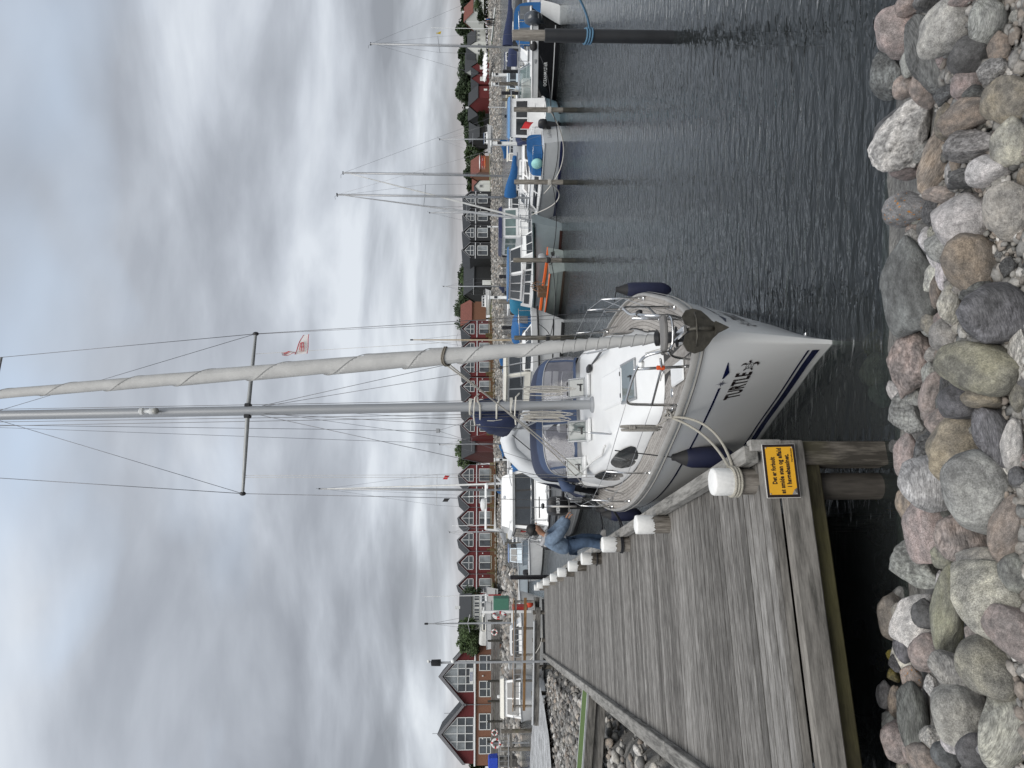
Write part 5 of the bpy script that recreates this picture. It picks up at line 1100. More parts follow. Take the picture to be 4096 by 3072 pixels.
# ---- 4 pale blue clinker boat with white deckhouse
t = thing('clinker_boat', 'pale blue clinker boat with boxy white deckhouse and blue roof edge', 'motorboat', polar(478, 38.3), rad(162)); L = 5.6
PB = paint('pale_blue_hull', (.33,.46,.52)); hb, sh, hull, strip = mk_hull(t, L, 2.3, .9, .72, PB, .8, .5, .4, (RUB, .07), (GW, .02, .035), GW, lap=paint('lap_blue', (.20,.30,.35)), double=True)
cabin(t, -1.0, 2.0, 1.85, 1.95, .75, 1.75, .25, .05, .06, GW, dict(back=(2,.5,.82), side=(3,.5,.82), front=(2,.5,.85)), paint('roof_blue', (.03,.16,.36)), .1, 'deckhouse', rth=.10, frame=GW)
MB().tube([V(-.5,1.9,2.7), V(-.5,2.1,3.6)], .02, 6).build('antenna', WHT, t); rail(t, hb, sh, L, .55, .95, .5, .014, 5, 4, front=False)
MB().tube([V(.55,2.75,.8), V(.55,2.85,2.0)], .02, 6).build('flagstaff', WHT, t)
def cloth_flag(par, loc, w, h, mats, rz=0, name='flag_cloth', droop=.6):
    rows = [[V(w*x*(1 - droop*.5), .07*math.sin(x*6 + z*2), -h*z - droop*w*x*.8) for z in (0,.25,.5,.75,1)] for x in [i/6 for i in range(7)]]
    o = MB().loft(rows, False).build(name, mats, par, True); o.location = loc; o.rotation_euler = (0,0,rz); return o
DAN = pm('flag_red', (.5,.025,.03), .85)
cloth_flag(t, V(.55,2.85,2.0), .55, .4, DAN, rad(200))
# ---- 5 small sailboat with outboard, teal bag and blue cockpit cover
t = thing('small_sailboat', 'small grey-white sailboat with blue sail cover and black outboard at its rounded stern', 'sailboat', polar(722, 37.2), rad(-143)); L = 5.6
hb, sh, hull, strip = mk_hull(t, L, 2.2, 1.05, .92, paint('hull_palegrey', (.52,.535,.54)), .72, .55, .5, (paint('boot_navy', (.015,.02,.07)), .10), (GREYH, .05, .02), GW)
cabin(t, -1.7, 1.0, 1.1, 1.6, .95, .42, .5, .05, .12, GW, dict(side=(2,.25,.75), front=(1,.2,.7)), None)
canopy(t, .9, 2.2, 1.6, .95, .75, BLUEC)
outboard(t, V(-.4, L/2 + .2, .75), .75); rig(t, L, -1.1, 1.35, 10.2, jib=pm('jib_grey', (.45,.46,.47), .8), boom=2.25, boomlen=2.5, covm=BLUEC, r=.06, hb=.95)
rail(t, hb, sh, L, .03, .25, .55, .013, 4, 3); rail(t, hb, sh, L, .25, .97, .5, .008, 6, 5, front=False)
MB().ell((.9, 1.7, 1.2), (.16,.3,.28), 12, 8).build('teal_bag', pm('bag_teal', (.30,.58,.55), .6, bump=.03, bscale=8), t, True)
vs_, fs_ = text_mesh('LuAnn', .28, .004); MB().add([V(-v.x*1.0, L/2 + .015, .62 + v.y) for v in vs_], fs_).build('name_lettering', GREYH, t, fixn=False)
# ---- 6 second sailboat just behind, mast towards the speedboat
t = thing('small_sailboat', 'white sailboat behind the pale blue clinker boat, bare boom and furled pale jib', 'sailboat', polar(650, 44), rad(-105)); L = 7.2
hb, sh, hull, strip = mk_hull(t, L, 2.4, 1.2, 1.0, GW, .75, .55, .5, (BKH, .08), (BKH, .04, .02), GW)
cabin(t, -2.2, 1.2, 1.2, 1.8, 1.05, .5, .6, .05, .15, GW, dict(side=(3,.25,.75), front=(1,.2,.7)), None); canopy(t, 1.0, 2.0, 1.7, 1.25, .8, NAVY)
rig(t, L, -.8, 1.5, 11.0, jib=pm('jib_pale', (.6,.6,.58), .8), boom=None, hb=1.0, r=.07); rail(t, hb, sh, L, .03, .25, .55, .013, 4, 3)
# ---- 7 pale grey double-ender motorsailer
t = thing('motorsailer', 'pale grey double-ended motorsailer with dark green rail and blue wheelhouse roof', 'motorboat', (6.15, 38.2, 0), rad(27)); L = 8.2
MSH = paint('hull_seagrey', (.34,.395,.41)); GRN = paint('rail_green', (.012,.03,.03))
hb, sh, hull, strip = mk_hull(t, L, 2.75, 1.5, 1.15, MSH, .8, .5, .55, (paint('anti_red', (.06,.025,.02)), .1), (GRN, .06, .07), GW, double=True)
strip(lambda u: sh(u) - .16, lambda u: sh(u) - .02, GRN, 'green_rail', .02)
cabin(t, -2.4, 2.2, 1.5, 2.1, 1.2, .62, .5, .05, .1, GW, dict(side=(4,.3,.75), front=(2,.3,.75)), None, name='trunk_cabin')
cabin(t, -.9, 1.7, 1.8, 1.9, 1.8, .72, .35, .1, .1, GW, dict(front=(2,.15,.85), side=(3,.15,.85)), paint('roof_blue2', (.05,.14,.30)), .14, 'wheelhouse', rth=.09)
canopy(t, 1.75, 3.2, 1.9, 1.25, 1.15, pm('teal_canvas', (.012,.14,.24), .8, bump=.01, bscale=12), slope=0)
rail(t, hb, sh, L, .04, .45, .55, .016, 7, 5); cloth_flag(t, V(-.6, 3.3, 1.75), .4, .3, DAN, rad(20)); cloth_flag(t, V(.1, 3.4, 1.75), .4, .3, DAN, rad(60))
# ---- 8 white wheelhouse boat behind
t = thing('wheelhouse_boat', 'white boat with tall square wheelhouse and navy roof behind the pale grey motorsailer', 'motorboat', polar(925, 47), rad(12)); L = 6.5
hb, sh, hull, strip = mk_hull(t, L, 2.5, 1.2, 1.0, GW, .85, .5, .5, (BKH, .1), (GREYH, .05, .03), GW)
cabin(t, -1.4, 1.6, 2.05, 2.15, 1.0, 1.75, .12, .05, .04, GW, dict(front=(3,.5,.88), side=(3,.5,.88)), NVY, .1, 'wheelhouse', rth=.22, glass=GLASSG); rail(t, hb, sh, L, .04, .3, .6, .014, 4, 3)
cloth_flag(t, V(.9, 3.2, 1.9), .7, .5, DAN, 0); MB().tube([V(.9,3.2,1.0), V(.9,3.2,2.6)], .015, 5).build('flagstaff', WHT, t)
# ---- 9 orange-railed open skiff
t = thing('open_skiff', 'grey-green open skiff with orange gunwale, steering wheel and small outboard', 'motorboat', (4.25, 36.2, 0), rad(-143)); L = 5.4
ORG = paint('gunwale_orange', (.68,.13,.025)); SKG = paint('skiff_green', (.29,.33,.31), dirt=.35)
hb, sh, hull, strip = mk_hull(t, L, 2.1, 1.0, .72, SKG, .85, .5, .5, (paint('skiff_brown', (.08,.055,.04)), .09), (ORG, .0, .045), inner=True)
for sd in (-1, 1): MB().loft([[V(sd*(hb(u) - .02), u*L - L/2, sh(u) + .02), V(sd*max(hb(u) - .12, .02), u*L - L/2, sh(u) + .02), V(sd*max(hb(u) - .12, .02), u*L - L/2, sh(u) - .08)] for u in (.02,.1,.2,.35,.5,.7,.85,1)], False).build('gunwale', ORG, t)
MB().loft([[V(-hb(u) + .06, u*L - L/2, .35), V(hb(u) - .06, u*L - L/2, .35)] for u in (.1,.2,.35,.5,.7,.85,.99)], False).build('floor', paint('skiff_floor', (.33,.33,.32)), t)
MB().bbox((0,.6,.75), (.5,.4,.8), .03).build('console', paint('console_wood', (.16,.10,.06)), t); sw = MB().tube([V(.32*math.cos(a), .95, 1.12 + .32*math.sin(a)) for a in [i*math.pi/10 for i in range(20)]], .022, 6, closed=True).build('steering_wheel', paint('wheel_wood', (.18,.09,.04)), t, True)
for k in range(8): a = k*math.pi/4; MB().tube([V(0,.95,1.12), V(.42*math.cos(a), .95, 1.12 + .42*math.sin(a))], .014, 5).build('spoke', MC['wheel_wood'], sw)
MB().bbox((0,-.8,.65), (1.7,.35,.06), .02).build('thwart', paint('skiff_floor', (.33,.33,.32)), t); MB().bbox((0,1.9,.62), (1.6,.4,.06), .02).build('thwart', paint('skiff_floor', (.33,.33,.32)), t)
outboard(t, V(0, L/2 + .1, .85), .72, 0, GREYH); vs_, fs_ = text_mesh('MIL', .24, .01); MB().add([V(-v.x - .45, L/2 + .012, .5 + v.y) for v in vs_], fs_).build('name_lettering', SBK, t, fixn=False)
# ---- 10 white cruiser beyond the yacht's forestay
t = thing('motor_cruiser', 'white cabin cruiser with black rub rail and cream wheelhouse seen behind the furled genoa', 'motorboat', (.95, 36.6, 0), rad(40)); L = 8.2
hb, sh, hull, strip = mk_hull(t, L, 2.9, 1.6, 1.25, GW, .88, .5, .8, (RUB, .12), (RUB, .3, .05), GW)
strip(lambda u: sh(u)*.3, lambda u: sh(u)*.34, RUB, 'stripe')
cabin(t, -2.2, .4, 1.9, 2.2, 1.4, .5, .7, .1, .2, GW, dict(side=(2,.25,.75), front=(2,.2,.7)), None, name='trunk_cabin'); cabin(t, -.7, 2.6, 2.2, 2.4, 1.5, 1.2, .4, .1, .12, CREAM, dict(front=(3,.3,.86), side=(3,.3,.86)), CREAM, .14, 'wheelhouse', rth=.12, frame=GREYH)
rail(t, hb, sh, L, .04, .5, .6, .016, 7, 5)
# ---- 11 blue tent boat
t = thing('canopy_motorboat', 'small white boat under a blue tent canopy beyond the orange skiff', 'motorboat', polar(1283, 43), rad(20)); L = 5.5
hb, sh, hull, strip = mk_hull(t, L, 2.1, 1.1, .9, GW, .88, .5, .5, (RUB, .08), (GREYH, .04, .03), GW); canopy(t, -1.2, 1.8, 1.75, .95, 1.25, BLUEC, win=pm('canopy_vinyl2', (.2,.2,.21), .2))
# ---- 12 sailboat with tall mast behind the cruiser
t = thing('cruising_sailboat', 'sailboat with tall mast and blue sail cover behind the large white cruiser', 'sailboat', polar(1965, 47), rad(15)); L = 9
hb, sh, hull, strip = mk_hull(t, L, 2.9, 1.3, 1.1, GW, .75, .55, .5, (NVY, .1), (GREYH, .05, .03), GW); cabin(t, -2.2, 1.5, 1.4, 2.0, 1.15, .45, .6, .05, .15, GW, dict(side=(3,.25,.75)), None)
rig(t, L, -.6, 1.5, 13.0, jib=pm('jib_white', (.66,.66,.64), .8), boom=2.6, boomlen=3, lean=.15, r=.08, spread=1.0, hb=1.3, sprz=.42)
cloth_flag(t, V(.75,-.4,6.6), .35, .3, DAN, 0); cloth_flag(t, V(-.7,-.4,6.6), .3, .35, RUB, 0)
# ---- 13 sailboat with navy boom cover behind the speedboat
t = thing('cruising_sailboat', 'white sailboat with long navy boom cover behind the black pile', 'sailboat', polar(130, 46), rad(-84)); L = 8
hb, sh, hull, strip = mk_hull(t, L, 2.6, 1.25, 1.05, GW, .75, .55, .5, (NVY, .1), (GREYH, .05, .03), GW); cabin(t, -2, 1.4, 1.3, 1.9, 1.1, .45, .6, .05, .15, GW, dict(side=(3,.25,.75)), None)
rig(t, L, -1.0, 1.5, 9.6, boom=2.2, boomlen=3.3, covm=NAVY, r=.07, hb=1.2); cloth_flag(t, V(.7,-.6,6.9), .25, .22, pm('flag_yellow', (.7,.5,.04), .8), 0)
# ---- generic small boats in the further basin
def small_boat(py, d, rz, L, B, hullm, cabm, kind, label, roof=None, top=1.0):
    t = thing('moored_motorboat', label, 'motorboat', polar(py, d), rad(rz), None)
    hb, sh, hull, strip = mk_hull(t, L, B, 1.05*top, .85*top, hullm, .85, .5, .5, (RUB, .08), (GREYH, .04, .03), GW)
    if kind == 'cabin': cabin(t, -.22*L, .18*L, B*.62, B*.74, .85*top, 1.15, .4, .1, .1, cabm, dict(front=(2,.45,.86), side=(3,.45,.86), back=(2,.4,.85)), roof or cabm, .08, rth=.07)
    elif kind == 'cuddy': cabin(t, -.3*L, .1*L, B*.5, B*.72, .9*top, .5, .5, .05, .12, cabm, dict(front=(2,.25,.75), side=(2,.25,.75)), None); canopy(t, .1*L, .42*L, B*.76, .9*top, .95, roof or NAVY)
    elif kind == 'tarp': canopy(t, -.4*L, .47*L, B*.95, .8*top, .9, roof or RUB, slope=.6)
    else: MB().bbox((0,.1*L,.75*top), (B*.8,.3,.06), .02).build('thwart', cabm, t); outboard(t, V(0,L/2+.1,.8), .8)
    rail(t, hb, sh, L, .05, .35, .45, .014, 4, 3)
    return t
PBL = paint('cabin_paleblue', (.5,.58,.64)); CRM = paint('boat_cream', (.62,.57,.42)); DGN = paint('boat_green', (.03,.16,.09)); DRD = paint('boat_red', (.35,.03,.03)); DBL = paint('boat_blue', (.04,.12,.3))
SBL = [(322, 62, 160, 5.5, 2.1, GW, PBL, 'cabin', 'small pale blue cabin boat moored beyond the black speedboat', None), (385, 66, 200, 5.5, 2.1, CRM, CRM, 'cabin', 'cream cabin boat moored beyond the speedboat windscreen', None),
  (448, 60, 30, 6, 2.3, CRM, GW, 'cuddy', 'cream boat with navy canopy behind the clinker boat roof', None), (20, 58, 100, 7, 2.6, RUB, RUB, 'tarp', 'boat under a dark grey tarpaulin at the picture edge', pm('tarp_dark', (.035,.038,.042), .7)),
  (150, 70, 60, 6, 2.3, GW, GW, 'cuddy', 'white cuddy boat beyond the navy boom cover', None), (560, 58, 20, 5, 2, GW, GW, 'cabin', 'white cabin boat behind the red flag on the clinker boat', DBL),
  (700, 52, -70, 7.5, 2.6, GW, GW, 'cuddy', 'white weekend cruiser behind the blue sail cover', GREYH), (830, 55, -60, 6.5, 2.4, GW, GW, 'cabin', 'white cabin cruiser beside the wheelhouse boat', None),
  (1033, 58, 15, 6, 2.3, CRM, CRM, 'cabin', 'cream cabin boat beyond the grey motorsailer roof', None), (1090, 62, 10, 5, 2, GW, GW, 'cuddy', 'white boat with green canopy by the far piles', DGN),
  (1125, 47, 35, 6.5, 2.4, GW, GW, 'cuddy', 'white boat with pale windscreen beyond the orange skiff bow', pm('tarp_pale', (.35,.42,.42), .6)), (1213, 60, 5, 6.5, 2.4, GW, GW, 'cabin', 'white cabin boat with red hull band beyond the skiff', None),
  (1300, 57, 0, 5.5, 2.2, GW, GW, 'tarp', 'boat under a black cover beyond the blue tent canopy', RUB), (1345, 54, 30, 5, 2, GW, GW, 'open', 'small open white boat left of the black-covered one', None),
  (1545, 50, 10, 6, 2.3, GW, CREAM, 'cabin', 'cream cabin boat just behind the yacht mast', NVY), (1850, 60, 20, 6, 2.3, GW, GW, 'cabin', 'white boat crowded behind the hoisted dinghy', None),
  (1900, 54, 0, 5.5, 2.2, GW, GW, 'cuddy', 'white boat with blue cover between dinghy and cruiser', BLUEC), (2225, 48, 40, 4.6, 1.8, GW, GW, 'open', 'small open white boat with black outboard beyond the cruiser bow rail', None),
  (2315, 66, 75, 5.5, 1.9, paint('boat_stripe', (.5,.56,.6)), GW, 'open', 'long pale blue-striped rowing boat at the far jetty', None), (2215, 58, 5, 5, 2, PBL, PBL, 'cabin', 'small pale blue wheelhouse boat beyond the white cruiser', DBL)]
SBL += [(252, 74, 20, 5.5, 2.1, GW, GW, 'cabin', 'white cabin boat below the row of leaning dinghies', NVY), (522, 72, 15, 5, 2, GW, GW, 'tarp', 'low boat under a blue cover left of the clinker boat deckhouse', BLUEC), (612, 62, -20, 6, 2.2, GW, CREAM, 'cabin', 'cream-topped cabin boat behind the small sailboat mast', None),
  (775, 60, 10, 5.5, 2.1, GW, GW, 'cuddy', 'white boat with grey hood in front of the first black house', GREYH), (962, 64, 5, 5.5, 2.1, DBL, GW, 'cabin', 'blue-hulled cabin boat left of the navy-roofed wheelhouse', None), (1160, 70, 0, 5.5, 2.1, GW, GW, 'tarp', 'boat under a grey tarpaulin beyond the orange skiff wheel', GREYH),
  (1420, 58, 15, 6, 2.3, GW, GW, 'cuddy', 'white boat with navy hood hidden beside the furled genoa', NAVY), (1600, 62, 0, 6, 2.2, GW, GW, 'cabin', 'white cabin boat just left of the yacht mast', BLUEC), (1760, 66, 10, 5.5, 2.2, DGN, GW, 'cabin', 'green-hulled boat beyond the hoisted dinghy bow', None),
  (1945, 72, 0, 6, 2.2, GW, GW, 'cuddy', 'white boat with dark hood right of the cruiser flybridge', RUB), (2120, 70, 0, 6, 2.3, CRM, CRM, 'cabin', 'cream boat beyond the cruiser flybridge', None)]
for py, d, vt, lb_ in ((1150, 76, 1775, 'distant sailboat mast rising beside the black lean-to'), (1440, 72, 1790, 'distant sailboat between genoa and yacht mast'), (1785, 74, 1760, 'distant sailboat beyond the hoisted dinghy'), (2135, 68, 1800, 'distant sailboat beyond the cruiser radar arch'), (570, 66, 1760, 'distant sailboat beyond the red flag'), (860, 70, 1720, 'distant sailboat before the black terrace')):
    t = thing('distant_sailboat', lb_, 'sailboat', polar(py, d), rad(10 + py % 50)); L = 6.5
    hb, sh, hull, strip = mk_hull(t, L, 2.2, 1.1, .9, GW, .75, .55, .5, (NVY, .1), (GREYH, .05, .03), GW); cabin(t, -1.6, 1.0, 1.1, 1.6, 1.0, .42, .5, .05, .14, GW, dict(side=(2,.25,.75)), None)
    rig(t, L, -.4, 1.4, 3.5 + (1961 - vt)/FPX*d - 1.4, boom=2.1, boomlen=2.2, covm=(BLUEC, NAVY, GREYH)[py % 3], r=.055, hb=.9)
for a in SBL: small_boat(a[0], a[1], a[2], a[3], a[4], a[5], a[6], a[7], a[8], a[9])
# ---- boats left, by the club jetty
t = thing('motor_cruiser', 'white cabin boat with wide windscreen moored bow-on below the clubhouse', 'motorboat', polar(2790, 45.5), rad(20)); L = 6.5
hb, sh, hull, strip = mk_hull(t, L, 2.8, 1.75, 1.5, GW, .9, .45, .5, (RUB, .1), (GREYH, .05, .03), GW)
cabin(t, -1.3, 1.9, 2.3, 2.4, 1.6, 1.05, .45, .1, .14, GW, dict(front=(2,.12,.8), side=(3,.15,.8)), CREAM, .16, 'wheelhouse', rth=.22); rail(t, hb, sh, L, .05, .4, .45, .014, 5, 4); MB().lathe([(.1,0),(.1,.12),(.05,.15)], 12, (.1,-.7,2.92)).build('searchlight', WHT, t, 40)
t = thing('motor_cruiser', 'grey-white cruiser with beige canvas canopy alongside the club jetty railing', 'motorboat', polar(2575, 47), rad(98)); L = 6.8
hb, sh, hull, strip = mk_hull(t, L, 2.4, 1.6, 1.4, paint('hull_lightgrey', (.5,.5,.49)), .85, .5, .5, (RUB, .1), (GREYH, .05, .03), GW)
cabin(t, -1.6, .6, 1.6, 2.0, 1.45, .75, .6, .05, .14, GW, dict(front=(2,.3,.85), side=(2,.3,.85)), None); canopy(t, .6, 3.2, 2.1, 1.45, .9, pm('canvas_beige', (.22,.20,.18), .9), slope=.1)
# ---- mooring piles out in the basin
PB_ = woodmat('pile_grey', (.07,.065,.055), (.17,.155,.135), (.30,.28,.25), 2, 1.0, green=.2); PWET = pm('pile_wet', (.028,.026,.018), .5, var=.4, scale=5)
def pile(py, d, top, r, label, lean=0.0, sleeve=None):
    t = thing('mooring_pile', label, 'pile', polar(py, d), 0); n = 14
    MB().lathe([(r*1.03,.55),(r,1.2),(r*.98,top - .03),(r*.8,top)], n).build('post', PB_, t, 40); MB().lathe([(r*1.05,-3.0),(r*1.05,.56)], n).build('wet_base', PWET, t, 40)
    if sleeve: MB().lathe([(r*1.25,-3),(r*1.25,sleeve - .02),(r*1.2,sleeve)], 20).build('sleeve', pm('black_sleeve', (.013,.014,.016), .45, var=.3, scale=3), t, 40)
    return t
pile(139, 13.7, 3.08, .098, 'thick black-sleeved mooring pile standing alone in open water', sleeve=2.46)
for py, d, top, lb_ in ((437, 29, 2.55, 'grey wooden mooring pile in front of the white deckhouse'), (727, 29, 2.53, 'grey wooden mooring pile in front of the small sailboat'), (1040, 29.5, 2.56, 'grey wooden mooring pile in front of the pale grey motorsailer'), (1351, 30, 2.5, 'grey wooden mooring pile beside the furled genoa')):
    p = pile(py, d, top, .098, lb_)
    for k in range(3): MB().tube([V(.112*math.cos(a), .112*math.sin(a), 1.05 + .05*k) for a in [i*math.pi/6 for i in range(12)]], .022, 5, closed=True).build('rope_turn', ROPEW if py in (437, 727) else ROPEB, p, True)
mp = [(285, 52, 2.6), (335, 50, 2.9), (372, 52, 2.7), (398, 60, 2.5), (465, 56, 2.4), (1005, 52, 2.9), (1022, 50, 2.7), (1062, 60, 2.6), (1106, 50, 2.9), (1141, 54, 2.7), (1172, 47, 2.6), (1208, 44, 3.0), (1310, 50, 2.7), (1342, 46, 2.4), (1470, 56, 2.8), (1790, 58, 2.6), (1830, 62, 2.4), (2175, 60, 2.3), (2310, 40, 2.4)]
desc = ['black', 'brown']
WH = ['behind the speedboat bow', 'behind the speedboat windscreen', 'right behind the speedboat fender', 'between speedboat and clinker boat', 'behind the clinker boat roof', 'behind the motorsailer bow', 'behind the motorsailer wheelhouse', 'behind the motorsailer side windows', 'behind the motorsailer canopy', 'beyond the orange skiff stern', 'beyond the orange skiff wheel', 'beyond the orange skiff bow', 'beyond the blue tent boat', 'beside the small open boat', 'behind the furled genoa', 'behind the navy sprayhood', 'behind the hoisted dinghy', 'behind the large white cruiser', 'just past the jetty end by the cruiser']
for i, (py, d, top) in enumerate(mp):
    t = tag(MB().lathe([(.13,-3),(.13,top - .04),(.09,top)], 10, polar(py, d)).build('mooring_pile', BKH if i % 2 == 0 else PB_, None, 40), '%s mooring pile standing %s' % (desc[i % 2], WH[i]), 'pile', 'far mooring piles')
# ropes from piles to boats
def rope(a, b, sag, r, m_, label): return tag(MB().tube(sagline(a, b, sag, 18), r, 5).build('mooring_line', m_, None, True), label, 'rope')
P1, P2, P3, P4 = polar(437, 29), polar(727, 29), polar(1040, 29.5), polar(1351, 30)
rope(P1 + V(0,0,1.1), V(9.2, 34.6, .9), .75, .025, ROPEW, 'slack white line from the deckhouse pile to the small sailboat'); rope(P1 + V(0,0,1.05), V(16.5, 36, 1.0), .15, .02, ROPEB, 'dark line from the deckhouse pile to the black speedboat')
rope(P2 + V(0,0,1.1), V(8.2, 34.7, 1.5), .8, .025, ROPEW, 'slack white line from the sailboat pile to the motorsailer bow'); rope(P2 + V(0,0,1.0), P1 + V(0,0,1.0), .25, .016, ROPEB, 'dark line strung between the two piles before the small sailboat')
rope(P3 + V(0,0,1.0), V(5.7, 34.2, .7), .12, .018, ROPEB, 'dark line from the motorsailer pile to the orange skiff'); rope(P3 + V(0,0,1.0), P2 + V(0,0,1.0), .2, .016, ROPEB, 'dark line strung between the motorsailer pile and the sailboat pile')
rope(P4 + V(0,0,1.0), V(2.9, 34, 1.3), .15, .018, ROPEB, 'dark line from the genoa-side pile to the white cruiser bow'); rope(P4 + V(0,0,1.0), P3 + V(0,0,1.0), .2, .016, ROPEB, 'dark line strung between the genoa-side pile and the motorsailer pile')
rope(polar(139, 13.7) + V(0,0,1.6), polar(-200, 12.5) + V(0,0,2.7), .25, .022, pm('rope_blue', (.08,.17,.26), .9, var=.3, scale=60), 'pale blue rope tied to the black-sleeved pile'); 
bp_ = tag(MB().tube([polar(139,13.7) + V(.14*math.cos(a), .14*math.sin(a), 1.58 + .03*math.sin(a) + .05*k) for k in range(3) for a in [i*math.pi/6 for i in range(12)]], .022, 5).build('rope_knot', MC['rope_blue'], None, True), 'pale blue rope turns wound round the black-sleeved pile', 'rope')
# ================================================================== BUILDINGS ALONG THE FAR SHORE
RDW = pm('falu_red_boards', (.115,.016,.017), .8, var=.2, scale=1.2, stretch=(1,1,6)); BKW = pm('black_boards', (.018,.019,.021), .75, var=.25, scale=1.2, stretch=(1,1,6))
ROOF = pm('dark_roof', (.030,.033,.037), .75, var=.2, scale=1.5, stretch=(6,1,1)); FRM = pm('window_white', (.66,.67,.66), .5, var=.05)
WGL = pm('house_glass', (.05,.06,.07), .08, var=.7, scale=.45, coat=.6); WGL2 = pm('house_glass_curtain', (.22,.24,.25), .2, var=.6, scale=.5, coat=.4)
BRK = pm('brick_far', (.20,.095,.06), .85, var=.25, scale=4, stretch=(1,1,5)); FENW = pm('fence_wood', (.14,.105,.045), .85, var=.3, scale=2); GUT = pm('gutter_grey', (.2,.2,.21), .5, .3)
BAND = pm('white_band', (.62,.63,.64), .4, var=.06)
def frame_strips(par, segs, y, w=.09, dep=.06, mat=FRM, name='window_frame'):
    mb = MB()
    for (x0, z0, x1, z1) in segs:
        a, b = V(x0, 0, z0), V(x1, 0, z1); d = (b - a).normalized(); n = V(-d.z, 0, d.x)*w/2; e = d*w*.45
        q = [a - e + n, b + e + n, b + e - n, a - e - n]; mb.add([p + V(0, y, 0) for p in q] + [p + V(0, y - dep, 0) for p in q], [(0,1,2,3),(4,5,6,7),(0,1,5,4),(1,2,6,5),(2,3,7,6),(3,0,4,7)])
    return mb.build(name, mat, par)
def poly_pane(par, pts, y, mat, name='pane'): return MB().prism(pts, lambda a, b: V(a, y, b), lambda a, b: V(a, y + .03, b)).build(name, mat, par)
def gable_house(name, label, loc, rz, w, dep, eave, ridge, wall, group=None, fence=True, glass=WGL):
    t = thing(name, label, 'house', loc, rz, group); h = w/2
    MB().prism([(-h,-1.5),(h,-1.5),(h,eave),(0,ridge),(-h,eave)], lambda a, b: V(a, 0, b), lambda a, b: V(a, dep, b)).build('wall', wall, t)
    rf = empty('roof', t)
    for sd in (-1, 1):
        k = (ridge - eave)/h; th = .22
        MB().prism([(sd*-.02, ridge + .05),(sd*h, eave + .05),(sd*h, eave + th),(0, ridge + th + .05)], lambda a, b: V(a, -.35, b), lambda a, b: V(a, dep + .3, b)).build('roof_slope', ROOF, rf)
        MB().prism([(0, ridge + .2),(sd*h, eave + .12),(sd*h, eave - .16),(0, ridge - .1)], lambda a, b: V(a, -.40, b), lambda a, b: V(a, -.36, b)).build('barge_board', GUT, rf)
    # attic window: five-sided
    zt, zs, zb, hw = ridge - .72, eave + .35, eave - 1.0, w*.295
    gw = empty('gable_window', t)
    for sd in (-1, 1):
        poly_pane(gw, [(0, zb + 1.05),(sd*hw, zb + 1.05),(sd*hw, zs),(0, zt)], -.05, glass); poly_pane(gw, [(0, zb),(sd*hw, zb),(sd*hw, zb + 1.0),(0, zb + 1.0)], -.05, glass)
    frame_strips(gw, [(-hw,zb,hw,zb),(-hw,zb,-hw,zs),(hw,zb,hw,zs),(-hw,zs,0,zt),(hw,zs,0,zt),(0,zb,0,zt),(-hw,zb + 1.03,hw,zb + 1.03)], -.06, .13)
    z0, z1 = 1.0, 3.9; lw = empty('ground_window', t)
    for sd in (-1, 1): poly_pane(lw, [(sd*.04,z0),(sd*hw,z0),(sd*hw,z1),(sd*.04,z1)], -.05, WGL2 if sd > 0 else WGL)
    frame_strips(lw, [(-hw,z0,hw,z0),(-hw,z1,hw,z1),(-hw,z0,-hw,z1),(hw,z0,hw,z1),(0,z0,0,z1)], -.06, .13)
    MB().bbox((0,-.12,4.55), (w,.2,.22), .03).build('white_band', BAND, t)
    MB().ell((h*.82,-.12,3.1), (.16,.1,.16), 10, 6).build('wall_lamp', FRM, t, True); MB().tube([V(h - .02,-.1,eave), V(h - .02,-.1,0)], .06, 6).build('downpipe', GUT, t)
    if fence:
        mb = MB(); n = 26
        for i in range(n): mb.box((-h + w*(i + .5)/n, -2.2, .75), (.09,.04,1.15))
        mb.box((0,-2.17,1.2), (w,.05,.08)); mb.box((0,-2.17,.35), (w,.05,.08)); mb.box((0,-1.2,-.1), (w,2.4,.18)); mb.build('terrace_fence', FENW, t)
        MB().box((-h + .1,-1.1,1.15), (.06,2.2,1.9)).build('terrace_screen', FENW, t)
    return t
dtab = [(796,219),(1003,211),(1317,196),(1546,189),(1703,185),(1872,180),(2072,175),(2342,168)]
ztab = [(796,3.35),(1003,3.3),(1317,2.75),(1703,2.45),(1872,2.35),(2342,2.15)]
def on_row(py): d = interp(dtab, py); p = polar(py, d); p.z = interp(ztab, py); return p
a_, b_ = on_row(2342), on_row(1317); RZ = math.atan2(b_.y - a_.y, b_.x - a_.x)
ordn = ['first', 'second', 'third', 'fourth', 'fifth', 'sixth', 'seventh', 'eighth']
peaks1 = [2342, 2250, 2159, 2072, 1987, 1900]; proto = None
for i, py in enumerate(peaks1):
    p = on_row(py); w = 5.35
    lb_ = '%s dark red gabled terrace house counted from the clubhouse' % ordn[i]
    if i == 0: proto = t = gable_house('terrace_house', lb_, p, RZ, w, 9, 6.35, 9.0, RDW, 'dark red terrace houses')
    else: t = copy_tree(proto); t.location = p; t['label'] = lb_
peaks2 = [1703, 1620, 1546, 1469, 1393, 1317]
for i, py in enumerate(peaks2):
    t = copy_tree(proto); t.location = on_row(py); t['label'] = '%s dark red terrace house past the round tree, counted away from the clubhouse' % ordn[i]; s_ = [5.35, 5.35, 5.15, 5.15, 5.15, 5.15][i]/5.35; t.scale = (s_, 1, .96)
a_, b_ = on_row(1003), on_row(796); RZ2 = math.atan2(b_.y - a_.y, b_.x - a_.x); pb = None
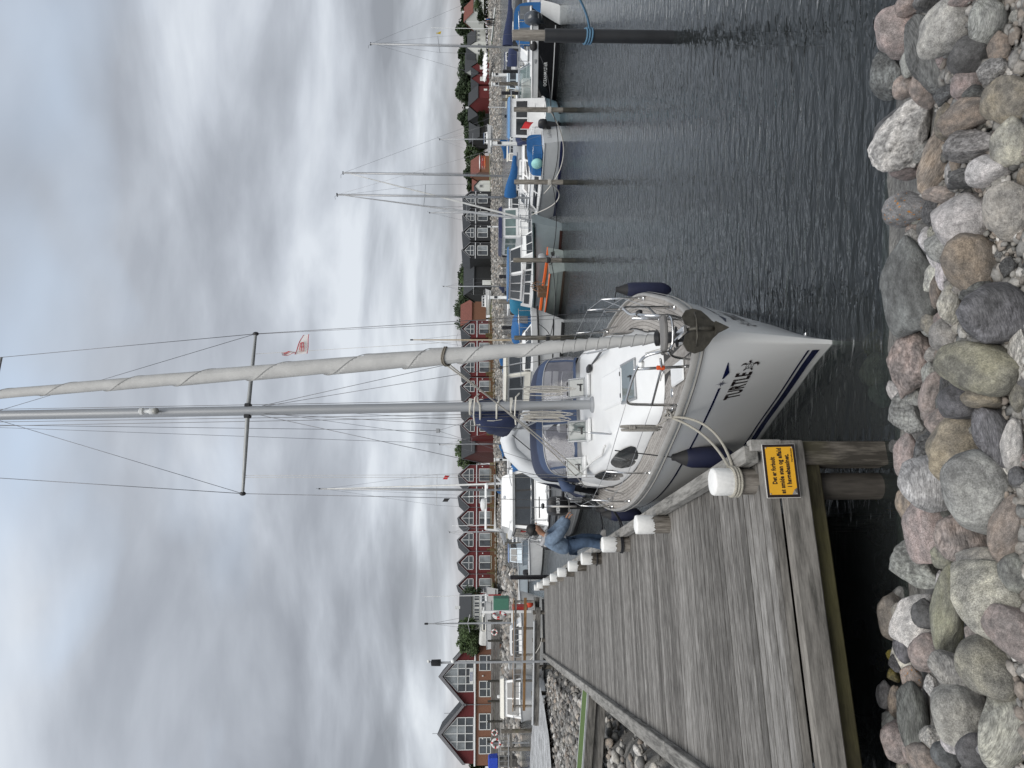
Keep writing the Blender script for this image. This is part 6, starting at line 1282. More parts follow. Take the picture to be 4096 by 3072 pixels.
for i, py in enumerate([1003, 932, 866, 796]):
    lb_ = '%s black gabled terrace house, counted from its windowless end wall' % ordn[i]
    if i == 0: pb = t = gable_house('terrace_house', lb_, on_row(py), RZ2*.8, 5.3, 9, 6.0, 8.4, BKW, 'black terrace houses', fence=False)
    else: t = copy_tree(pb); t.location = on_row(py); t['label'] = lb_
def plain_house(name, label, loc, rz, w, dep, eave, ridge, wall, roofm, along=True, wins=0, door=None, cat='house', chimney=False):
    t = thing(name, label, cat, loc, rz)
    if along:   # ridge parallel to the front
        MB().prism([(0,-1.5),(dep,-1.5),(dep,eave),(dep/2,ridge),(0,eave)], lambda a, b: V(-w/2, a, b), lambda a, b: V(w/2, a, b)).build('wall', wall, t); rf = empty('roof', t)
        for q in (((-.4,eave - .15),(dep/2,ridge + .12)), ((dep + .4,eave - .15),(dep/2,ridge + .12))): MB().prism([q[0], q[1], (q[1][0], q[1][1] + .18), (q[0][0], q[0][1] + .18)], lambda a, b: V(-w/2 - .3, a, b), lambda a, b: V(w/2 + .3, a, b)).build('roof_slope', roofm, rf)
        if chimney: MB().box((w*.2, dep/2, ridge + .5), (.6,.6,1.3)).build('chimney', FRM, rf)
    else:
        MB().prism([(-w/2,-1.5),(w/2,-1.5),(w/2,eave),(0,ridge),(-w/2,eave)], lambda a, b: V(a, 0, b), lambda a, b: V(a, dep, b)).build('wall', wall, t); rf = empty('roof', t)
        for sd in (-1, 1): MB().prism([(0,ridge + .1),(sd*(w/2 + .25),eave - .1),(sd*(w/2 + .25),eave + .1),(0,ridge + .3)], lambda a, b: V(a, -.3, b), lambda a, b: V(a, dep + .3, b)).build('roof_slope', roofm, rf)
    for i in range(wins):
        x = -w/2 + w*(i + .5)/wins; wn = empty('window', t); poly_pane(wn, [(x - .5,.9),(x + .5,.9),(x + .5,2.0),(x - .5,2.0)], -.05, WGL); frame_strips(wn, [(x-.5,.9,x+.5,.9),(x-.5,2,x+.5,2),(x-.5,.9,x-.5,2),(x+.5,.9,x+.5,2),(x,.9,x,2)], -.06, .1)
    if door: MB().bbox((door[0],-.05,door[1]/2 + .1), (door[2],.1,door[1]), .02).build('door', FRM, t)
    return t
WW = pm('white_render', (.6,.61,.6), .7, var=.06, dirt=.15); RTI = pm('red_tiles', (.15,.05,.036), .75, var=.25, scale=2)
def base(py, d, v): return at(v, py, d)
plain_house('store_building', 'windowless black lean-to wing with white doors at the end of the black houses', base(1095, 214, 1966), RZ2*.8, 9.5, 9, 5.2, 8.2, BKW, ROOF, True, 0, (-3.0, 2.6, 1.6), 'shed')
plain_house('store_building', 'plum red windowless wing between the two red terrace rows', base(1762, 188, 1975), RZ, 6.5, 9, 5.0, 8.3, pm('plum_boards', (.10,.035,.035), .8, var=.15), ROOF, True, 0, None, 'shed')
plain_house('boathouse', 'small red boathouse with white door, nearer the terrace of upturned boats', base(270, 262, 1945), rad(20), 4.4, 8, 2.8, 5.4, RDW, ROOF, False, 0, (0,2.2,1.9)); plain_house('boathouse', 'small red boathouse with white door, beside the long red shed', base(316, 258, 1946), rad(20), 4.4, 8, 2.8, 5.4, RDW, ROOF, False, 0, (0,2.2,1.9)); plain_house('boathouse', 'long red shed with dark roof beside the twin boathouses', base(368, 256, 1950), rad(20), 5.2, 8, 3.4, 6.6, RDW, ROOF, True, 0, (1,1.2,.8))
plain_house('house', 'white farmhouse with dark roof and row of windows beyond the navy boom cover', base(150, 300, 1928), rad(10), 8, 8, 2.6, 6.0, WW, ROOF, True, 4); plain_house('house', 'white gabled wing of the farmhouse beside the sailboat mast', base(192, 296, 1930), rad(10), 5.5, 8, 2.8, 6.6, WW, ROOF, False, 2); plain_house('house', 'white house with long dark roof and skylights behind the boathouses', base(228, 300, 1930), rad(12), 9, 8, 2.6, 7.2, WW, ROOF, True, 2)
plain_house('house', 'white house with red tiled roof and chimney at the picture edge', base(25, 290, 1920), rad(25), 8, 8, 2.8, 6.4, WW, RTI, True, 3, chimney=True); plain_house('house', 'small red-roofed cottage under the trees near the lamp post', base(82, 310, 1915), 0, 3.5, 5, 1.6, 3.6, RTI, RTI, True, 0)
plain_house('house', 'dark-roofed house with white dormer beyond the boat sheds', base(420, 270, 1950), rad(15), 8, 8, 3.0, 7.2, BKW, ROOF, True, 2, chimney=True); plain_house('house', 'low dark house with hipped shadowy roof beyond the jib of the sailboat', base(505, 275, 1950), rad(15), 9, 8, 3.0, 7.0, BKW, ROOF, True, 0)
plain_house('house', 'red tiled house roof above the kayak rack', base(655, 280, 1950), rad(15), 7, 8, 3, 6.4, BRK, RTI, True, 2); plain_house('house', 'red tiled house beside the black terrace', base(730, 285, 1948), rad(15), 6, 7, 3, 5.8, WW, RTI, True, 2); plain_house('house', 'white hut with dark roof next to the black terrace', base(745, 240, 1942), rad(15), 4, 5, 2, 3.6, WW, ROOF, False, 1)
plain_house('house', 'red tiled barn roof between the black and red terraces', base(1240, 230, 1925), rad(20), 7, 8, 3, 6.5, BRK, RTI, True, 0); plain_house('house', 'long dark-roofed white building beyond the clubhouse jetty', base(2458, 150, 1935), rad(20), 8, 7, 2.6, 5.0, WW, ROOF, True, 6, chimney=True)
# ---- clubhouse
CH = at(1963, 2814, 100); CH.z = 3.42
ch = thing('clubhouse', 'twin-gabled clubhouse with brick ground floor and large gridded gable windows', 'building', CH, rad(17)); gw_ = 7.55; ev, rdg = 3.75, 7.15
MB().prism([(-7.75,-2),(7.75,-2),(7.75,2.15),(-7.75,2.15)], lambda a, b: V(a, 0, b), lambda a, b: V(a, 10, b)).build('brick_wall', BRK, ch)
rf = empty('roof', ch)
for cx_, lb_ in ((-3.75, ''), (3.6, '')):
    MB().prism([(cx_ - 3.75,2.15),(cx_ + 3.75,2.15),(cx_ + 3.75,ev),(cx_,rdg - .1),(cx_ - 3.75,ev)], lambda a, b: V(a, -.05, b), lambda a, b: V(a, 10, b)).build('gable_wall', RDW, ch)
    for sd in (-1, 1):
        MB().prism([(cx_,rdg - .1),(cx_ + sd*3.8,ev - .2),(cx_ + sd*3.8,ev + .12),(cx_,rdg + .2)], lambda a, b: V(a, -.5, b), lambda a, b: V(a, 10.4, b)).build('roof_slope', ROOF, rf)
        MB().prism([(cx_,rdg + .16),(cx_ + sd*3.8,ev + .08),(cx_ + sd*3.8,ev - .35),(cx_,rdg - .38)], lambda a, b: V(a, -.56, b), lambda a, b: V(a, -.51, b)).build('barge_board', GUT, rf)
    g = empty('gable_window', ch); hw, zb, zm, zt = 2.02, 2.4, 4.62, 6.6
    for i in range(4):
        x0 = cx_ - hw + i*hw/2; x1 = x0 + hw/2
        for j in range(2): poly_pane(g, [(x0, zb + j*1.11),(x1, zb + j*1.11),(x1, zb + (j+1)*1.11),(x0, zb + (j+1)*1.11)], -.1, (WGL, WGL2)[(i + j + (cx_ > 0)) % 2 if j else 0])
        za = zm + .06 + (zt - zm)*(1 - abs(x0 - cx_)/hw); zc_ = zm + .06 + (zt - zm)*(1 - abs(x1 - cx_)/hw); poly_pane(g, [(x0, zm),(x1, zm),(x1, zc_),(x0, za)], -.1, WGL2)
    sg_ = [(cx_ - hw,zb,cx_ + hw,zb),(cx_ - hw,zm,cx_ + hw,zm),(cx_ - hw,zb + 1.11,cx_ + hw,zb + 1.11),(cx_ - hw,zb,cx_ - hw,zm),(cx_ + hw,zb,cx_ + hw,zm),(cx_ - hw,zm,cx_,zt),(cx_ + hw,zm,cx_,zt),(cx_,zb,cx_,zt),(cx_ - hw/2,zb,cx_ - hw/2,(zm+zt)/2),(cx_ + hw/2,zb,cx_ + hw/2,(zm+zt)/2)]
    frame_strips(g, sg_, -.11, .1)
for x0 in (-6.3, -3.3, .9, 4.3):
    lw = empty('ground_window', ch)
    for i in range(2):
        for j, (za, zc_) in enumerate(((.1,.55),(.6,1.55))): poly_pane(lw, [(x0 + i*1.0, za),(x0 + .95 + i*1.0, za),(x0 + .95 + i*1.0, zc_),(x0 + i*1.0, zc_)], -.06, WGL)
    frame_strips(lw, [(x0,.05,x0 + 2,.05),(x0,1.6,x0 + 2,1.6),(x0,.58,x0 + 2,.58),(x0,.05,x0,1.6),(x0 + 1,.05,x0 + 1,1.6),(x0 + 2,.05,x0 + 2,1.6)], -.07, .1)
MB().tube([V(-7.8,-.15,2.2), V(7.8,-.15,2.2)], .13, 8).build('gutter', BAND, ch); MB().tube([V(-.1,-.2,ev - .1), V(-.1,-.2,0)], .06, 6).build('downpipe', GUT, ch)
for x in (-4.4, 3.6): MB().ell((x,-.12,1.1), (.1,.1,.14), 8, 6).build('wall_lamp', FRM, ch, True)
MB().bbox((3.6,-.18,2.72), (2.0,.03,.5), .01).build('sign_board', FRM, ch); SGB = pm('sign_blue', (.03,.06,.2), .5)
mb = MB()
for i in range(11): mb.box((3.0 + i*.11, -.2, 2.82), (.075,.008,.13 if i % 3 else .18)); mb.box((3.05 + i*.11, -.2, 2.62), (.07,.008,.12 if i % 4 else .17))
mb.build('sign_text', SGB, ch)
for x, z, h_ in ((-1.2, ev + .3, 2.4), (-3.75, rdg, .9)): MB().tube([V(x, .2, z), V(x, .2, z + h_)], .03, 5).build('antenna', GUT, rf)
# ---- wooden quay front below the clubhouse, boards one by one
QW = woodmat('quay_boards', (.05,.048,.046), (.12,.115,.108), (.2,.195,.185), 0, .5)
q0, q1 = at(1963, 3140, 84), at(1963, 2468, 84); qz = 3.40
qf = thing('quay_front', 'weathered wooden quay wall below the clubhouse with lifebuoys hung on it', 'quay wall', (q0 + q1)/2 + V(0,0,qz - q0.z)); W_ = (q1 - q0).length
for k in range(5): MB().bbox((0,0,-.11 - k*.2), (W_,.08,.185), .01).build('board', QW, qf)
MB().box((0, 3.2, -.05), (W_, 6.2, .08)).build('quay_deck', QW, qf)
for i in range(9): MB().box((-W_/2 + .4 + i*(W_ - .8)/8, -.08, -1.2), (.2,.16,3.2)).build('post', PWET, qf)
pts = []
for _ in range(1400): x = rnd.uniform(-36, -11); pts.append((-46 + (x + 36)*1.0, rnd.uniform(79, 84), 0, 0))
pts = [(x, y, -.3 + (y - 78.5)*.42, rnd.uniform(.2, .42)) for x, y, _, _ in pts]; pebble_stuff('quay_riprap', pts, PEB, 1, .75, qf).matrix_parent_inverse = Matrix.Translation(-qf.location)
# lifebuoys
LBW = pm('buoy_white', (.72,.71,.69), .5, dirt=.1); LBR = pm('buoy_red', (.5,.03,.03), .5)
def lifebuoy(loc, R_, label, rz=0):
    t = thing('lifebuoy', label, 'lifebuoy', loc, rz)
    for k in range(8):
        a0 = k*math.pi/4 + .2; m_ = LBR if k % 2 else LBW; l = .62 if k % 2 == 0 else .165
        c = a0 + math.pi/8; ww = .58 if k % 2 == 0 else .2
        MB().tube([V(R_*.78*math.cos(q), 0, R_*.78*math.sin(q)) for q in [c - ww + 2*ww*i/6 for i in range(7)]], R_*.22*(1.03 if k % 2 else 1), 8).build('band' if k % 2 else 'ring', m_, t, 50)
    MB().tube([V(R_*1.05*math.cos(a), -.02, R_*1.05*math.sin(a)) for a in [i*math.pi/8 for i in range(16)]], .012, 5, closed=True).build('grab_line', ROPEW, t)
    return t
lifebuoy(at(1985, 2973, 52), .38, 'large red and white lifebuoy on a post in front of the quay wall'); lifebuoy(at(1979, 2930, 83.7), .38, 'red and white lifebuoy hung on the quay wall near the blue tarpaulin'); lifebuoy(at(1978, 2529, 83.7), .38, 'red and white lifebuoy hung on the quay wall above the beige canopy'); lifebuoy(at(1998, 2461, 36.4), .36, 'lifebuoy seen edge-on hanging on the white post', rad(80))
tag(MB().tube([at(1985, 2973, 52.2) + V(0,0,.3), at(1985, 2973, 52.2) + V(0,0,-2.4)], .05, 8).build('lifebuoy_post', GALV), 'grey post carrying the large lifebuoy', 'post')
bt = thing('tarpaulin_stack', 'bright blue tarpaulin over a stack beside the clubhouse', 'tarpaulin', at(1990, 3045, 80)); MB().loft([[V(x*s_, y*s_, z) for x, y in ((-.6,-.5),(.6,-.5),(.6,.5),(-.6,.5))] for s_, z in ((1.05,0),(1,.5),(.95,.95),(.7,1.05))], True, True).build('sheet', pm('tarp_blue', (.01,.05,.42), .5, bump=.05, bscale=5), bt)
MB().box((0,0,-1.2), (.9,.8,2.4)).build('crate', QW, bt)
# ---- club jetty with railing, across the end of the plank jetty
CJ = V(0,0,0); JB = woodmat('new_wood', (.16,.09,.04), (.25,.15,.07), (.33,.21,.11), 0, .8); cz_ = 1.32
c0, c1 = onz(2132, 2900, cz_), onz(2140, 2430, cz_); jd = (c1 - c0).normalized(); jr = math.atan2(jd.y, jd.x); JLn = (c1 - c0).length
cj = thing('club_jetty', 'narrow wooden jetty with brown railing crossing beyond the plank jetty', 'jetty', c0, jr)
for k in range(int(JLn/.16)): MB().bbox((.08 + k*.16, .6, -.03), (.15, 1.25, .05), .006).build('plank', BEAMY, cj)
MB().bbox((JLn/2, -.02, -.17), (JLn, .1, .22), .01).build('side_beam', BEAM, cj); MB().bbox((JLn/2, .9, -.17), (JLn, .1, .22), .01).build('side_beam', BEAM, cj)
for k in range(5): MB().lathe([(.1,-4),(.1,.1)], 10, (.3 + k*(JLn - .6)/4, .05, 0)).build('pile', PILE, cj); MB().bbox((.3 + k*(JLn - .6)/4, 1.05, .45), (.1,.1,1.1), .01).build('rail_post', BEAM, cj)
MB().bbox((JLn*.5, 1.0, .42), (JLn*.98, .04, .14), .006).build('rail_board', JB, cj); MB().bbox((JLn*.5, 1.0, .90), (JLn*.98, .04, .10), .006).build('rail_board', BEAM, cj); MB().bbox((JLn*.5, .98, 1.0), (JLn*.98, .12, .04), .006).build('rail_cap', JB, cj)
MB().tube([V(.1, -.12, .03), V(JLn*.45, -.14, .02), V(JLn*.9, -.12, .03)], .05, 8).build('pale_hose', pm('hose_pale', (.45,.46,.47), .6), cj)
wp = thing('white_post', 'tall white plank post at the corner of the club jetty', 'post', onz(2125, 2446, 1.35)); MB().bbox((0,0,1.28), (.14,.08,2.6), .01).build('plank', WHT, wp); MB().bbox((-.3,.0,1.0), (.6,.05,.1), .01).build('arm', WHT, wp); MB().bbox((-.02,.02,2.5), (.5,.05,.08), .01).build('arm', WHT, wp)
ld = thing('ladder', 'aluminium ladder lying along the club jetty railing', 'ladder', c0 + jd*(JLn*.28) + V(0,0,.55), jr)
for z in (0, .42): MB().bbox((1.6, .86, z), (3.3,.03,.05), .005).build('stile', GALV, ld)
for k in range(10): MB().tube([V(.15 + k*.33, .86, 0), V(.15 + k*.33, .86, .42)], .016, 6).build('rung', GALV, ld)
lp = thing('camera_mast', 'grey steel mast carrying a dark box and white camera at the jetty end', 'mast', onz(2180, 2646, 1.0)); MB().tube([V(0,0,-1), V(0,0,5.0)], .055, 8).build('pole', GALV, lp); MB().lathe([(.14,0),(.15,.02),(.14,.42),(.05,.45)], 14, (0,0,4.75)).build('box', BLACK, lp, 40); MB().bbox((.1,-.1,5.3), (.12,.3,.1), .02, rz=.5).build('camera', WHT, lp); MB().tube([V(0,0,5.1), V(.1,-.05,5.3)], .02, 6).build('bracket', GALV, lp); MB().ell((.08,-.05,4.2), (.1,.08,.09), 8, 6).build('lamp', WHT, lp, True)
tag(MB().lathe([(.16,-.2),(.17,1.1),(.19,1.12),(.19,1.2),(.05,1.24)], 16, onz(2128, 2690, 1.3) + V(0,.9,0)).build('supply_pedestal', pm('pedestal_grey', (.42,.43,.43), .5), None, 40), 'round grey supply pedestal behind the club jetty railing', 'pedestal')
for i, (py, d, vb, h_) in enumerate(((338, 62, 2012, .9), (300, 66, 2008, .8), (575, 48, 2040, 1.2), (1190, 60, 2020, 1.3), (1838, 70, 2035, 1.3), (907, 130, 1985, 1.5))):
    p = at(vb, py, d); t = thing('supply_pedestal', ['white supply pedestal behind the black speedboat', 'slim white pedestal near the upturned boats', 'stout white pedestal beside the clinker boat', 'white pedestal beyond the orange skiff', 'white pedestal beside the hoisted dinghy', 'white lamp pedestal before the black houses'][i], 'pedestal', p); MB().bbox((0,0,h_/2 - .4), (.24,.24,h_ + .8), .04).build('body', WHT, t); MB().bbox((0,-.16,h_*.6), (.2,.02,.25), .005).build('panel', GLASS, t); MB().bbox((0,0,h_ + .06), (.36,.36,.1), .03).build('cap', WHT, t)
# ---- far floating jetty behind the boat row
fj = thing('far_jetty', 'low wooden jetty behind the row of moored boats', 'jetty', V(0,0,0)); A_, B_ = V(-8, 49, 0), V(34, 56, 0); dr = (B_ - A_).normalized(); rz_ = math.atan2(dr.y, dr.x)
for k in range(140): MB().box(A_ + dr*(k*.3) + V(0,0,.95), (.27,1.8,.06), rz_).build('plank', BEAMY, fj)
MB().box((A_ + B_)/2 + V(0,-.9,.8), ((B_ - A_).length,.12,.25), rz_).build('side_beam', BEAM, fj)
for k in range(12): MB().lathe([(.12,-3),(.12,.85)], 8, A_ + dr*(1 + k*3.6) + V(0,-.7,0)).build('pile', PILE, fj)
# ---- green-topped ramp from the jetty to the shore
rpm = thing('access_ramp', 'green-surfaced wooden ramp joining the jetty to the pebble shore', 'ramp', O + RT3 @ V(-DW + .06, 12.95, DK + .04), TH)
sl_ = .118; Rr = Matrix.Rotation(sl_, 3, 'Y')
MB().bbox(Rr @ V(-3.2, 0, .0), (6.4, .92, .03), .006, rot=Rr).build('green_surface', pm('green_felt', (.075,.125,.03), .95, var=.2, scale=20), rpm)
for y in (-.44, .44): MB().bbox(Rr @ V(-3.2, y, -.12), (6.4,.09,.2), .01, rot=Rr).build('ramp_beam', BEAM, rpm); MB().bbox(Rr @ V(-3.2, y*1.06, -.0), (6.4,.03,.05), .006, rot=Rr).build('ramp_edge', GALV, rpm)
MB().bbox(Rr @ V(-3.2, -.3, -.35), (6.0,.2,.24), .01, rot=Rr).build('ramp_beam', BEAM, rpm)
# cables at the jetty corner
for k in range(3): tag(MB().tube([onz(2185, 2655 + 6*k, 1.05), onz(2170, 2670 + 5*k, 1.3), onz(2160, 2700 + 4*k, .9)], .03, 6).build('cable', BLACK), '%s black cable looping off the far jetty corner' % ('thin lowest', 'middle', 'uppermost')[k], 'cable', 'black cables at the jetty corner')
tag(MB().tube(sagline(onz(2165, 2505, 1.15), onz(2120, 2640, 1.5), .25), .02, 5).build('mooring_line', ROPEW), 'slack white line between the club jetty and the plank jetty', 'rope')
# small left-hand landing with ladder
sl2 = thing('landing_stage', 'small wooden landing stage with ladder below the big lifebuoy', 'jetty', at(2040, 2990, 48)); MB().bbox((0,0,.35), (3.4,1.2,.08), .01).build('deck', BEAM, sl2); MB().bbox((0,-.6,-.05), (3.4,.12,.16), .01).build('side_beam', BEAM, sl2); MB().bbox((0,-.6,.3), (3.4,.12,.12), .01).build('side_beam', BEAM, sl2)
for x in (-1.3, .2, 1.4): MB().lathe([(.13,-2.5),(.13,.6)], 10, (x,-.6,0)).build('pile', PILE, sl2)
for z in (.12, .75): MB().bbox((-.2,-.75,z), (2.8,.04,.05), .005).build('ladder_stile', GALV, sl2)
for k in range(9): MB().tube([V(-1.5 + k*.33,-.75,.12), V(-1.5 + k*.33,-.75,.75)], .015, 6).build('ladder_rung', GALV, sl2)
# red fish box and small float by the far end
rb = thing('fish_box', 'red plastic box standing on the club jetty end', 'box', at(2108, 2432, 38)); MB().bbox((0,0,.35), (.28,.6,.75), .04).build('box_body', RED, rb); MB().bbox((0,0,.74), (.32,.64,.06), .02).build('box_lid', RED, rb)
tag(MB().ell(at(2115, 2416, 42), (.22,.22,.28), 12, 8).build('buoy', pm('buoy_orange', (.6,.07,.03), .5), None, True), 'orange-red buoy near the red box', 'buoy')
gb = thing('green_box', 'green container box standing at the far quay', 'box', at(2025, 2412, 70)); MB().bbox((0,0,.5), (1.2,1.0,1.5), .03).build('box_body', pm('box_green', (.05,.16,.11), .6), gb)
# ---- hardstand boats beyond the red houses' end
small_boat(2420, 118, 60, 8.5, 2.9, GW, GW, 'cabin', 'white motor cruiser propped on the hardstand beside the red terrace', None, 1.5).location.z = 2.6
small_boat(2490, 96, 70, 7, 2.6, GW, CREAM, 'cuddy', 'white cruiser on the hardstand beside the clubhouse tree', pm('tarp_white', (.5,.5,.48), .7), 1.3).location.z = 2.9
small_boat(1205, 200, 60, 7.5, 2.8, GW, GW, 'cabin', 'white motor cruiser ashore in front of the red barn', None, 1.2).location.z = 3.6
small_boat(555, 215, 80, 8.5, 3, GW, GW, 'cabin', 'white and teal cruiser ashore beyond the jib of the sailboat', DBL, 1.2).location.z = 3.2
for i in range(6):
    t = thing('upturned_dinghy', '%s white dinghy from the farmhouse end of the leaning row' % ordn[i], 'dinghy', at(1947, 230 + i*15.5, 245), rad(50), 'row of white dinghies ashore'); hb, sh, hull, strip = mk_hull(t, 3.4, 1.5, .6, .5, GW, .8, .5, .3, inner=True); t.rotation_euler = (rad(180 + 20), rad(12), rad(50)); t.location.z += .7
kr = thing('kayak_rack', 'timber rack on the far shore for red kayaks', 'rack', at(1948, 650, 225))
for x in (-1.8, 1.8): MB().box((x,0,1.1), (.1,.1,2.8)).build('post', FENW, kr)
for z in (.4,1.0,1.6): MB().box((0,0,z), (3.8,.5,.07)).build('shelf', FENW, kr)
for i, c_ in enumerate(('orange', 'red', 'dark red', 'white')):
    tag(MB().loft([[at(1948, 650, 225) + V(x, -.1 + .3*r_*math.cos(a), .62 + i*.55 + .2*r_*math.sin(a)) for a in [k*math.pi/5 for k in range(10)]] for x, r_ in ((-2.4,.05),(-1.5,.7),(0,1),(1.5,.7),(2.4,.05))], True, True).build('kayak', [ORG, RED, DRD, GW][i], None, 40), '%s kayak on the timber rack' % c_, 'kayak')
# ---- poles
fp = thing('flagpole', 'white flagpole with red foot in front of the first red terrace house', 'flagpole', at(1995, 2380, 110)); MB().tube([V(0,0,-1), V(-.15,0,11.6)], [.09,.03], 8).build('pole', WHT, fp); MB().lathe([(.12,-.5),(.12,1.6)], 8).build('foot', DRD, fp)
for i, (py, d, vb, vt) in enumerate(((75, 300, 1925, 1855), (115, 200, 1962, 1725), (88, 260, 1930, 1865))):
    p = at(vb, py, d); h_ = (vb - vt)/FPX*d; t = thing('lamp_post' if i == 2 else 'flagpole', ['pale flagpole beside the small cottage', 'tall white flagpole on the far green', 'street lamp with flared head beyond the far green'][i], 'pole', p); MB().tube([V(0,0,-1), V(0,0,h_)], .08, 6).build('pole', WHT, t)
    if i == 2: MB().lathe([(.1,h_),(.6,h_ + .5),(.1,h_ + .6)], 10).build('lamp_head', GUT, t)
for i, (py, d, vt) in enumerate(((1360, 62, 1648), (2492, 49, 1706))):
    t = thing('bare_mast', ['tan wooden mast rising behind the furled genoa', 'slim mast with stays beyond the beige canopy'][i], 'mast', polar(py, d) + V(0,0,.8)); h_ = 3.5 + (1961 - vt)/FPX*d - .8; MB().tube([V(0,0,0), V(0,0,h_)], [.08,.04], 8).build('pole', pm('tan_mast', (.45,.36,.24), .6) if i == 0 else ALU, t); MB().bbox((0,0,h_), (.12,.12,.25), .02).build('masthead', BLACK, t)
    for sd in (-1, 1): MB().tube([V(0,0,h_*.95), V(sd*1.1,.5,0)], .01, 4).build('stay', WIRE, t); MB().tube([V(0,0,h_*.6), V(sd*.6,0,h_*.58)], .02, 5).build('spreader', ALU, t)
# ---- small life on the far gangway
# ================================================================== TREES
LEAF = pm('leaf_dark', (.028,.048,.018), .8, var=.5, scale=.8); LEAF2 = pm('leaf_green', (.045,.075,.022), .8, var=.5, scale=.8); BARK = pm('bark', (.06,.05,.04), .9, var=.3)
def crown_mesh(seed, n, mat, shape):
    rd = random.Random(seed); vs, fs = [], []
    cl = []
    for _ in range(26):
        if shape == 'cone': z = rd.random()**.8; r_ = (1 - z)*.9 + .12; a = rd.uniform(0, 6.283); q = rd.random()**.5*r_; cl.append((q*math.cos(a)*.5, q*math.sin(a)*.5, z*1.0 + .02, .16 + .1*(1 - z)))
        else: a = rd.uniform(0, 6.283); q = rd.random()**.5; z = rd.uniform(.22, .9); k = math.sqrt(max(.05, 1 - ((z - .55)/.5)**2)); cl.append((q*math.cos(a)*.5*k, q*math.sin(a)*.5*k, z, rd.uniform(.13, .24)))
    for _ in range(n):
        c = rd.choice(cl); d = Vector((rd.gauss(0,1), rd.gauss(0,1), rd.gauss(0,1))).normalized()*c[3]*(rd.random()**.35)
        p = Vector(c[:3]) + Vector((d.x, d.y, d.z*.8)); s_ = rd.uniform(.022, .055); u = Vector((rd.gauss(0,1), rd.gauss(0,1), rd.gauss(0,1))).normalized(); w = u.orthogonal().normalized(); b0 = len(vs)
        vs += [p + u*s_, p + w*s_*.8, p - u*s_, p - w*s_*.8]; fs.append((b0, b0+1, b0+2, b0+3))
    me = bpy.data.meshes.new('crown'); me.from_pydata([tuple(v) for v in vs], [], fs); me.materials.append(mat); return me
CR = [crown_mesh(k, 2600, (LEAF, LEAF2)[k % 2], 'round') for k in range(5)] + [crown_mesh(9, 2400, LEAF, 'cone'), crown_mesh(10, 2400, LEAF, 'cone')]
mbt = MB().tube([V(0,0,-.1), V(.01,0,.25), V(-.02,.01,.6)], [.03,.024,.01], 7)
for k in range(5): a = k*1.3; mbt.tube([V(0,0,.2 + k*.06), V(.2*math.cos(a), .2*math.sin(a), .45 + k*.06)], [.014,.005], 5)
TRK = mbt.mesh('trunk', BARK, True)
def tree(py, d, vb, h, wd, k, label, group=None):
    t = thing('pine_tree' if k > 4 else 'broadleaf_tree', label, 'tree', at(vb, py, d), rnd.uniform(0, 6), group); inst('trunk', TRK, t, sc=(h,h,h)); inst('crown', CR[k], t, sc=(wd,wd,h)); return t
for i in range(58):
    py = -30 + i*(14.5 if i < 40 else 28) + (0 if i < 40 else -40*13.5) + rnd.uniform(-8, 8); d = rnd.uniform(315, 350)
    if 770 < py < 1020: d = 380
    tree(py, d, 1950, rnd.uniform(9, 13) * (.62 if 770 < py < 1020 else 1)*(1 if py < 480 else .85), rnd.uniform(11, 15), rnd.choice((0,1,2,3,4,5,6)), 'dark tree in the wood along the far skyline', 'trees of the skyline wood')
for i, (py, d, h) in enumerate(((1095, 250, 11), (1130, 240, 10), (1165, 250, 11), (1205, 255, 12), (1240, 250, 12.5), (1275, 245, 11.5))): tree(py, d, 1955, h*.95, 8, i % 5, ['tree nearest the black lean-to in the clump between the terraces', 'second tree from the black lean-to in the clump', 'third tree from the black lean-to in the clump', 'fourth tree from the black lean-to in the clump', 'fifth tree from the black lean-to in the clump', 'tree of the clump nearest the red terrace'][i], 'tree clump between the terraces')
tree(1822, 196, 1950, 8.8, 8.5, 1, 'round tree rising behind the gap in the red terrace'); tree(2548, 99, 1955, 4.4, 4.2, 3, 'bushy tree beside the clubhouse wall'); tree(2575, 101, 1950, 3.6, 3, 4, 'smaller bush-like tree behind the clubhouse corner'); tree(3062, 100, 1962, 3, 3.5, 0, 'low tree at the far side of the clubhouse'); tree(2395, 160, 1940, 5, 5, 2, 'dark tree behind the roof of the white building'); tree(2505, 150, 1940, 5.5, 4, 4, 'tree behind the hardstand cruiser')
for i, (py, d, vb, h, w_) in enumerate(((470, 262, 1950, 3.5, 5), (232, 255, 1945, 3, 5), (60, 270, 1945, 3.5, 5), (20, 280, 1935, 4, 5), (1130, 220, 1975, 2.4, 5), (1160, 222, 1975, 2.2, 5))): tree(py, d, vb, h, w_, i % 5, ['shrub before the low dark house', 'shrub before the farmhouse', 'shrub below the street lamp', 'shrub before the red-tiled house', 'shrub beside the white doors of the black lean-to', 'shrub on the bank beside the steps'][i])
# ================================================================== PEOPLE
def skin(name, par, joints, edges, mat, sub=2, extra=None):
    me = bpy.data.meshes.new(name); me.from_pydata([j[:3] for j in joints], edges, []); ob = bpy.data.objects.new(name, me); COL.objects.link(ob)
    md = ob.modifiers.new('s', 'SKIN'); sv = me.skin_vertices[0].data
    for i, j in enumerate(joints): r_ = j[3]; sv[i].radius = r_ if isinstance(r_, tuple) else (r_, r_)
    sv[0].use_root = True; sb = ob.modifiers.new('b', 'SUBSURF'); sb.levels = sub; sb.render_levels = sub
    dg_ = bpy.context.evaluated_depsgraph_get(); m2 = bpy.data.meshes.new_from_object(ob.evaluated_get(dg_)); m2.materials.clear(); m2.materials.append(mat); m2.polygons.foreach_set('use_smooth', [True]*len(m2.polygons))
    bpy.data.objects.remove(ob); o = bpy.data.objects.new(name, m2); COL.objects.link(o); o.parent = par; return o
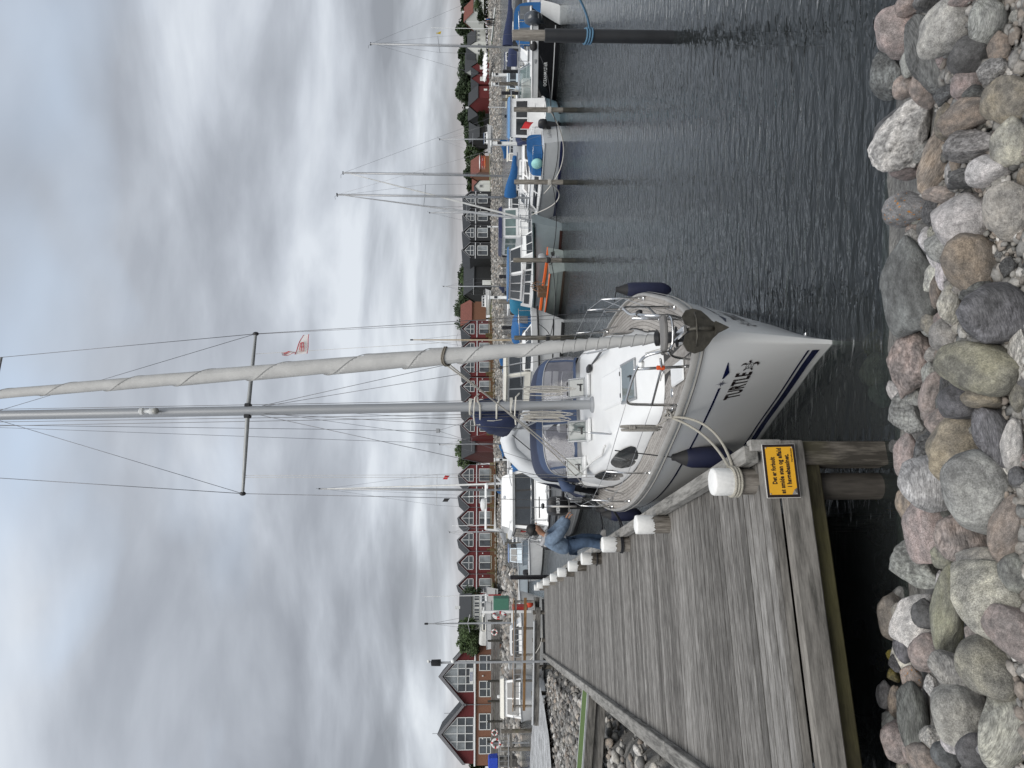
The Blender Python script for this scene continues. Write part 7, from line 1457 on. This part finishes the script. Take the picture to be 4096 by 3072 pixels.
SKN = pm('skin', (.36,.19,.12), .55, var=.06); DEN = pm('denim_jacket', (.145,.20,.275), .9, var=.3, scale=14, bump=.012, bscale=16); JNS = pm('jeans', (.062,.10,.165), .9, var=.3, scale=12, bump=.012, bscale=14); HAIR = pm('black_hair', (.008,.007,.007), .6, var=.4, scale=60, bump=.01, bscale=60); HOOD = pm('hood_grey', (.36,.36,.37), .9, var=.12, bump=.008, bscale=30); SHOE = pm('shoe', (.38,.37,.36), .7)
pe = thing('person', 'person in blue denim jacket and jeans leaning over the yacht stern rail', 'person', (-3.33, 14.75, DK), rad(4)); pe.scale = (1.05, 1.1, 1.04)
# local +x towards the yacht; +y away from the camera
hipx = 0.0
body = [(0,0,.80,.06),(.04,0,.95,.07),(.12,0,1.10,.08),(.20,0,1.20,.06),(.25,0,1.28,.05),(.31,0,1.37,(.11,.10)),(.345,0,1.47,(.115,.11)),
  (.02,-.07,.76,.05),(.09,-.10,.42,.05),(0,-.10,.08,.035),(.02,.07,.76,.05),(.13,.11,.42,.05),(.10,.11,.08,.035),
  (.16,-.17,1.12,.055),(.30,-.20,.92,.042),(.50,-.10,.78,.03),(.17,.17,1.13,.055),(.33,.19,.94,.042),(.52,.08,.80,.03)]
ed = [(0,1),(1,2),(2,3),(3,4),(4,5),(5,6),(0,7),(7,8),(8,9),(0,10),(10,11),(11,12),(2,13),(13,14),(14,15),(2,16),(16,17),(17,18)]
for hand, k in ((15, -1), (18, 1)):
    x, y, z, _ = body[hand]; b0 = len(body); body.append((x + .05, y + .01*k, z - .035, (.028,.018))); ed.append((hand, b0))
    for j, (dy, l) in enumerate(((-.03,.045),(-.012,.055),(.008,.052),(.026,.042))):
        q = len(body); body += [(x + .085, y + dy, z - .05, .0085), (x + .085 + l*.6, y + dy, z - .075, .008), (x + .085 + l*.5, y + dy, z - .105, .007)]; ed += [(b0, q), (q, q+1), (q+1, q+2)]
    q = len(body); body += [(x + .04, y - .035*k, z - .02, .01), (x + .08, y - .045*k, z - .045, .009)]; ed += [(hand, q), (q, q+1)]
bd = skin('body', pe, body, ed, SKN)
skin('jacket', pe, [(-.03,0,.70,(.185,.165)),(-.01,0,.9,(.20,.18)),(.05,0,1.05,(.19,.18)),(.14,0,1.18,(.15,.15)),(.19,0,1.24,.08),(.13,-.17,1.13,.125),(.20,-.23,1.02,.115),(.31,-.22,.92,.11),(.42,-.16,.84,.10),(.54,-.095,.765,.085),(.15,.17,1.14,.125),(.23,.21,1.03,.115),(.33,.2,.94,.11),(.44,.14,.86,.10),(.56,.075,.785,.085)],
     [(0,1),(1,2),(2,3),(3,4),(2,5),(5,6),(6,7),(7,8),(8,9),(2,10),(10,11),(11,12),(12,13),(13,14)], DEN)
skin('jeans', pe, [(-.02,0,.80,(.17,.15)),(0,-.085,.70,.14),(.05,-.10,.56,.115),(.09,-.10,.42,.105),(.05,-.10,.25,.095),(.0,-.10,.03,.10),(.01,.085,.70,.14),(.09,.10,.56,.115),(.13,.11,.42,.105),(.12,.11,.25,.095),(.10,.11,.03,.10)], [(0,1),(1,2),(2,3),(3,4),(4,5),(0,6),(6,7),(7,8),(8,9),(9,10)], JNS)
for x, y in ((.03,-.10), (.13,.11)): MB().loft([[V(x + a*s_, y + b*s_, z) for a, b in ((-.1,-.04),(.06,-.048),(.15,-.03),(.16,.03),(.06,.048),(-.1,.04))] for s_, z in ((1,0),(1.03,.03),(.9,.07),(.55,.10))], True, True).build('shoe', SHOE, pe, 50)
# hair, ear, nose
mb = MB(); hc = V(.335,0,1.455); R_ = Matrix.Rotation(rad(25), 3, 'Y')
rr = []
for i in range(9):
    a = i/8*math.pi*.58; ring = []
    for k in range(20):
        q = k/20*6.283; v = R_ @ V(-.025 + .125*math.sin(a)*math.cos(q) - .01*i/8, .113*math.sin(a)*math.sin(q), .132*math.cos(a)); v *= 1 + .05*noise.noise(v*40)
        ring.append(hc + v)
    rr.append(ring)
MB().loft(rr, True, True).build('hair', HAIR, pe, True); MB().ell(hc + V(-.045,0,-.02), (.1,.102,.1), 14, 8).build('hair', HAIR, pe, True)
for sd in (-1, 1): MB().ell(hc + V(.005, sd*.083, -.055), (.018,.01,.028), 8, 6).build('ear', SKN, pe, True); MB().ell(hc + V(.085, sd*.032, -.03), (.008,.011,.007), 8, 6).build('eye', BLACK, pe, True)
MB().ell(hc + V(.098,0,-.055), (.02,.012,.018), 8, 6).build('nose', SKN, pe, True); MB().ell(hc + V(.085,0,-.095), (.008,.022,.006), 8, 6).build('mouth', pm('lips', (.25,.09,.07), .5), pe, True)
MB().tube([V(.13 + .10*math.cos(a), .10*math.sin(a), 1.235 - .05*math.cos(a)) for a in [i*math.pi/8 for i in range(16)]], .042, 10, closed=True).build('hood', HOOD, pe, True)
MB().ell((.055,0,1.20), (.085,.115,.085), 14, 8, Matrix.Rotation(rad(40), 3, 'Y')).build('hood', HOOD, pe, True)
# three people far off on the green gangway
gg = thing('green_gangway', 'green-topped gangway sloping on the far shore bank', 'gangway', at(1972, 105, 125), rad(5)); MB().bbox((0,0,-.1), (6,1.4,.1), .02, rot=Matrix.Rotation(rad(6), 3, 'Y')).build('deck', pm('green_deck', (.05,.17,.10), .8), gg); MB().bbox((0,-.7,.0), (6,.08,.2), .01, rot=Matrix.Rotation(rad(6), 3, 'Y')).build('edge', FRM, gg)
for i, (py, top, leg) in enumerate(((77, BLUEC, BLACK), (88, pm('top_dark', (.03,.03,.03), .9), pm('shorts', (.08,.07,.06), .9)), (98, pm('top_grey', (.08,.085,.09), .9), BLACK))):
    t = thing('person', ['distant person in blue top on the green gangway', 'distant person in dark top between the two others on the gangway', 'distant person in grey top and black trousers on the gangway'][i], 'person', at(1980, py, 122), rad(40*i))
    skin('body', t, [(0,0,.9,.1),(0,0,1.2,.13),(0,0,1.45,.06),(0,0,1.62,.1),(0,-.1,.85,.08),(.03,-.11,.45,.06),(0,-.12,.05,.05),(0,.1,.85,.08),(-.02,.11,.45,.06),(0,.12,.05,.05),(0,-.2,1.38,.06),(.08,-.25,1.1,.05),(.2,-.2,.95,.04),(0,.2,1.38,.06),(.06,.25,1.1,.05),(.15,.22,.92,.04)], [(0,1),(1,2),(2,3),(0,4),(4,5),(5,6),(0,7),(7,8),(8,9),(1,10),(10,11),(11,12),(1,13),(13,14),(14,15)], SKN, 1)
    MB().lathe([(.17,.85),(.19,1.1),(.2,1.35),(.1,1.47)], 10).build('top', top, t, True)
    for y in (-.11, .11): MB().lathe([(.07,.08),(.085,.5),(.105,.9)], 8, (0,y,0)).build('trousers', leg, t, True)
    MB().ell((0,0,1.66), (.11,.1,.11), 10, 6).build('hair', HAIR if i else WHT, t, True)
